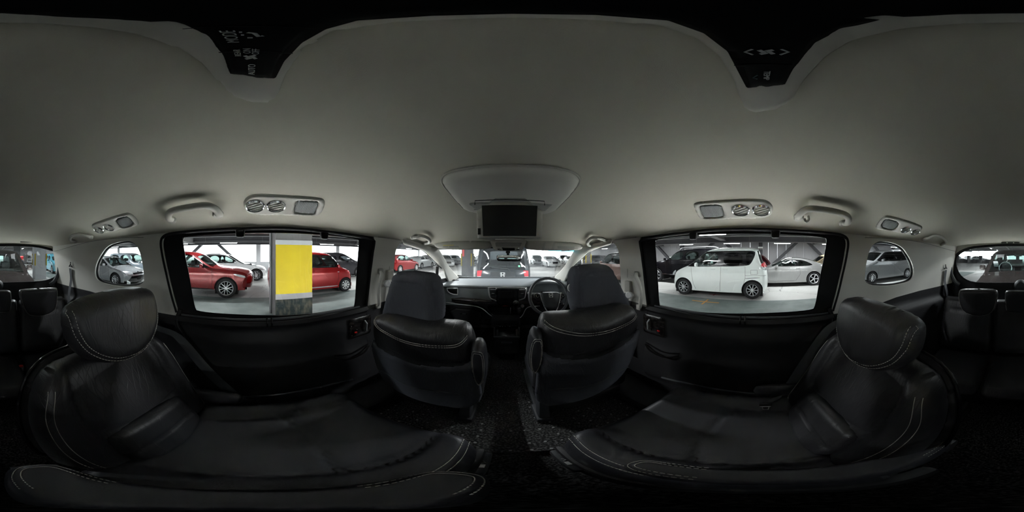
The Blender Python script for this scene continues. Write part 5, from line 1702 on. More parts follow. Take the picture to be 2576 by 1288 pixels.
c1 = Vector(ony(*dz([(1182, 296)])[0], 1.52)) - wc
b = MB(); b.tube([Vector((-0.05, 0.08, 0.01)), c1 * 0.8 + Vector((0, 0.02, 0)), c1], [0.007, 0.006, 0.006], 8); b.lathe([(0, .012), (0.010, .008), (0.011, 0), (0.008, -.01), (0, -.012)], c1, (1, 0, 0), 14); b.build('stalk', 'satin', sw)
c2 = Vector(ony(*dz([(1640, 440)])[0], 1.52)) - wc
b = MB(); b.tube([Vector((0.05, 0.08, 0.0)), c2], [0.007, 0.009], 8); b.build('stalk', 'satin', sw)
# instrument binnacle
face('instrument_binnacle', [(1245, 200), (1290, 165), (1400, 152), (1540, 155), (1620, 185), (1650, 230), (1640, 420), (1260, 420)], 1.66, 'matte_black', T=0.004, Tb=0.05)
for x, y, r_ in ((1355, 258, 0.050), (1530, 262, 0.040)):
    c = Vector(ony(*dz([(x, y)])[0], 1.645))
    b = MB(); b.lathe([(r_, 0), (r_ + 0.004, 0.010), (r_ + 0.008, 0.002)], c, (0, -1, 0.1), 32, cap=False); b.lathe([(r_ * .55, 0), (r_ * .58, 0.004), (r_ * .62, 0)], c, (0, -1, 0.1), 32, cap=False)
    reparent(b.build('gauge_ring', 'plastic_grey'), db)
# pedals, footwell details
for x, y in ((1320, 608), (1420, 590)):
    c = Vector(ony(*dz([(x, y)])[0], 1.75)); e = empty('pedal', c, 'small metal pedal %s in the dark footwell' % ('nearer the console' if x < 1400 else 'further right'), 'pedal')
    b = MB(); b.box((0, 0, -0.005), (0.07, 0.02, 0.05), rot=(R(-30), 0, 0), bev=0.006); b.tube([(0, 0.01, 0), (0, 0.05, 0.12), (0, 0.2, 0.2)], 0.008, 8); b.build('pedal_plate', 'satin', e)
c = Vector(ony(*dz([(200, 700)])[0], 1.72)); b = MB(); b.lathe([(0, .03), (0.016, .028), (0.018, -0.03), (0, -.032)], c * 0, (1, 0.2, 0), 14); o = b.build('red_flare_holder', 'red'); o.location = c
tag(o, 'small red emergency flare clipped in the left footwell', 'flare')
# wiper and vehicle notice at the foot of the windscreen
e = empty('wiper', (-0.5, 2.33, 1.15), 'black wiper resting along the foot of the windscreen', 'wiper')
P = [Vector(ony(x, y, 2.33)) for x, y in ((1150, 695), (1175, 697), (1210, 699), (1250, 700))]
b = MB(); b.tube(P, 0.010, 8); reparent(b.build('wiper_blade', 'rubber'), e)
b = MB(); b.tube([P[0] + Vector((0, 0, .012)), P[1] + Vector((0, 0, .012))], 0.008, 8); reparent(b.build('wiper_arm', 'rubber'), e)
for s in (-1, 1):
    b = MB(); b.box((s * 0.66, 1.98, 1.128), (0.12, 0.05, 0.012), rot=(0, 0, s * 0.3), bev=0.004); reparent(b.build('demister_vent', 'rubber'), db)
# mats
mat_o = rrect(1.08, 0.46, 0.04, cx=0.01, cy=0.64)
e = sheet('rear_floor_mat', mat_o, [], lambda P, off: np.stack([P[:, 0], P[:, 1], 0 * P[:, 0] + 0.374 - off], 1), 'carpet_mat', step=0.05, thick=0.014)
tag(e, 'grey studded mat on the floor between the two seat rows', 'mat')
for px0, px1 in ((0, 0),):
    e = sheet('floor_mat', chaikin(rrect(0.26, 0.62, 0.03, cx=0.02, cy=1.02), 0), [], lambda P, off: np.stack([P[:, 0], P[:, 1], 0 * P[:, 0] + 0.372 - off], 1), 'carpet', step=0.05, thick=0.012)
    tag(e, 'black carpet mat in the aisle between the front seats', 'mat')

# ================================================================ THE CAR PARK
def grid_floor(nt, b):
    v = coords(nt)
    n = N(nt, 'ShaderNodeTexNoise'); n.inputs['Scale'].default_value = 0.6; n.inputs['Detail'].default_value = 5
    nt.links.new(v, n.inputs['Vector'])
    r = N(nt, 'ShaderNodeValToRGB')
    r.color_ramp.elements[0].position = 0.35; r.color_ramp.elements[1].position = 0.65
    r.color_ramp.elements[0].color = (0.40, 0.40, 0.385, 1); r.color_ramp.elements[1].color = (0.50, 0.505, 0.49, 1)
    nt.links.new(n.outputs['Fac'], r.inputs['Fac'])
    vo = N(nt, 'ShaderNodeTexVoronoi', feature='DISTANCE_TO_EDGE'); vo.inputs['Scale'].default_value = 0.45
    n2 = N(nt, 'ShaderNodeTexNoise'); n2.inputs['Scale'].default_value = 2.5; n2.inputs['Detail'].default_value = 3
    nt.links.new(v, n2.inputs['Vector'])
    mxv = N(nt, 'ShaderNodeVectorMath', operation='MULTIPLY_ADD')
    mxv.inputs[1].default_value = (0.5, 0.5, 0)
    nt.links.new(n2.outputs['Color'], mxv.inputs[0]); nt.links.new(v, mxv.inputs[2])
    nt.links.new(mxv.outputs[0], vo.inputs['Vector'])
    cr = N(nt, 'ShaderNodeMath', operation='LESS_THAN'); cr.inputs[1].default_value = 0.0035
    nt.links.new(vo.outputs['Distance'], cr.inputs[0])
    mx = N(nt, 'ShaderNodeMix', data_type='RGBA')
    nt.links.new(cr.outputs[0], mx.inputs[0]); nt.links.new(r.outputs['Color'], mx.inputs[6])
    mx.inputs[7].default_value = (0.20, 0.20, 0.20, 1)
    nt.links.new(mx.outputs[2], b.inputs['Base Color'])


M['concrete'] = mat('pale_concrete_floor', (0.6, 0.6, 0.58), 0.55, nodes=grid_floor)
M['lane'] = mat('worn_green_grey_lane_paint', (0.27, 0.31, 0.30), 0.6, nodes=col_noise(2.0, (0.105, 0.135, 0.13), (0.165, 0.20, 0.19), 0.35, 0.65, sc=(1, 1, 1)))
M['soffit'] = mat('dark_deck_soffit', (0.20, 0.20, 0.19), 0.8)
M['steel'] = mat('grey_painted_steel', (0.13, 0.13, 0.14), 0.6)
M['steel_pale'] = mat('pale_painted_steel', (0.36, 0.36, 0.36), 0.6)
M['wallpanel'] = mat('white_wall_panel', (0.72, 0.72, 0.74), 0.5)
M['column'] = mat('grey_column_paint', (0.10, 0.10, 0.10), 0.7, nodes=col_noise(3, (0.06, 0.06, 0.06), (0.08, 0.08, 0.08)))
M['tile'] = mat('grey_tile', (0.35, 0.37, 0.38), 0.5)
M['yellow'] = mat('yellow_guard_paint', (0.4, 0.3, 0.01), 0.6, spec=0.2, nodes=col_noise(1.6, (0.31, 0.235, 0.015), (0.38, 0.295, 0.01), 0.3, 0.7))
M['brick'] = mat('scuffed_dark_base', (0.09, 0.10, 0.10), 0.9, spec=0.1, nodes=col_noise(9, (0.010, 0.014, 0.015), (0.06, 0.055, 0.04), 0.45, 0.75, sc=(1, 1.2, 0.5)))
M['orange'] = mat('orange_line_paint', (0.62, 0.30, 0.06), 0.7)
M['maroon'] = mat('dark_red_line_paint', (0.25, 0.06, 0.07), 0.7)
M['tube'] = mat('lit_tube', (1, 1, 1), 0.5, emis=(0.96, 0.95, 1.0), estr=9.0)
M['sign_red'] = mat('red_sign', (0.62, 0.05, 0.05), 0.5)
M['blue'] = mat('blue_sheet', (0.02, 0.10, 0.45), 0.5)
M['tyre'] = mat('tyre_rubber', (0.022, 0.022, 0.023), 0.8, spec=0.2)
M['wheel_well'] = mat('wheel_well', (0.004, 0.004, 0.004), 0.9, spec=0.1)
M['alloy'] = mat('silver_alloy', (0.62, 0.63, 0.65), 0.28, 0.75)
M['lamp_clear'] = mat('clear_lamp', (0.62, 0.65, 0.67), 0.08, 0.5, coat=1)
M['lamp_red'] = mat('red_lamp', (0.55, 0.015, 0.03), 0.12, coat=1)
M['plate'] = mat('white_number_plate', (0.7, 0.72, 0.7), 0.5)
M['under'] = mat('black_underbody', (0.012, 0.012, 0.012), 0.8, spec=0.2)
M['car_seat'] = mat('dark_car_upholstery', (0.05, 0.05, 0.055), 0.8)

g = MB(); g.add([(-60, -70, 0), (60, -70, 0), (60, 80, 0), (-60, 80, 0)], [(0, 1, 2, 3)])
gr = g.build('ground', 'concrete', smooth=False)
tag(gr, 'pale worn concrete floor of the car park with hairline cracks', kind='structure')
for x0, x1, nm in ((-5.50, -3.62, 'left'), (3.70, 5.10, 'right')):
    g = MB(); g.box(((x0 + x1) / 2, -3.0, 0.002), (x1 - x0, 22, 0.004))
    o = g.build('painted_lane', 'lane', gr, smooth=False)
# corner marks on the floor
for px, py, m, L, nm in ((1774, 759, 'orange', 0.46, 'orange'), (1797, 741, 'maroon', 0.22, 'dark red')):
    c = onz(px, py, 0.006)
    g = MB(); g.box((c[0], c[1], 0.006), (L * 1.25, 0.05, 0.004)); g.box((c[0], c[1], 0.0065), (0.06, L * 1.9, 0.004))
    g.build('floor_mark', m, gr, smooth=False)

# deck above, beams
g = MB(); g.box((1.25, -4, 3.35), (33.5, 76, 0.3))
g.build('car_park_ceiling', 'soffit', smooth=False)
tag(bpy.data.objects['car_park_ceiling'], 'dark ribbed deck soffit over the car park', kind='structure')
ck = bpy.data.objects['car_park_ceiling']
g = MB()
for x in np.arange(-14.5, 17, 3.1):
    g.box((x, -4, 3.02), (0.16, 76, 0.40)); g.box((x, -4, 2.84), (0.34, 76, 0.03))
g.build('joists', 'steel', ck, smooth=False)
g = MB()
for y in (-37, -29, -21, -13, -5.3, 2.9, 11.2, 19.4, 27.5):
    g.box((1.25, y, 2.92), (33.5, 0.20, 0.62)); g.box((1.25, y, 2.62), (33.5, 0.42, 0.04))
g.build('cross_beams', 'steel_pale', ck, smooth=False)
for x in (-14.8, 12.2):
    g = MB(); g.box((x, -4, 2.86), (0.3, 76, 0.7)); g.box((x, -4, 2.50), (0.5, 76, 0.04))
    for y in np.arange(-40, 34, 1.6): g.box((x, y, 2.86), (0.36, 0.03, 0.66))
    g.build('edge_girder', 'steel', ck, smooth=False)
g = MB()
for x, z in ((7.6, 2.72), (-7.9, 2.66), (-8.1, 2.58), (9.6, 2.64)):
    g.tube([(x, -40, z), (x, 34, z)], 0.035, 8)
g.build('pipes', 'steel_pale', ck)

# right-hand wall of white panels with diagonal braces
g = MB()
for y in np.arange(-38, 33, 0.9):
    g.box((16.2, y, 1.6), (0.08, 0.885, 3.2))
wlo = g.build('panel_wall', 'wallpanel', smooth=False)
tag(wlo, 'white panelled wall along the right side of the car park', kind='structure')
g = MB()
for y0 in (-12.2, -4.0, 4.2, 12.4):
    for a, b in (((y0 - 0.35), (y0 - 3.4)), ((y0 + 0.35), (y0 + 3.4))):
        p = Vector((15.6, a, 3.0)); q = Vector((15.6, b, 0.2))
        dd = q - p
        g.box((p + q) / 2, (0.25, 0.30, dd.length), rot=dd.to_track_quat('Z', 'X').to_matrix(), bev=0)
    g.box((15.6, y0 - 4.1, 1.5), (0.35, 0.35, 3.0))
g.build('wall_braces', 'steel', wlo, smooth=False)
# far wall behind, seen through the rear window
g = MB()
for x in np.arange(-15, -2, 0.9): g.box((x, -33.0, 1.6), (0.885, 0.1, 3.2))
o = g.build('far_panel_wall', 'wallpanel', smooth=False)
tag(o, 'pale far wall behind the parked cars at the back', kind='structure')
# low parapet with piers at the open back right side
g = MB(); g.box((10, -34, 0.35), (22, 0.2, 0.7))
for x in np.arange(0, 21, 2.6): g.box((x, -33.8, 0.75), (0.7, 0.5, 1.5))
g.build('back_parapet', 'steel', smooth=False)
tag(bpy.data.objects['back_parapet'], 'low dark parapet with piers along the open back edge', kind='structure')
g = MB(); g.box((-15.2, -2, 0.45), (0.15, 60, 0.9))
for y in np.arange(-32, 28, 8.2): g.box((-15.2, y, 1.6), (0.4, 0.4, 3.2))
g.build('left_parapet', 'wallpanel', smooth=False)
tag(bpy.data.objects['left_parapet'], 'pale parapet and posts along the sunlit open left edge', kind='structure')
g = MB()
for y0 in (-3.8, ):
    for a, b in (((y0 - 0.35), (y0 - 3.4)), ((y0 + 0.35), (y0 + 3.4))):
        p = Vector((-15.2, a, 3.0)); q = Vector((-15.2, b, 0.2)); dd = q - p
        g.box((p + q) / 2, (0.25, 0.30, dd.length), rot=dd.to_track_quat('Z', 'X').to_matrix())
g.build('edge_braces', 'steel', bpy.data.objects['left_parapet'], smooth=False)

M['tube'].cycles.emission_sampling = 'NONE'
# ---- tube lights
lamp_mesh = None
LAMPS = []
def tube_light(x, y, z, rz, label, lit=True):
    global lamp_mesh
    if lamp_mesh is None:
        e = empty('tube_light')
        b = MB(); b.box((0, 0, 0.03), (1.26, 0.10, 0.05), bev=0.01); b.box((0, 0, 0.055), (0.4, 0.03, 0.012))
        b.build('fitting', 'white', e)
        b = MB(); b.tube([(-0.6, 0, -0.012), (0.6, 0, -0.012)], 0.017, 10); b.build('tube', 'tube', e)
        ld = bpy.data.lights.new('tube_glow', 'AREA'); ld.shape = 'RECTANGLE'; ld.size = 1.2; ld.size_y = 0.06
        ld.energy = LAMP_W; ld.color = (0.97, 0.98, 1.0)
        lo = bpy.data.objects.new('tube_glow', ld); COL.objects.link(lo); lo.parent = e; lo.location = (0, 0, -0.045)
        lamp_mesh = e
    else:
        e = copy_tree(lamp_mesh)
        if not lit:
            for ch in list(e.children):
                if ch.type == 'LIGHT': bpy.data.objects.remove(ch)
    e.location = (x, y, z); e.rotation_euler = (0, 0, rz)
    tag(e, label, 'tube light', 'ceiling tube lights of the car park')
    LAMPS.append(e)
    return e
rails = []
ORD = 'first second third fourth fifth sixth seventh eighth ninth tenth eleventh twelfth thirteenth fourteenth'.split()
for x in (-11.5, -6.1, 6.7, 11.8):
    z = 2.37
    rails.append((x, z))
    row = 'far' if abs(x) > 10 else 'near'
    side = 'left' if x < 0 else 'right'
    stp, ph = ((3.4, 2.1), (3.7, 2.2))[row == 'far']
    for k in range(-6, 8):
        y = ph - stp * k + (-0.2 if x == -6.1 else 0)
        tube_light(x, y, z, PI / 2, 'lit tube light, %s row on the %s, %s from the front' % (row, side, ORD[k + 6]), abs(y) < 13)
for x in (-3.6, 3.3):
    rails.append((x, 2.37))
    for y in (-26, -20, -14.5, 9, 14, 19):
        tube_light(x, y, 2.37, PI / 2, 'lit tube light %s of the middle lane, %s nearest the car among those %s' % ('left' if x < 0 else 'right', ORD[[9, 14, 19].index(y) if y > 0 else [-14.5, -20, -26].index(y)], 'ahead' if y > 0 else 'behind'))
for x in (-1.25, 1.25):
    rails.append((x, 2.37))
    tube_light(x, 3.1, 2.37, PI / 2, 'lit tube light just ahead of the bonnet, %s of the middle lane' % ('left' if x < 0 else 'right'))
    tube_light(x, -3.4, 2.37, PI / 2, 'added tube light over the bonnet of the dark SUV behind, %s side' % ('left' if x < 0 else 'right'))  # extra pair added to light the seat tops through the rear window
g = MB()
for x, z in rails: g.box((x, -4, z + 0.072), (0.06, 76, 0.03))
for x, z in rails:
    for y in np.arange(-36, 32, 4.1): g.tube([(x, y, z + 0.08), (x, y, 3.2)], 0.008, 5)
g.build('lamp_rails', 'steel_pale', ck, smooth=False)
# made-up fill lamps, unseen above the aisles, added to brighten the cabin: they light the floor there, and that lights the cabin from below
for sx, side in ((-1, 'left'), (1, 'right')):
    g = MB(); g.box((sx * 1.80, 0, 2.80), (0.06, 8.6, 0.03)); g.tube([(sx * 1.80, 4.0, 2.8), (sx * 1.80, 4.0, 3.2)], 0.01, 6); g.tube([(sx * 1.80, -4.0, 2.8), (sx * 1.80, -4.0, 3.2)], 0.01, 6)
    g.build('added_fill_rail', 'steel_pale', ck, smooth=False)
    for k, y in enumerate((-3.6, -2.15, -0.7, 0.75, 2.2, 3.65)):
        e = empty('added_fill_light', (sx * 1.80, y, 2.70), 'added unseen fill downlight over the aisle %s of the car, %s from the rear' % (side, ORD[k]), 'downlight', 'added fill lights over the aisles')
        b = MB(); b.box((0, 0, 0.045), (0.34, 1.24, 0.08), bev=0.02); b.build('hood', 'steel', e)
        ld = bpy.data.lights.new('added_fill_glow', 'AREA'); ld.shape = 'RECTANGLE'; ld.size = 0.30; ld.size_y = 1.2
        ld.energy = FILL_W; ld.color = (0.98, 0.99, 1.0); ld.spread = R(46)
        lo = bpy.data.objects.new('added_fill_glow', ld); COL.objects.link(lo); lo.parent = e; lo.location = (0, 0, -0.005)

# ---- columns
def column(x, y, wx, wy, label, tiles=False, face=None, yz=(0.6, 1.67), strips=False):
    e = empty('column', (x, y, 0), label, 'column')
    b = MB(); b.box((0, 0, 1.6), (wx, wy, 3.2), bev=0.01)
    if tiles:
        b = MB(); b.box((0, 0, 1.6), (wx - 0.01, wy - 0.01, 3.2))
        for k in range(32):
            for sx in (-1, 1):
                b.box((sx * wx / 4, 0, 0.05 + k * 0.1), (wx / 2 - 0.008, wy, 0.094))
    b.build('shaft', 'tile' if tiles else 'column', e, smooth=False)
    if face:
        b = MB(); b.box((face * (wx / 2 + 0.004), 0, (yz[0] + yz[1]) / 2), (0.012, wy * 0.985, yz[1] - yz[0])); b.build('guard_panel', 'yellow', e, smooth=False)
        b = MB(); b.box((face * (wx / 2 + 0.004), 0, yz[0] - 0.06), (0.013, wy, 0.12)); b.build('guard_foot', 'steel', e, smooth=False)
        b = MB(); b.box((face * (wx / 2 + 0.003), 0, (yz[0] - 0.12) / 2), (0.012, wy, yz[0] - 0.12)); b.build('scuffed_base', 'brick', e, smooth=False)
        b = MB(); b.box((face * (wx / 2 + 0.005), 0, yz[1] + 0.05), (0.013, wy, 0.10)); b.build('guard_head', 'tile', e, smooth=False)
    if strips:
        for sx in (-1, 1):
            for sy in (-1, 1):
                b = MB(); b.box((sx * wx / 2, sy * wy / 2, 1.22), (0.07, 0.07, 0.74), bev=0.01); b.build('corner_guard', 'yellow', e, smooth=False)
    return e
def lonx(px, x):
    """y of a sight column px on the plane x"""
    return onx(px, 644, x)[1]
ya = lonx(785.5, -3.35); yb = lonx(693, -3.35)
c = column(-3.35 - 0.42, (ya + yb) / 2, 0.84, abs(ya - yb), 'square column with a big yellow guard panel outside the left door', face=1, yz=(onx(740, 738, -3.35)[2], onx(740, 616, -3.35)[2]))
b = MB(); b.box((-0.25, -abs(ya - yb) / 2 - 0.005, 1.35), (0.035, 0.012, 0.9)); b.build('marker_strip', 'orange', c, smooth=False)
b = MB(); b.tube([(-0.15, -abs(ya - yb) / 2 - 0.03, 0), (-0.15, -abs(ya - yb) / 2 - 0.03, 3.1)], 0.03, 8); b.build('downpipe', 'steel', c)
p = onz(1173, 697, 0.0)
D = 9.6
xx = D * math.sin(math.atan2(ray(1173, 644)[0], ray(1173, 644)[1])); yy = D * math.cos(math.atan2(ray(1173, 644)[0], ray(1173, 644)[1]))
c = column(xx, yy + 0.3, 0.60, 0.60, 'grey square column with a red sign, seen through the windscreen', strips=True)
b = MB(); b.box((-0.19, -0.31, 1.72), (0.12, 0.02, 0.62)); b.build('red_sign', 'sign_red', c, smooth=False)
p = ray(99, 644); a = math.atan2(p[0], p[1])
column(10.5 * math.sin(a), 10.5 * math.cos(a), 0.72, 0.72, 'tiled grey column with yellow corner guards seen through the rear window', tiles=True, strips=True)
p = ray(42, 644); a = math.atan2(p[0], p[1])
column(18 * math.sin(a), 18 * math.cos(a), 0.72, 0.72, 'plain grey column further back beside the dark parked car')
column(-8.0, 8.4, 0.5, 0.5, 'slim dark column behind the red cars on the left')
column(6.8, 12.5, 0.5, 0.5, 'dark column with a yellow guard ahead on the right', strips=True)

# ================================================================ THE PARKED CARS
def polyparam(P):
    P = np.asarray(P, float)
    return np.r_[0, np.cumsum(np.linalg.norm(np.diff(P, axis=0), axis=1))]


class Car:
    """a car facing +Y, origin on the ground under the front axle"""
    def __init__(c, name, label, cat, loc, paint, prof, wb, hw, belt, roof, rw=0.31, ws=None, rg=None, dlo=None, wins=(), rear_tint=False,
                 glass='car_glass', rz=0.0, step=0.07, inset=(0.16, 0.05, 0.10), rim='alloy', spokes=10, wheel_style='spoke', seats=True, lines=(), handles=(),
                 mirror=None, group=None, tumble=0.2, rough=0.18, metal=0.3, sill=0.22, arch=1.16, fbend=0.10, dark_lower=False, wheels=True, rimr=0.66):
        c.root = empty(name, loc, label, cat, group, rz=rz)
        c.hw, c.belt, c.roof, c.tumble = hw, belt, roof, tumble
        if isinstance(paint, str): c.paint = M[paint]
        else:
            key = 'paint_%02x%02x%02x' % tuple(int(min(1, max(0, q)) * 255) for q in paint)
            if key not in M: M[key] = mat('car_paint', paint, rough, metal, coat=0.45 if max(paint) > 0.1 else 0.08, spec=0.5 if max(paint) > 0.1 else 0.3)
            c.paint = M[key]
        c.wb = wb
        prof = np.array(prof, float)
        # resample the silhouette, remember where each control point went
        t = polyparam(prof); n = int(t[-1] / (step * 1.2)); tt = np.linspace(0, t[-1], n)
        P = np.stack([np.interp(tt, t, prof[:, 0]), np.interp(tt, t, prof[:, 1])], 1)
        for _ in range(2): P[1:-1] = 0.25 * P[:-2] + 0.5 * P[1:-1] + 0.25 * P[2:]
        c.P = P; c.n = n
        idx = lambda pt: int(np.argmin(np.abs(tt - t[int(np.argmin(np.linalg.norm(prof - np.array(pt), axis=1)))])))
        T = np.gradient(P, axis=0); T /= np.linalg.norm(T, axis=1)[:, None]
        nrm = np.stack([-T[:, 1] * -1, -T[:, 0]], 1)          # outward for front-to-back order
        cen = P.mean(0)
        if ((P - cen) * nrm).sum() < 0: nrm = -nrm
        fv = np.abs(nrm[:, 0])                                 # 1 on front and rear faces
        ins = inset[1] + (inset[0] - inset[1]) * fv ** 1.5
        for _ in range(3): ins[1:-1] = 0.25 * ins[:-2] + 0.5 * ins[1:-1] + 0.25 * ins[2:]
        c.ins = ins; c.nrm = nrm
        Q = P - nrm * ins[:, None]
        c.Q = Q
        y0, y1 = P[:, 0].min(), P[:, 0].max()
        c.y0, c.y1 = y0, y1
        c.Xe = c.X(Q[:, 0], Q[:, 1]) - 0.045
        # ---- side skins with wheel arches
        ra = rw * arch
        bottom = []
        yr, yf = -wb, 0.0
        sl = sill
        qs_, qe = Q[-1], Q[0]
        bottom.append((min(qs_[0], yr - ra - 0.05), sl))
        for yc in (yr, yf):
            a0 = math.asin(min(0.95, max(-0.95, (sl - rw) / ra)))
            for k in range(15):
                a = PI - a0 - (PI - 2 * a0) * k / 14
                bottom.append((yc + ra * math.cos(a), rw + ra * math.sin(a)))
        bottom.append((max(qe[0], yf + ra + 0.05), sl))
        outline = [tuple(q) for q in Q] + bottom
        outline = np.array(outline)
        wins = [np.array(w_, float) for w_ in wins]
        wins_s = [chaikin(w_, 2) for w_ in wins]
        Pp, Tt, L = fill(outline, wins_s, step, step * 0.75, extra=[chaikin(np.array(dlo, float), 2)] if dlo is not None else [])
        dd = dist_line(Pp, Q)
        for wv_ in wins_s: pass
        mi = np.zeros(len(Tt), int)
        if dlo is not None:
            mi[inside(Pp[Tt].mean(1), chaikin(np.array(dlo, float), 2))] = 1
        def smap(s, Pp, off=0.0):
            d = dist_line(Pp, Q)
            x = c.X(Pp[:, 0], Pp[:, 1]) - 0.045 * (1 - np.sqrt(np.clip(1 - (1 - np.minimum(d / 0.06, 1)) ** 2, 0, 1))) + off
            return np.stack([s * x, Pp[:, 0], Pp[:, 1]], 1)
        c.smap = smap
        V = []; F = []; MI = []
        for s in (1, -1):
            k = len(V)
            V.extend(smap(s, Pp).tolist())
            F.extend([tuple(f + k) if s > 0 else tuple(f[::-1] + k) for f in Tt]); MI.extend(mi.tolist())
            # lips of the arches and windows, turned inwards
            be = boundary_edges(Tt)
            k2 = len(V)
            V.extend((smap(s, Pp, -0.05)).tolist())
            for a, b in be:
                if dd[a] < 1e-4 and dd[b] < 1e-4: continue
                F.append((a + k, b + k, b + k2, a + k2)); MI.append(1)
        # ---- top skin
        S = np.linspace(-1, 1, 15); ns = len(S)
        k = len(V)
        wsr = (idx(ws[0]), idx(ws[1])) if ws else (9999, 9999)
        rgr = (idx(rg[0]), idx(rg[1])) if rg else (9999, 9999)
        c.wsr, c.rgr = sorted(wsr), sorted(rgr)
        for i in range(n):
            for sx in S: V.append(tuple(c.strip(i, sx)))
        for i in range(n - 1):
            for j in range(ns - 1):
                inw = (c.wsr[0] <= i < c.wsr[1]) or (c.rgr[0] <= i < c.rgr[1])
                if inw and 1 <= j < ns - 2: continue
                F.append((k + i * ns + j, k + i * ns + j + 1, k + (i + 1) * ns + j + 1, k + (i + 1) * ns + j)); MI.append(0)
        c.body = mesh('body', V, F, [c.paint, M['gloss_black']], c.root, mi=MI, auto=50)
        # ---- glazing
        for nm, r_ in (('windscreen', c.wsr), ('rear_window', c.rgr)):
            if r_[0] < 9000:
                V = []; F = []
                rows = list(range(r_[0], r_[1] + 1)); SS = np.linspace(S[1] - 0.02, S[-2] + 0.02, 9)
                for i in rows:
                    for sx in SS: V.append(tuple(c.strip(i, sx, 0.004)))
                for i in range(len(rows) - 1):
                    for j in range(8): F.append((i * 9 + j, i * 9 + j + 1, (i + 1) * 9 + j + 1, (i + 1) * 9 + j))
                mesh(nm, V, F, 'car_glass' if nm == 'windscreen' else glass, c.root)
        for q, wv_ in enumerate(wins_s):
            Pw, Tw, _ = fill(wv_, [], 0.15, 0.05)
            for s in (1, -1):
                mesh('side_window', smap(s, Pw, -0.006), [tuple(f) for f in Tw], 'car_glass_dark' if (rear_tint and q > 0) else glass, c.root)
        # ---- underbody and inner floor
        b = MB(); b.box((0, (y0 + y1) / 2 , sl + 0.10), (2 * hw - 0.36, (y1 - y0) - 0.5, 0.20))
        for yc in (0, -wb):
            b.box((0, yc, rw + 0.10), (2 * hw - 0.20, 2 * ra - 0.02, 0.62))
        b.build('underbody', 'under', c.root, smooth=False)
        # ---- wheels
        if wheels:
            proto = None
            for yc in (0, -wb):
                for s in (1, -1):
                    if proto is None:
                        e = MB(); W = 0.19
                        e.lathe([(rw * rimr, -W / 2), (rw * 0.9, -W / 2), (rw * 0.985, -W / 2 + 0.025), (rw, 0), (rw * 0.985, W / 2 - 0.025), (rw * 0.9, W / 2), (rw * rimr, W / 2 - 0.005), (rw * rimr * 0.99, -W / 2)], (0, 0, 0), (1, 0, 0), 36, cap=False)
                        proto = e.build('wheel', 'tyre', c.root)
                        rr = rw * rimr
                        e = MB()
                        e.lathe([(rr * 1.0, W / 2 - 0.002), (rr * 0.97, W / 2 + 0.004), (rr * 0.90, W / 2 - 0.012), (rr * 0.90, 0.0), (rr, 0.0)], (0, 0, 0), (1, 0, 0), 36, cap=False)
                        e.lathe([(0.0, W / 2 - 0.002), (rr * 0.2, W / 2 - 0.004), (rr * 0.26, W / 2 - 0.03), (rr * 0.26, 0)], (0, 0, 0), (1, 0, 0), 18, cap=False)
                        for k in range(spokes):
                            a = 2 * PI * k / spokes
                            if wheel_style == 'twin':
                                for da in (-0.16, 0.16):
                                    p = Vector((W / 2 - 0.022, math.cos(a + da * 0.3) * rr * 0.22, math.sin(a + da * 0.3) * rr * 0.22)); q = Vector((W / 2 - 0.012, math.cos(a + da * 1.6) * rr * 0.92, math.sin(a + da * 1.6) * rr * 0.92))
                                    e.tube([p, q], [rr * 0.07, rr * 0.055], 6)
                            elif wheel_style == 'cap':
                                p = Vector((W / 2 - 0.012, math.cos(a) * rr * 0.2, math.sin(a) * rr * 0.2)); q = Vector((W / 2 - 0.008, math.cos(a) * rr * 0.93, math.sin(a) * rr * 0.93))
                                e.tube([p, q], [rr * 0.10, rr * 0.17], 8)
                            else:
                                p = Vector((W / 2 - 0.022, math.cos(a) * rr * 0.2, math.sin(a) * rr * 0.2)); q = Vector((W / 2 - 0.010, math.cos(a) * rr * 0.92, math.sin(a) * rr * 0.92))
                                e.tube([p, q], [rr * 0.09, rr * (0.13 if spokes < 7 else 0.075)], 6)
                        e.build('rim', rim, proto)
                        e = MB(); e.lathe([(0.0, W / 2 - 0.075), (rr * 0.95, W / 2 - 0.075)], (0, 0, 0), (1, 0, 0), 24)
                        e.build('brake_disc', 'wheel_well', proto)
                        wobj = proto
                    else:
                        wobj = copy_tree(proto, c.root)
                    wobj.location = (s * (hw - 0.115), yc, rw)
                    wobj.rotation_euler = (0, 0, 0 if s > 0 else PI)
        # ---- seats, seen through the glass
        if seats:
            zb = belt - 0.10
            for ys_ in ((-1.25, -2.05) if wb > 2.2 else (-1.2,)):
                for sx in (-0.36, 0.36):
                    b = MB(); b.box((sx, ys_, belt - 0.32), (0.50, 0.14, 0.72), rot=(R(-12), 0, 0), bev=0.05)
                    b.box((sx, ys_ - 0.10, belt + 0.13), (0.26, 0.10, 0.19), rot=(R(-8), 0, 0), bev=0.04)
                    b.build('seat', 'car_seat', c.root)
            b = MB(); b.box((0, -0.40 + (c.P[c.wsr[0]][0] + 0.45 if ws else 0) * 0.3, belt - 0.16), (2 * hw - 0.30, 0.5, 0.26), bev=0.06)
            b.build('dashboard', 'car_seat', c.root)
        for ln in lines:
            for s in (1, -1):
                L3 = smap(s, resample(np.array(ln, float), 0.05, False), 0.0015)
                b = MB(); b.tube([tuple(v) for v in L3], 0.0035, 4); b.build('panel_gap', 'rubber', c.root)
        for (hy, hz) in handles:
            for s in (1, -1):
                p = smap(s, np.array([(hy, hz)]), 0.012)[0]
                b = MB(); b.box(p, (0.02, 0.17, 0.028), bev=0.01); b.build('door_handle', c.paint, c.root)
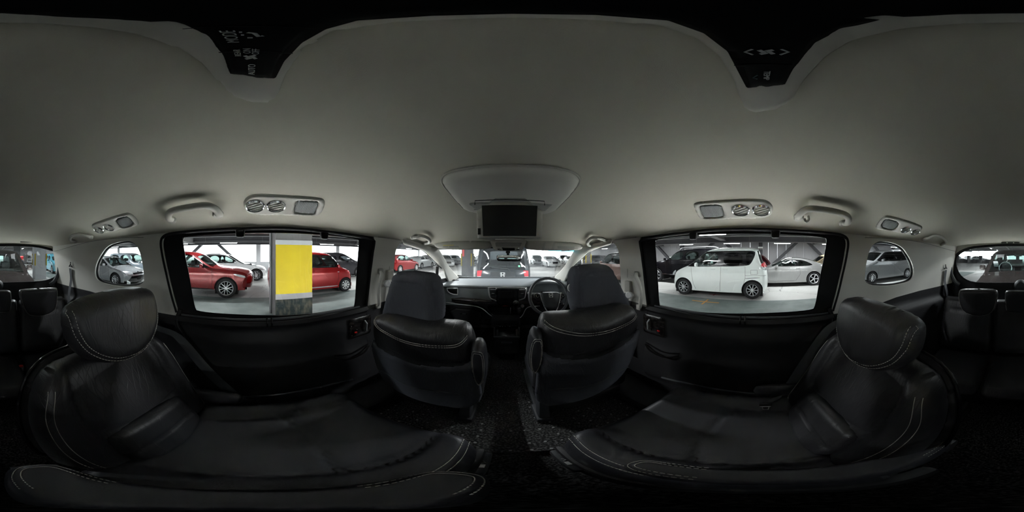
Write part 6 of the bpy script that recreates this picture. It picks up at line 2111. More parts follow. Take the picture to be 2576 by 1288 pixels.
        if mirror is not None:
            for s in (1, -1):
                p = smap(s, np.array([mirror]), 0.10)[0]
                b = MB(); b.box(p, (0.17, 0.10, 0.14), bev=0.04); b.box(p - np.array([s * 0.08, 0, 0.05]), (0.12, 0.04, 0.03), bev=0.01)
                b.build('door_mirror', c.paint, c.root)
    def X(c, y, z):
        y = np.asarray(y, float); z = np.asarray(z, float)
        L = (c.y1 - c.y0) / 2; m = (c.y1 + c.y0) / 2
        q = np.abs(y - m) / L
        f = 1 - 0.11 * np.clip((q - 0.62) / 0.38, 0, 1.2) ** 2
        up = np.clip((z - c.belt) / max(c.roof - c.belt, 0.1), 0, 1.1)
        lo = np.clip((c.belt - z) / c.belt, 0, 1)
        return c.hw * f * (1 - c.tumble * up ** 1.25 - 0.05 * lo ** 2 + 0.012 * np.exp(-((z - c.belt * 0.82) / 0.10) ** 2))
    def strip(c, i, s, off=0.0):
        q = c.Q[i]; nr = c.nrm[i]
        h = (1 - abs(s) ** 2.6)
        p = q + nr * (c.ins[i] * h + off)
        return np.array([s * c.Xe[i], p[0], p[1]])
    def at_z(c, z, front=True):
        m = (c.y0 + c.y1) / 2
        k = [i for i in range(c.n) if (c.P[i][0] > m) == front]
        return min(k, key=lambda i: abs(c.P[i][1] - z))
    def zrow(c, z, s, front=True, off=0.0):
        """a point on the nose or tail at height z"""
        m = (c.y0 + c.y1) / 2
        k = [i for i in range(c.n) if (c.P[i][0] > m) == front]
        k = k[:len(k) // 1]
        zs = np.array([c.P[i][1] for i in k])
        if front: order = np.arange(len(k))
        else: order = np.arange(len(k))[::-1]
        zz = zs[order]
        j = 0
        while j < len(zz) - 1 and zz[j + 1] < z: j += 1
        j2 = min(j + 1, len(zz) - 1)
        t = 0 if zz[j2] == zz[j] else np.clip((z - zz[j]) / (zz[j2] - zz[j]), 0, 1)
        a = c.strip(k[order[j]], s, off); b = c.strip(k[order[j2]], s, off)
        return a * (1 - t) + b * t
    def patch(c, name, m, poly, front=True, off=0.006, step=0.05, both=False, parent=None):
        """a piece lying on the nose/tail; poly in (s, z) with s across -1..1"""
        out = []
        for sg in ((1, -1) if both else (1,)):
            pl = np.array([(sg * a, b) for a, b in poly], float)
            sc = np.array([1.0, 1.0])
            Pp, T, _ = fill(pl, [], step, step * 0.7)
            V = [c.zrow(z, s, front, off) for s, z in Pp]
            V2 = [c.zrow(z, s, front, -0.02) for s, z in Pp]
            k = len(V)
            F = [tuple(f) for f in T] + [(b, a, a + k, b + k) for a, b in boundary_edges(T)]
            out.append(mesh(name, V + V2, F, m, parent or c.root, auto=50))
        return out[0]
    def side(c, name, m, poly, off=0.005, step=0.06, sides=(1, -1)):
        for s in sides:
            Pp, T, _ = fill(chaikin(np.array(poly, float), 1), [], step, step * 0.6)
            V = np.vstack([c.smap(s, Pp, off), c.smap(s, Pp, -0.02)])
            k = len(Pp)
            F = [tuple(f) for f in T] + [(b, a, a + k, b + k) for a, b in boundary_edges(T)]
            mesh(name, V, F, m, c.root, auto=50)


WHITE = (0.82, 0.88, 0.86); RED = (0.17, 0.004, 0.006); BRED = (0.34, 0.008, 0.010); BLACK = (0.006, 0.006, 0.008)
SILVER = (0.30, 0.305, 0.30); BROWN = (0.14, 0.075, 0.06); GREY = (0.16, 0.165, 0.17)

# 1. white boxy van outside the right door
van = Car('compact_van', 'white boxy compact van with dark rear glass outside the right sliding door', 'van', (5.25 + 0.81, 2.76, 0), WHITE,
    [(.50, .17), (.56, .35), (.55, .60), (.47, .82), (.38, .92), (.10, 1.04), (-.12, 1.12), (-.79, 1.63), (-1.0, 1.70), (-1.45, 1.755), (-2.4, 1.75), (-2.60, 1.71), (-2.68, 1.64), (-2.80, 1.20), (-2.93, 1.06), (-2.98, .7), (-2.98, .35), (-2.92, .2)],
    2.45, 0.81, 1.08, 1.75, 0.305, ws=((-.12, 1.12), (-.79, 1.63)), rg=((-2.68, 1.64), (-2.80, 1.20)), tumble=0.13,
    dlo=[(-.16, 1.055), (-.20, 1.10), (-.70, 1.56), (-1.0, 1.605), (-2.2, 1.62), (-2.53, 1.61), (-2.56, 1.5), (-2.42, 1.20), (-2.30, 1.11), (-1.4, 1.085)],
    wins=[[(-.24, 1.09), (-.74, 1.52), (-1.32, 1.565), (-1.30, 1.105)], [(-1.50, 1.555), (-2.14, 1.565), (-2.13, 1.12), (-1.50, 1.11)], [(-2.24, 1.57), (-2.50, 1.57), (-2.50, 1.48), (-2.36, 1.20), (-2.26, 1.14)]],
    rear_tint=True, glass='car_glass', spokes=9, handles=((-1.14, 1.0), (-1.56, 1.0)), mirror=(-.56, 1.14), metal=0.0, rough=0.25, inset=(0.12, 0.05, 0.1), sill=0.21,
    lines=([(-.32, 1.06), (-.36, .70), (-.40, .45), (-.50, .27)], [(-1.40, 1.08), (-1.39, .6), (-1.37, .24)], [(-2.22, 1.10), (-2.22, .72), (-2.16, .5)], [(-2.22, .80), (-2.90, .80)], [(-1.41, 1.02), (-2.2, 1.02)][:0] or [(-2.40, .98), (-2.62, .98), (-2.62, .84), (-2.40, .84), (-2.40, .98)]))
van.side('tail_lamp', 'lamp_red', [(-2.76, 1.22), (-2.90, 1.18), (-2.94, 1.08), (-2.72, 1.08)], off=0.012)
van.side('tail_lamp_lower', 'lamp_clear', [(-2.72, 1.08), (-2.93, 1.08), (-2.94, .98), (-2.84, 0.97)], off=0.010)
van.side('headlamp', 'lamp_clear', [(.30, .93), (.44, .84), (.50, .72), (.40, .74)], off=0.008)
van.side('trim_slot', 'rubber', [(-2.22, .715), (-2.70, .735), (-2.70, .72), (-2.22, .70)], off=0.004)
b = MB(); b.box((0, -2.72, 1.735), (1.25, 0.16, 0.03), bev=0.01); b.build('roof_spoiler', van.paint, van.root)
b = MB(); b.box((0.45, -0.95, 1.02), (0.05, 0.05, 0.34), bev=0.01); b.build('orange_tag', 'orange', van.root)

# 2. silver coupe behind it
cp = Car('coupe', 'silver coupe with a sweeping roof behind the white van', 'car', (7.4 + 0.92, -2.47 + 2.73, 0), SILVER,
    [(.78, .20), (.86, .42), (.80, .62), (.55, .76), (-.1, .90), (-.72, .98), (-1.45, 1.33), (-1.75, 1.385), (-2.05, 1.39), (-2.6, 1.30), (-3.1, 1.12), (-3.45, 1.00), (-3.68, .95), (-3.80, .78), (-3.78, .45), (-3.66, .25)],
    2.73, 0.92, 0.93, 1.39, 0.335, ws=((-.72, .98), (-1.45, 1.33)), rg=((-2.6, 1.30), (-3.1, 1.12)), tumble=0.25,
    dlo=[(-.70, .955), (-1.1, 1.14), (-1.5, 1.265), (-1.9, 1.275), (-2.3, 1.22), (-2.68, 1.04), (-2.60, .99), (-2.0, .96)],
    wins=[[(-.80, .975), (-1.18, 1.15), (-1.52, 1.245), (-1.88, 1.25), (-1.90, .975)], [(-1.96, 1.245), (-2.28, 1.20), (-2.58, 1.04), (-2.3, .985), (-1.96, .975)]],
    spokes=5, handles=((-1.92, .86),), mirror=(-.95, .97), sill=0.20, rimr=0.70, lines=([(-.55, .90), (-.50, .5), (-.6, .28)], [(-2.02, .95), (-2.05, .6), (-1.85, .30), (-.6, .27)]))
# 3. black four-wheel-drive wagon
pr = Car('four_wheel_drive_wagon', 'big black four-wheel-drive wagon with roof rails behind the white van', 'car', (7.22 + 0.94, 5.45, 0), BLACK,
    [(.80, .40), (.88, .62), (.86, .95), (.70, 1.08), (0, 1.18), (-.48, 1.22), (-1.15, 1.72), (-1.5, 1.80), (-2.4, 1.84), (-3.5, 1.80), (-3.65, 1.72), (-3.85, 1.20), (-3.9, .8), (-3.85, .45)],
    2.79, 0.94, 1.22, 1.84, 0.38, ws=((-.48, 1.22), (-1.15, 1.72)), rg=((-3.65, 1.72), (-3.85, 1.20)), tumble=0.17, sill=0.42,
    dlo=[(-.55, 1.21), (-1.12, 1.62), (-1.5, 1.70), (-3.5, 1.70), (-3.6, 1.22), (-2, 1.21)],
    wins=[[(-.66, 1.24), (-1.15, 1.60), (-1.62, 1.68), (-1.64, 1.24)], [(-1.76, 1.68), (-2.5, 1.68), (-2.5, 1.24), (-1.76, 1.24)], [(-2.74, 1.68), (-3.42, 1.66), (-3.46, 1.25), (-2.74, 1.24)]],
    spokes=6, handles=((-1.5, 1.1), (-2.45, 1.1)), mirror=(-.62, 1.27), lines=([(-.6, 1.18), (-.62, .5)], [(-1.70, 1.2), (-1.70, .48)]))
pr.side('side_moulding', 'chrome', [(-.4, .50), (-2.3, .50), (-2.3, .46), (-.4, .46)], off=0.05)
for s in (1, -1):
    b = MB(); b.tube(smoothpath([(s * 0.66, -1.35, 1.79), (s * 0.66, -1.6, 1.87), (s * 0.66, -3.0, 1.90), (s * 0.66, -3.4, 1.84)], 6), 0.02, 8); b.build('roof_rail', 'satin', pr.root)
# 4. red SUV outside the left door
rs = Car('red_suv', 'dark red SUV with two-tone spoked wheels left of the yellow column', 'car', (-5.35 - 0.92, -.79, 0), RED,
    [(.86, .30), (.95, .52), (.94, .78), (.80, .92), (.4, 1.0), (-.2, 1.07), (-.42, 1.10), (-1.05, 1.50), (-1.35, 1.60), (-2.2, 1.66), (-3.1, 1.60), (-3.3, 1.52), (-3.55, 1.1), (-3.6, .8), (-3.55, .4)],
    2.66, 0.92, 1.05, 1.66, 0.345, ws=((-.42, 1.10), (-1.05, 1.50)), rg=((-3.3, 1.52), (-3.55, 1.1)), tumble=0.2, sill=0.29,
    dlo=[(-.50, 1.03), (-.60, 1.10), (-1.1, 1.42), (-1.5, 1.52), (-3.0, 1.52), (-3.3, 1.35), (-3.0, 1.08), (-1.5, 1.05)],
    wins=[[(-.68, 1.06), (-1.16, 1.40), (-1.56, 1.49), (-1.60, 1.07)], [(-1.72, 1.50), (-2.5, 1.50), (-2.5, 1.09), (-1.72, 1.08)]],
    spokes=6, wheel_style='twin', rimr=0.72, handles=((-1.52, .93),), mirror=(-.82, 1.10), lines=([(-.48, 1.02), (-.46, .7), (-.50, .36)], [(-1.66, 1.03), (-1.64, .35)], [(-.5, 1.0), (.35, .96)]), inset=(0.26, 0.05, 0.1))
rs.side('headlamp', 'lamp_clear', [(.20, .86), (.62, .80), (.66, .70), (.40, .76)], off=0.008)
rs.side('arch_trim', 'rubber', [(-2.2, .33), (-.44, .33), (-.44, .28), (-2.2, .28)], off=0.012)
rs.patch('grille', 'gloss_black', [(-.55, .82), (.55, .82), (.48, .5), (-.48, .5)], off=0.01)
# 5. red boxy kei van right of the column
rk = Car('red_boxy_car', 'bright red boxy small car right of the yellow column', 'car', (-5.42 - 0.74, 3.63, 0), BRED,
    [(.34, .18), (.42, .35), (.42, .62), (.34, .84), (.15, .95), (-.12, 1.02), (-.48, 1.47), (-.68, 1.56), (-1.2, 1.60), (-2.6, 1.58), (-2.75, 1.5), (-2.9, 1.05), (-2.95, .6), (-2.9, .25)],
    2.46, 0.735, 1.0, 1.60, 0.275, ws=((-.12, 1.02), (-.48, 1.47)), rg=((-2.75, 1.5), (-2.9, 1.05)), tumble=0.12, sill=0.20, inset=(0.12, 0.06, 0.1),
    dlo=[(-.22, 1.0), (-.55, 1.42), (-.75, 1.48), (-2.55, 1.49), (-2.6, 1.03), (-1.0, 1.0)],
    wins=[[(-.40, 1.02), (-.66, 1.40), (-.80, 1.45), (-1.32, 1.46), (-1.32, 1.02)], [(-1.46, 1.46), (-2.4, 1.46), (-2.4, 1.03), (-1.46, 1.02)]],
    spokes=8, wheel_style='cap', rim='white', handles=((-1.26, .90),), mirror=(-.42, 1.05), lines=([(-.36, .98), (-.34, .6), (-.44, .28)], [(-1.40, 1.0), (-1.38, .25)]))
rk.side('sill_strip', 'satin', [(-1.9, .30), (-.38, .30), (-.38, .26), (-1.9, .26)], off=0.01)
rk.side('badge', 'satin', [(-.32, .84), (-.40, .84), (-.40, .81), (-.32, .81)], off=0.006)
rk.patch('headlamp', 'lamp_clear', [(.60, .86), (.92, .86), (.92, .66), (.62, .64)], both=True)
# 6. white SUV beyond the red one
Car('white_suv', 'white SUV parked beyond the dark red SUV on the left', 'car', (-9.3 - 0.92, .37, 0), (0.8, 0.83, 0.84),
    [(.62, .25), (.70, .45), (.68, .66), (.5, .80), (-.2, .95), (-.75, 1.02), (-1.6, 1.52), (-2.0, 1.60), (-3.0, 1.60), (-3.6, 1.2), (-3.7, .6), (-3.6, .35)],
    2.7, 0.92, 1.0, 1.60, 0.34, ws=((-.75, 1.02), (-1.6, 1.52)), tumble=0.2, sill=0.27, step=0.09,
    dlo=[(-.9, 1.0), (-1.6, 1.42), (-2, 1.5), (-3.2, 1.48), (-3.3, 1.05)], wins=[[(-1.05, 1.02), (-1.65, 1.40), (-2.05, 1.47), (-2.05, 1.03)], [(-2.15, 1.47), (-3.1, 1.45), (-3.1, 1.06), (-2.15, 1.04)]],
    spokes=10, mirror=(-1.2, 1.06), metal=0.0).side('headlamp', 'lamp_clear', [(.1, .76), (.5, .70), (.5, .62), (.2, .64)], off=0.01)
# 7. silver sedan in the left quarter window
co = Car('silver_sedan', 'silver estate car with a big dark front grille in the left quarter window', 'car', (-5.2 - 0.85, -5.66, 0), (0.27, 0.28, 0.29),
    [(.72, .22), (.80, .42), (.79, .60), (.66, .74), (.3, .86), (-.25, .96), (-1.0, 1.36), (-1.3, 1.43), (-2.0, 1.46), (-3.2, 1.40), (-3.5, 1.2), (-3.55, .8), (-3.5, .35)],
    2.60, 0.85, 0.95, 1.46, 0.315, ws=((-.25, .96), (-1.0, 1.36)), tumble=0.22, sill=0.22, inset=(0.22, 0.05, 0.1),
    dlo=[(-.40, .93), (-1.0, 1.28), (-1.3, 1.35), (-3.1, 1.32), (-3.3, 1.0), (-1.5, .95)], wins=[[(-.6, .97), (-1.1, 1.27), (-1.4, 1.33), (-1.42, .97)], [(-1.52, 1.33), (-2.3, 1.33), (-2.3, .98), (-1.52, .97)]],
    spokes=9, handles=((-1.4, .84),), mirror=(-.72, 1.0), lines=([(-.45, .90), (-.44, .35)], [(-1.48, .95), (-1.46, .3)]))
co.patch('bumper_grille', 'gloss_black', [(-.62, .52), (.62, .52), (.80, .24), (-.80, .24)], off=0.012)
co.patch('upper_grille', 'gloss_black', [(-.50, .66), (.50, .66), (.46, .59), (-.46, .59)], off=0.012)
co.patch('headlamp', 'lamp_clear', [(.50, .71), (.97, .76), (.97, .64), (.52, .60)], both=True, off=0.012)
co.patch('number_plate', 'rubber', [(-.18, .44), (.18, .44), (.18, .33), (-.18, .33)], off=0.02)
co.patch('emblem', 'chrome', [(-.06, .70), (.06, .70), (.06, .64), (-.06, .64)], off=0.02)
co.side('headlamp_side', 'lamp_clear', [(.35, .74), (.60, .70), (.60, .62), (.48, .63)], off=0.01)
b = MB(); b.box((0.35, -0.85, 1.04), (0.2, 0.01, 0.14), rot=(R(-30), 0, 0)); b.build('paper_slip', 'paper', co.root)
b = MB(); b.box((-5.15, -4.72, 0.19), (0.03, 0.40, 0.30), rot=(0, 0, R(-30))); o = b.build('paper_notice', 'paper'); tag(o, 'small white notice board low beside the silver estate', 'notice')
# a boxy pale car beyond it
Car('boxy_wagon', 'boxy pale blue-grey four-wheel-drive beyond the silver estate', 'car', (-8.5, -6.3, 0), (0.45, 0.52, 0.58),
    [(.5, .3), (.55, .6), (.50, .95), (.3, 1.04), (-.5, 1.08), (-.8, 1.52), (-1.0, 1.64), (-2.8, 1.66), (-2.95, 1.5), (-3.0, .6), (-2.95, .35)],
    2.3, 0.74, 1.06, 1.66, 0.34, ws=((-.5, 1.08), (-.8, 1.52)), tumble=0.1, sill=0.35, step=0.1, wins=[[(-.75, 1.1), (-.95, 1.5), (-1.6, 1.52), (-1.6, 1.1)], [(-1.75, 1.52), (-2.7, 1.52), (-2.7, 1.1), (-1.75, 1.1)]], spokes=6)
# 8. grey minivan in the right quarter window
sv = Car('grey_minivan', 'grey minivan with sliding doors in the right quarter window', 'van', (6.5 + 0.86, -5.28, 0), (0.20, 0.205, 0.21),
    [(.78, .22), (.88, .45), (.86, .8), (.7, .96), (.2, 1.10), (-.15, 1.22), (-.80, 1.68), (-1.3, 1.80), (-2.5, 1.86), (-3.55, 1.84), (-3.7, 1.7), (-3.85, 1.1), (-3.88, .6), (-3.8, .3)],
    2.86, 0.86, 1.14, 1.86, 0.315, ws=((-.15, 1.22), (-.80, 1.68)), tumble=0.14, sill=0.24,
    dlo=[(-.1, 1.14), (-.75, 1.60), (-1.2, 1.70), (-3.5, 1.74), (-3.6, 1.2), (-1.5, 1.13)], wins=[[(-.45, 1.18), (-.85, 1.56), (-1.2, 1.64), (-1.58, 1.66), (-1.58, 1.16)], [(-1.72, 1.67), (-2.7, 1.69), (-2.7, 1.18), (-1.72, 1.17)]],
    rear_tint=True, glass='car_glass_dark', spokes=10, handles=((-1.50, 1.02), (-1.82, 1.02)), lines=([(-.42, 1.1), (-.42, .45)], [(-1.64, 1.12), (-1.64, .3)], [(-2.7, .95), (-3.7, .95)]), mirror=(-.62, 1.2))
b = MB(); b.box((0, 0, 0.6), (0.05, 1.1, 1.2), bev=0.01); o = b.build('blue_panel', 'blue')
bp_ = onx(2304, 690, 6.35); o.location = (6.35, bp_[1] - 0.45, 0); tag(o, 'upright blue board behind the grey minivan in the right quarter window', 'board')
b = MB(); b.box((0, 0, 0), (0.012, 0.30, 0.17), rot=(0, 0, 0)); o = b.build('paper_notice', 'paper'); q = onx(2204, 718, 5.6); o.location = (5.6, q[1], q[2])
b = MB(); b.tube([(0, 0, -q[2]), (0, 0, -0.085)], 0.015, 8); b.build('stand_post', 'steel', o)
tag(o, 'white notice on a low stand outside the right quarter window', 'notice')
# 9. brown car seen through the front right window
Car('brown_small_van', 'brown small van with a dark roof seen through the front right window', 'van', (5.3 + 0.74, 8.42, 0), BROWN,
    [(.5, .2), (.55, .45), (.52, .75), (.35, .92), (-.1, 1.02), (-.75, 1.52), (-1.05, 1.62), (-1.6, 1.66), (-2.8, 1.64), (-2.95, 1.5), (-3.02, .6), (-2.95, .25)],
    2.46, 0.74, 1.02, 1.66, 0.285, ws=((-.1, 1.02), (-.75, 1.52)), tumble=0.12, sill=0.22, dlo=[(-.2, .99), (-.8, 1.5), (-1.1, 1.60), (-2.8, 1.62), (-2.85, 1.03)],
    wins=[[(-.45, 1.02), (-.85, 1.46), (-1.35, 1.52), (-1.35, 1.02)], [(-1.48, 1.52), (-2.6, 1.52), (-2.6, 1.04), (-1.48, 1.02)]], spokes=8, wheel_style='cap', rim='white', handles=((-1.22, .92), (-1.62, .92)), mirror=(-.55, 1.08), lines=([(-1.4, 1.0), (-1.4, .25)],))
# 10. red car ahead on the left
Car('red_hatchback', 'bright red hatchback ahead, seen through the front left window', 'car', (-8.2 - .85, 13.45, 0), BRED,
    [(.62, .22), (.72, .45), (.70, .68), (.5, .85), (-.2, 1.0), (-.6, 1.06), (-1.35, 1.50), (-1.7, 1.58), (-2.8, 1.56), (-3.2, 1.4), (-3.4, 1.0), (-3.4, .5), (-3.3, .3)],
    2.6, 0.87, 1.03, 1.58, 0.33, ws=((-.6, 1.06), (-1.35, 1.50)), tumble=0.18, step=0.1, sill=0.25, dlo=[(-.7, 1.02), (-1.4, 1.44), (-1.8, 1.5), (-2.9, 1.46), (-3.0, 1.06)],
    wins=[[(-.9, 1.05), (-1.45, 1.42), (-1.85, 1.47), (-1.85, 1.05)], [(-1.95, 1.47), (-2.8, 1.44), (-2.8, 1.08), (-1.95, 1.06)]], spokes=8, rim='white', mirror=(-1.0, 1.08), handles=((-1.7, .9),))

# 11. black people carrier straight ahead, seen from behind
st = Car('black_people_carrier', 'black tall people carrier parked close ahead, seen from behind through the windscreen', 'van', (-0.10, 4.62 + 3.62, 0), (0.012, 0.015, 0.018),
    [(.8, .2), (.88, .45), (.86, .8), (.7, .98), (.1, 1.12), (-.2, 1.2), (-.9, 1.65), (-1.3, 1.78), (-2.2, 1.84), (-3.25, 1.82), (-3.38, 1.75), (-3.52, 1.05), (-3.62, 1.0), (-3.66, .7), (-3.62, .4), (-3.55, .25)],
    2.86, 0.86, 1.05, 1.84, 0.32, ws=((-.2, 1.2), (-.9, 1.65)), rg=((-3.38, 1.75), (-3.52, 1.05)), tumble=0.18, sill=0.24, glass='car_glass_dark', inset=(0.06, 0.05, 0.1),
    dlo=[(-.3, 1.08), (-.9, 1.6), (-1.3, 1.7), (-3.2, 1.74), (-3.35, 1.12)], wins=[[(-.5, 1.12), (-.95, 1.56), (-1.6, 1.66), (-1.6, 1.12)], [(-1.75, 1.66), (-3.1, 1.68), (-3.2, 1.14), (-1.75, 1.12)]], spokes=8, metal=0.0)
st.patch('tail_lamp', 'lamp_red', [(.80, 1.03), (.995, 1.03), (.995, .86), (.84, .86)], front=False, both=True, off=0.012)
st.patch('reversing_lamp', 'lamp_clear', [(.84, .86), (.995, .86), (.995, .64), (.86, .66)], front=False, both=True, off=0.012)
st.patch('tailgate_panel', 'gloss_black', [(-.46, .99), (.46, .99), (.52, .60), (-.52, .60)], front=False, off=0.008)
# wiper and chrome emblem (an H in a rounded frame)
r0 = st.zrow(1.04, 0.0, False, 0.03)
b = MB(); b.tube([(-0.32, r0[1] + 0.02, 1.12), (0.16, r0[1] + 0.01, 1.07), (0.22, r0[1] - 0.01, 1.0)], 0.012, 6); b.build('rear_wiper', 'rubber', st.root)
h_emblem(st.root, tuple(st.zrow(0.90, 0.0, False, 0.015)), 0.13)
st.patch('eco_sticker', mat('green_sticker', (0.10, 0.45, 0.25), 0.5), [(.60, 1.17), (.68, 1.17), (.68, 1.12), (.60, 1.12)], front=False, off=0.012)
st.patch('eco_sticker', 'white', [(.72, 1.18), (.80, 1.18), (.80, 1.13), (.72, 1.13)], front=False, off=0.012)

# 12. dark car close behind, facing us
ol = Car('dark_brown_suv', 'dark brown-black SUV parked close behind, facing the rear window', 'car', (-0.02, -2.75 - 0.86, 0), (0.022, 0.018, 0.017),
    [(.80, .25), (.88, .45), (.86, .68), (.72, .82), (.45, .92), (.0, 1.0), (-.42, 1.06), (-1.18, 1.53), (-1.35, 1.61), (-2.0, 1.67), (-3.0, 1.62), (-3.3, 1.5), (-3.6, 1.0), (-3.65, .6), (-3.6, .35)],
    2.67, 0.90, 1.03, 1.67, 0.345, ws=((-.42, 1.06), (-1.18, 1.53)), rg=((-3.3, 1.5), (-3.6, 1.0)), tumble=0.22, sill=0.27, metal=0.4,
    dlo=[(-.55, 1.03), (-1.2, 1.45), (-1.5, 1.54), (-3.0, 1.52), (-3.3, 1.1)], wins=[[(-.75, 1.06), (-1.28, 1.42), (-1.6, 1.50), (-1.65, 1.07)], [(-1.77, 1.51), (-2.6, 1.51), (-2.6, 1.09), (-1.77, 1.08)]], spokes=7, mirror=(-.85, 1.12))
ol.patch('headlamp', 'lamp_clear', [(.62, .80), (.98, .86), (.98, .70), (.66, .68)], both=True, off=0.012)
ol.patch('grille', 'gloss_black', [(-.5, .80), (.5, .80), (.46, .62), (-.46, .62)], off=0.012)
b = MB(); b.tube([(-0.55, .78, .845), (0.55, .78, .845)], 0.014, 6); b.build('grille_trim', 'chrome', ol.root)
b = MB(); b.tube([Vector((0.36, -1.02, 1.10)) + Vector((math.cos(a) * .18, -math.sin(a) * 0.07, math.sin(a) * .165)) for a in np.linspace(0, 2 * PI, 28)[:-1]], 0.013, 8, closed=True)
b.build('steering_wheel', 'satin', ol.root)
b = MB(); b.box((0.60, -.80, 1.22), (0.13, 0.008, 0.17), rot=(R(-30), 0, R(-10))); b.build('paper_slip', 'paper', ol.root)
b = MB()
for k in range(4): b.box((0.60, -.775 - 0.012 * k, 1.27 - 0.028 * k), (0.08, 0.004, 0.006), rot=(R(-30), 0, R(-10)))
b.build('paper_writing', 'mark_dim', ol.root)
b = MB(); b.tube([(-0.65, -.44, 1.06), (0.0, -.47, 1.075), (0.5, -.46, 1.07)], 0.010, 6); b.build('wiper', 'rubber', ol.root)
b = MB(); b.box((0, -1.15, 1.46), (0.22, 0.03, 0.06), bev=0.01); b.build('rear_view_mirror', 'rubber', ol.root)

# ---- more distant cars
def sketch_car(loc, rz, paint, label, name='parked_car', kind='suv', cat='car', group=None):
    h = {'suv': 1.62, 'sedan': 1.44, 'van': 1.85, 'kei': 1.7}[kind]
    if kind == 'van' or kind == 'kei':
        pf = [(.6, .2), (.68, .45), (.65, .8), (.4, .98), (-.1, 1.1), (-.7, h - .25), (-1.1, h - .04), (-2, h), (-3.0, h - .03), (-3.2, h - .2), (-3.35, 1.0), (-3.35, .5), (-3.3, .3)]
        ws = ((-.1, 1.1), (-.7, h - .25)); wn_ = [[(-.5, 1.12), (-.95, h - .25), (-1.6, h - .2), (-1.6, 1.12)], [(-1.75, h - .2), (-2.9, h - .22), (-2.95, 1.14), (-1.75, 1.12)]]; bl = 1.07
    else:
        pf = [(.74, .22), (.85, .45), (.83, .68), (.6, .82), (-.1, .96), (-.5, 1.02), (-1.2, h - .14), (-1.6, h - .02), (-2.2, h), (-3.0, h - .08), (-3.5, 1.05), (-3.6, .8), (-3.55, .35)]
        ws = ((-.5, 1.02), (-1.2, h - .14)); wn_ = [[(-.85, 1.03), (-1.35, h - .2), (-1.8, h - .13), (-1.8, 1.03)], [(-1.95, h - .13), (-2.7, h - .18), (-2.9, 1.06), (-1.95, 1.04)]]; bl = 1.0
    c = Car(name, label, cat, loc, paint, pf, 2.65, 0.88 if kind != 'kei' else 0.74, bl, h, 0.33, ws=ws, wins=wn_, tumble=0.18, step=0.14, glass='car_glass_dark', spokes=8, rz=rz, group=group, seats=False, mirror=(-.95, 1.08), metal=0.0)
    c.patch('headlamp', 'lamp_clear', [(.56, .78), (.97, .80), (.97, .66), (.60, .64)], both=True, off=0.012, step=0.1)
    c.patch('grille', 'gloss_black', [(-.48, .74), (.48, .74), (.40, .50), (-.40, .50)], off=0.012, step=0.1)
    c.patch('number_plate', 'plate', [(-.2, .44), (.2, .44), (.2, .34), (-.2, .34)], off=0.02, step=0.1)
    return c


def around(px, dist):
    d = ray(px, 644); a = math.atan2(d[0], d[1])
    return (dist * math.sin(a), dist * math.cos(a), 0)
FW = (0.72, 0.76, 0.77)
# ahead, through the windscreen
sketch_car(around(1125, 21), R(215), FW, 'white SUV leftmost in the row beyond the windscreen')
sketch_car(around(1150, 26.5), R(215), (0.68, 0.72, 0.72), 'white SUV in the row beyond the windscreen, left of the red-signed column')
sketch_car(around(1188, 28), R(205), FW, 'white car between the red-signed column and the black people carrier')
sketch_car(around(1204, 34), R(190), (0.62, 0.66, 0.66), 'pale car half hidden by the left edge of the black people carrier', kind='kei')
sketch_car(around(1355, 28), R(183), FW, 'white SUV just right of the black people carrier')
sketch_car(around(1392, 20.5), R(180), (0.74, 0.77, 0.77), 'white saloon with a large dark grille ahead on the right', kind='sedan')
sketch_car(around(1424, 30), R(175), GREY, 'grey car right of the white saloon ahead', kind='suv')
sketch_car(around(1446, 24), R(175), (0.35, 0.40, 0.42), 'grey-blue car at the right edge of the windscreen', kind='sedan')
# front left window
sketch_car(around(1072, 21), R(0), FW, 'white low car beyond the red hatchback', kind='sedan')
sketch_car(around(1086, 27), R(10), (0.42, 0.42, 0.42), 'grey car beyond the white low car ahead on the left')
# front right window
sketch_car(around(1500, 27), R(150), (0.5, 0.52, 0.53), 'pale grey car far ahead in the front right window', kind='suv')
sketch_car(around(1480, 37), R(150), (0.3, 0.32, 0.33), 'dark grey car far ahead in the front right window', kind='sedan')
# beyond the white van and the coupe
dr = sketch_car((11.6, 2.9, 0), R(0), (0.035, 0.004, 0.006), 'dark red car glimpsed between the white van and the coupe')
sketch_car((12.0, -3.4, 0), R(0), (0.45, 0.38, 0.26), 'golden beige SUV glimpsed over the coupe roof', kind='suv')
sketch_car((15.0 - 1.4, 5.6, 0), R(0), FW, 'white car glimpsed left of the black four-wheel-drive', kind='sedan')
# left, beyond the column
sketch_car((-9.6, 7.0, 0), R(0), (0.03, 0.03, 0.035), 'black four-wheel-drive with a round marked spare cover beyond the red boxy car', kind='kei')
sketch_car((-7.6, 8.2 - 1.1, 0), R(0), RED, 'dark red car right of the black four-wheel-drive', kind='kei') if False else None
sketch_car((-13.3, 5.2, 0), R(0), FW, 'white car far out beside the bright left edge', kind='sedan')
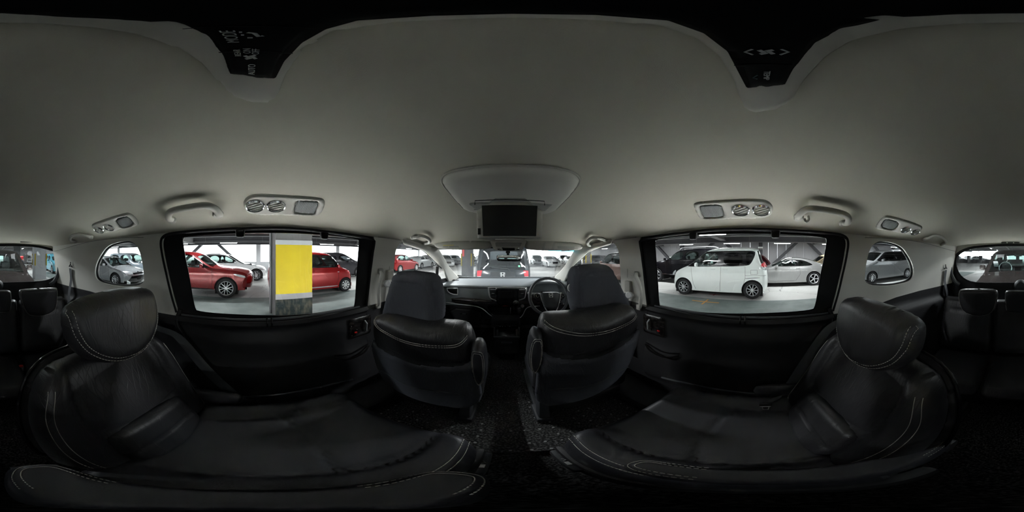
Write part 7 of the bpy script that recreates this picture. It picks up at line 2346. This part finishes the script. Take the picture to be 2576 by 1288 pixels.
# behind, through the rear window
sketch_car(around(130, 24), R(-35), FW, 'white SUV right of the tiled column behind', kind='suv')
sketch_car(around(77, 31), R(-28), FW, 'white van nearer the tiled column in the row behind', kind='kei')
sketch_car(around(66, 37), R(-28), (0.66, 0.69, 0.70), 'white van further along the row behind', kind='kei')
sketch_car(around(152, 13.5), R(-8), (0.10, 0.40, 0.52), 'light blue car at the edge of the rear window', kind='kei')
for k, (px, dd, col_, lab) in enumerate(((2420, 38, FW, 'white car beyond the parapet, far behind on the right'), (2450, 49, GREY, 'grey car beyond the parapet, far behind in the middle'), (2478, 40, FW, 'white car beyond the parapet nearest the dark SUV'))):
    sketch_car(around(px, dd), R(60 + 10 * k), col_, lab, kind='sedan')
# spare wheel cover of the black four-wheel-drive and a person behind the dark SUV

def person(label, loc, rz, top, legs):
    """one continuous skinned body, walking pose, with clothes as children"""
    e = empty('person', loc, label, 'person', rz=rz)
    def body(name, pts, edges, rad, m, root=0):
        me = bpy.data.meshes.new(name); me.from_pydata(pts, edges, []); me.update()
        o = link(name, me, m, e)
        md = o.modifiers.new('skin', 'SKIN'); o.modifiers.new('sub', 'SUBSURF').levels = 1
        for i, r_ in enumerate(rad):
            sv = me.skin_vertices[0].data[i]; sv.radius = (r_, r_ * 0.8); sv.use_root = (i == root)
        o.modifiers['sub'].render_levels = 2
        return o
    P = [(0, 0, .88), (0, 0, 1.05), (0, 0, 1.25), (0, .01, 1.38), (0, .03, 1.44), (0, .05, 1.53), (0, .05, 1.60),
         (.10, 0, .84), (.11, .06, .48), (.11, .02, .09), (.11, .12, .04), (-.10, 0, .84), (-.11, -.04, .48), (-.11, -.18, .12), (-.11, -.08, .04),
         (.19, 0, 1.33), (.24, .02, 1.08), (.25, .14, .88), (.25, .19, .80), (-.19, 0, 1.33), (-.24, -.02, 1.08), (-.25, .06, .86), (-.25, .09, .78)]
    E = [(0, 1), (1, 2), (2, 3), (3, 4), (4, 5), (5, 6), (0, 7), (7, 8), (8, 9), (9, 10), (0, 11), (11, 12), (12, 13), (13, 14), (3, 15), (15, 16), (16, 17), (17, 18), (3, 19), (19, 20), (20, 21), (21, 22)]
    rad = [.13, .12, .13, .12, .055, .085, .075, .085, .06, .042, .035, .085, .06, .042, .035, .055, .042, .032, .035, .055, .042, .032, .035]
    body('body', P, E, rad, M['skin'])
    body('shirt', [(0, 0, .92), (0, 0, 1.08), (0, 0, 1.26), (0, .01, 1.38), (.19, 0, 1.34), (.235, .01, 1.12), (-.19, 0, 1.34), (-.235, -.01, 1.12)], [(0, 1), (1, 2), (2, 3), (3, 4), (4, 5), (3, 6), (6, 7)], [.145, .14, .15, .135, .07, .062, .07, .062], top)
    body('trousers', [(0, 0, .90), (.10, 0, .84), (.11, .06, .48), (.11, .02, .12), (-.10, 0, .84), (-.11, -.04, .48), (-.11, -.17, .15)], [(0, 1), (1, 2), (2, 3), (0, 4), (4, 5), (5, 6)], [.14, .10, .075, .062, .10, .075, .062], legs)
    b = MB(); b.lathe([(0, .09), (.05, .08), (.085, .04), (.095, -.01), (.085, -.04)], (0, .03, 1.57), (0, -.2, 1), 16); b.build('hair', 'rubber', e)
    return e
M['skin'] = mat('skin', (0.55, 0.36, 0.27), 0.6)
M['red_cloth'] = mat('red_cloth', (0.55, 0.02, 0.03), 0.8)
M['navy_cloth'] = mat('dark_navy_cloth', (0.015, 0.018, 0.04), 0.8)
person('person in a red top and dark trousers walking far behind, beside the dark SUV', around(55, 20.5), R(20), M['red_cloth'], M['navy_cloth'])
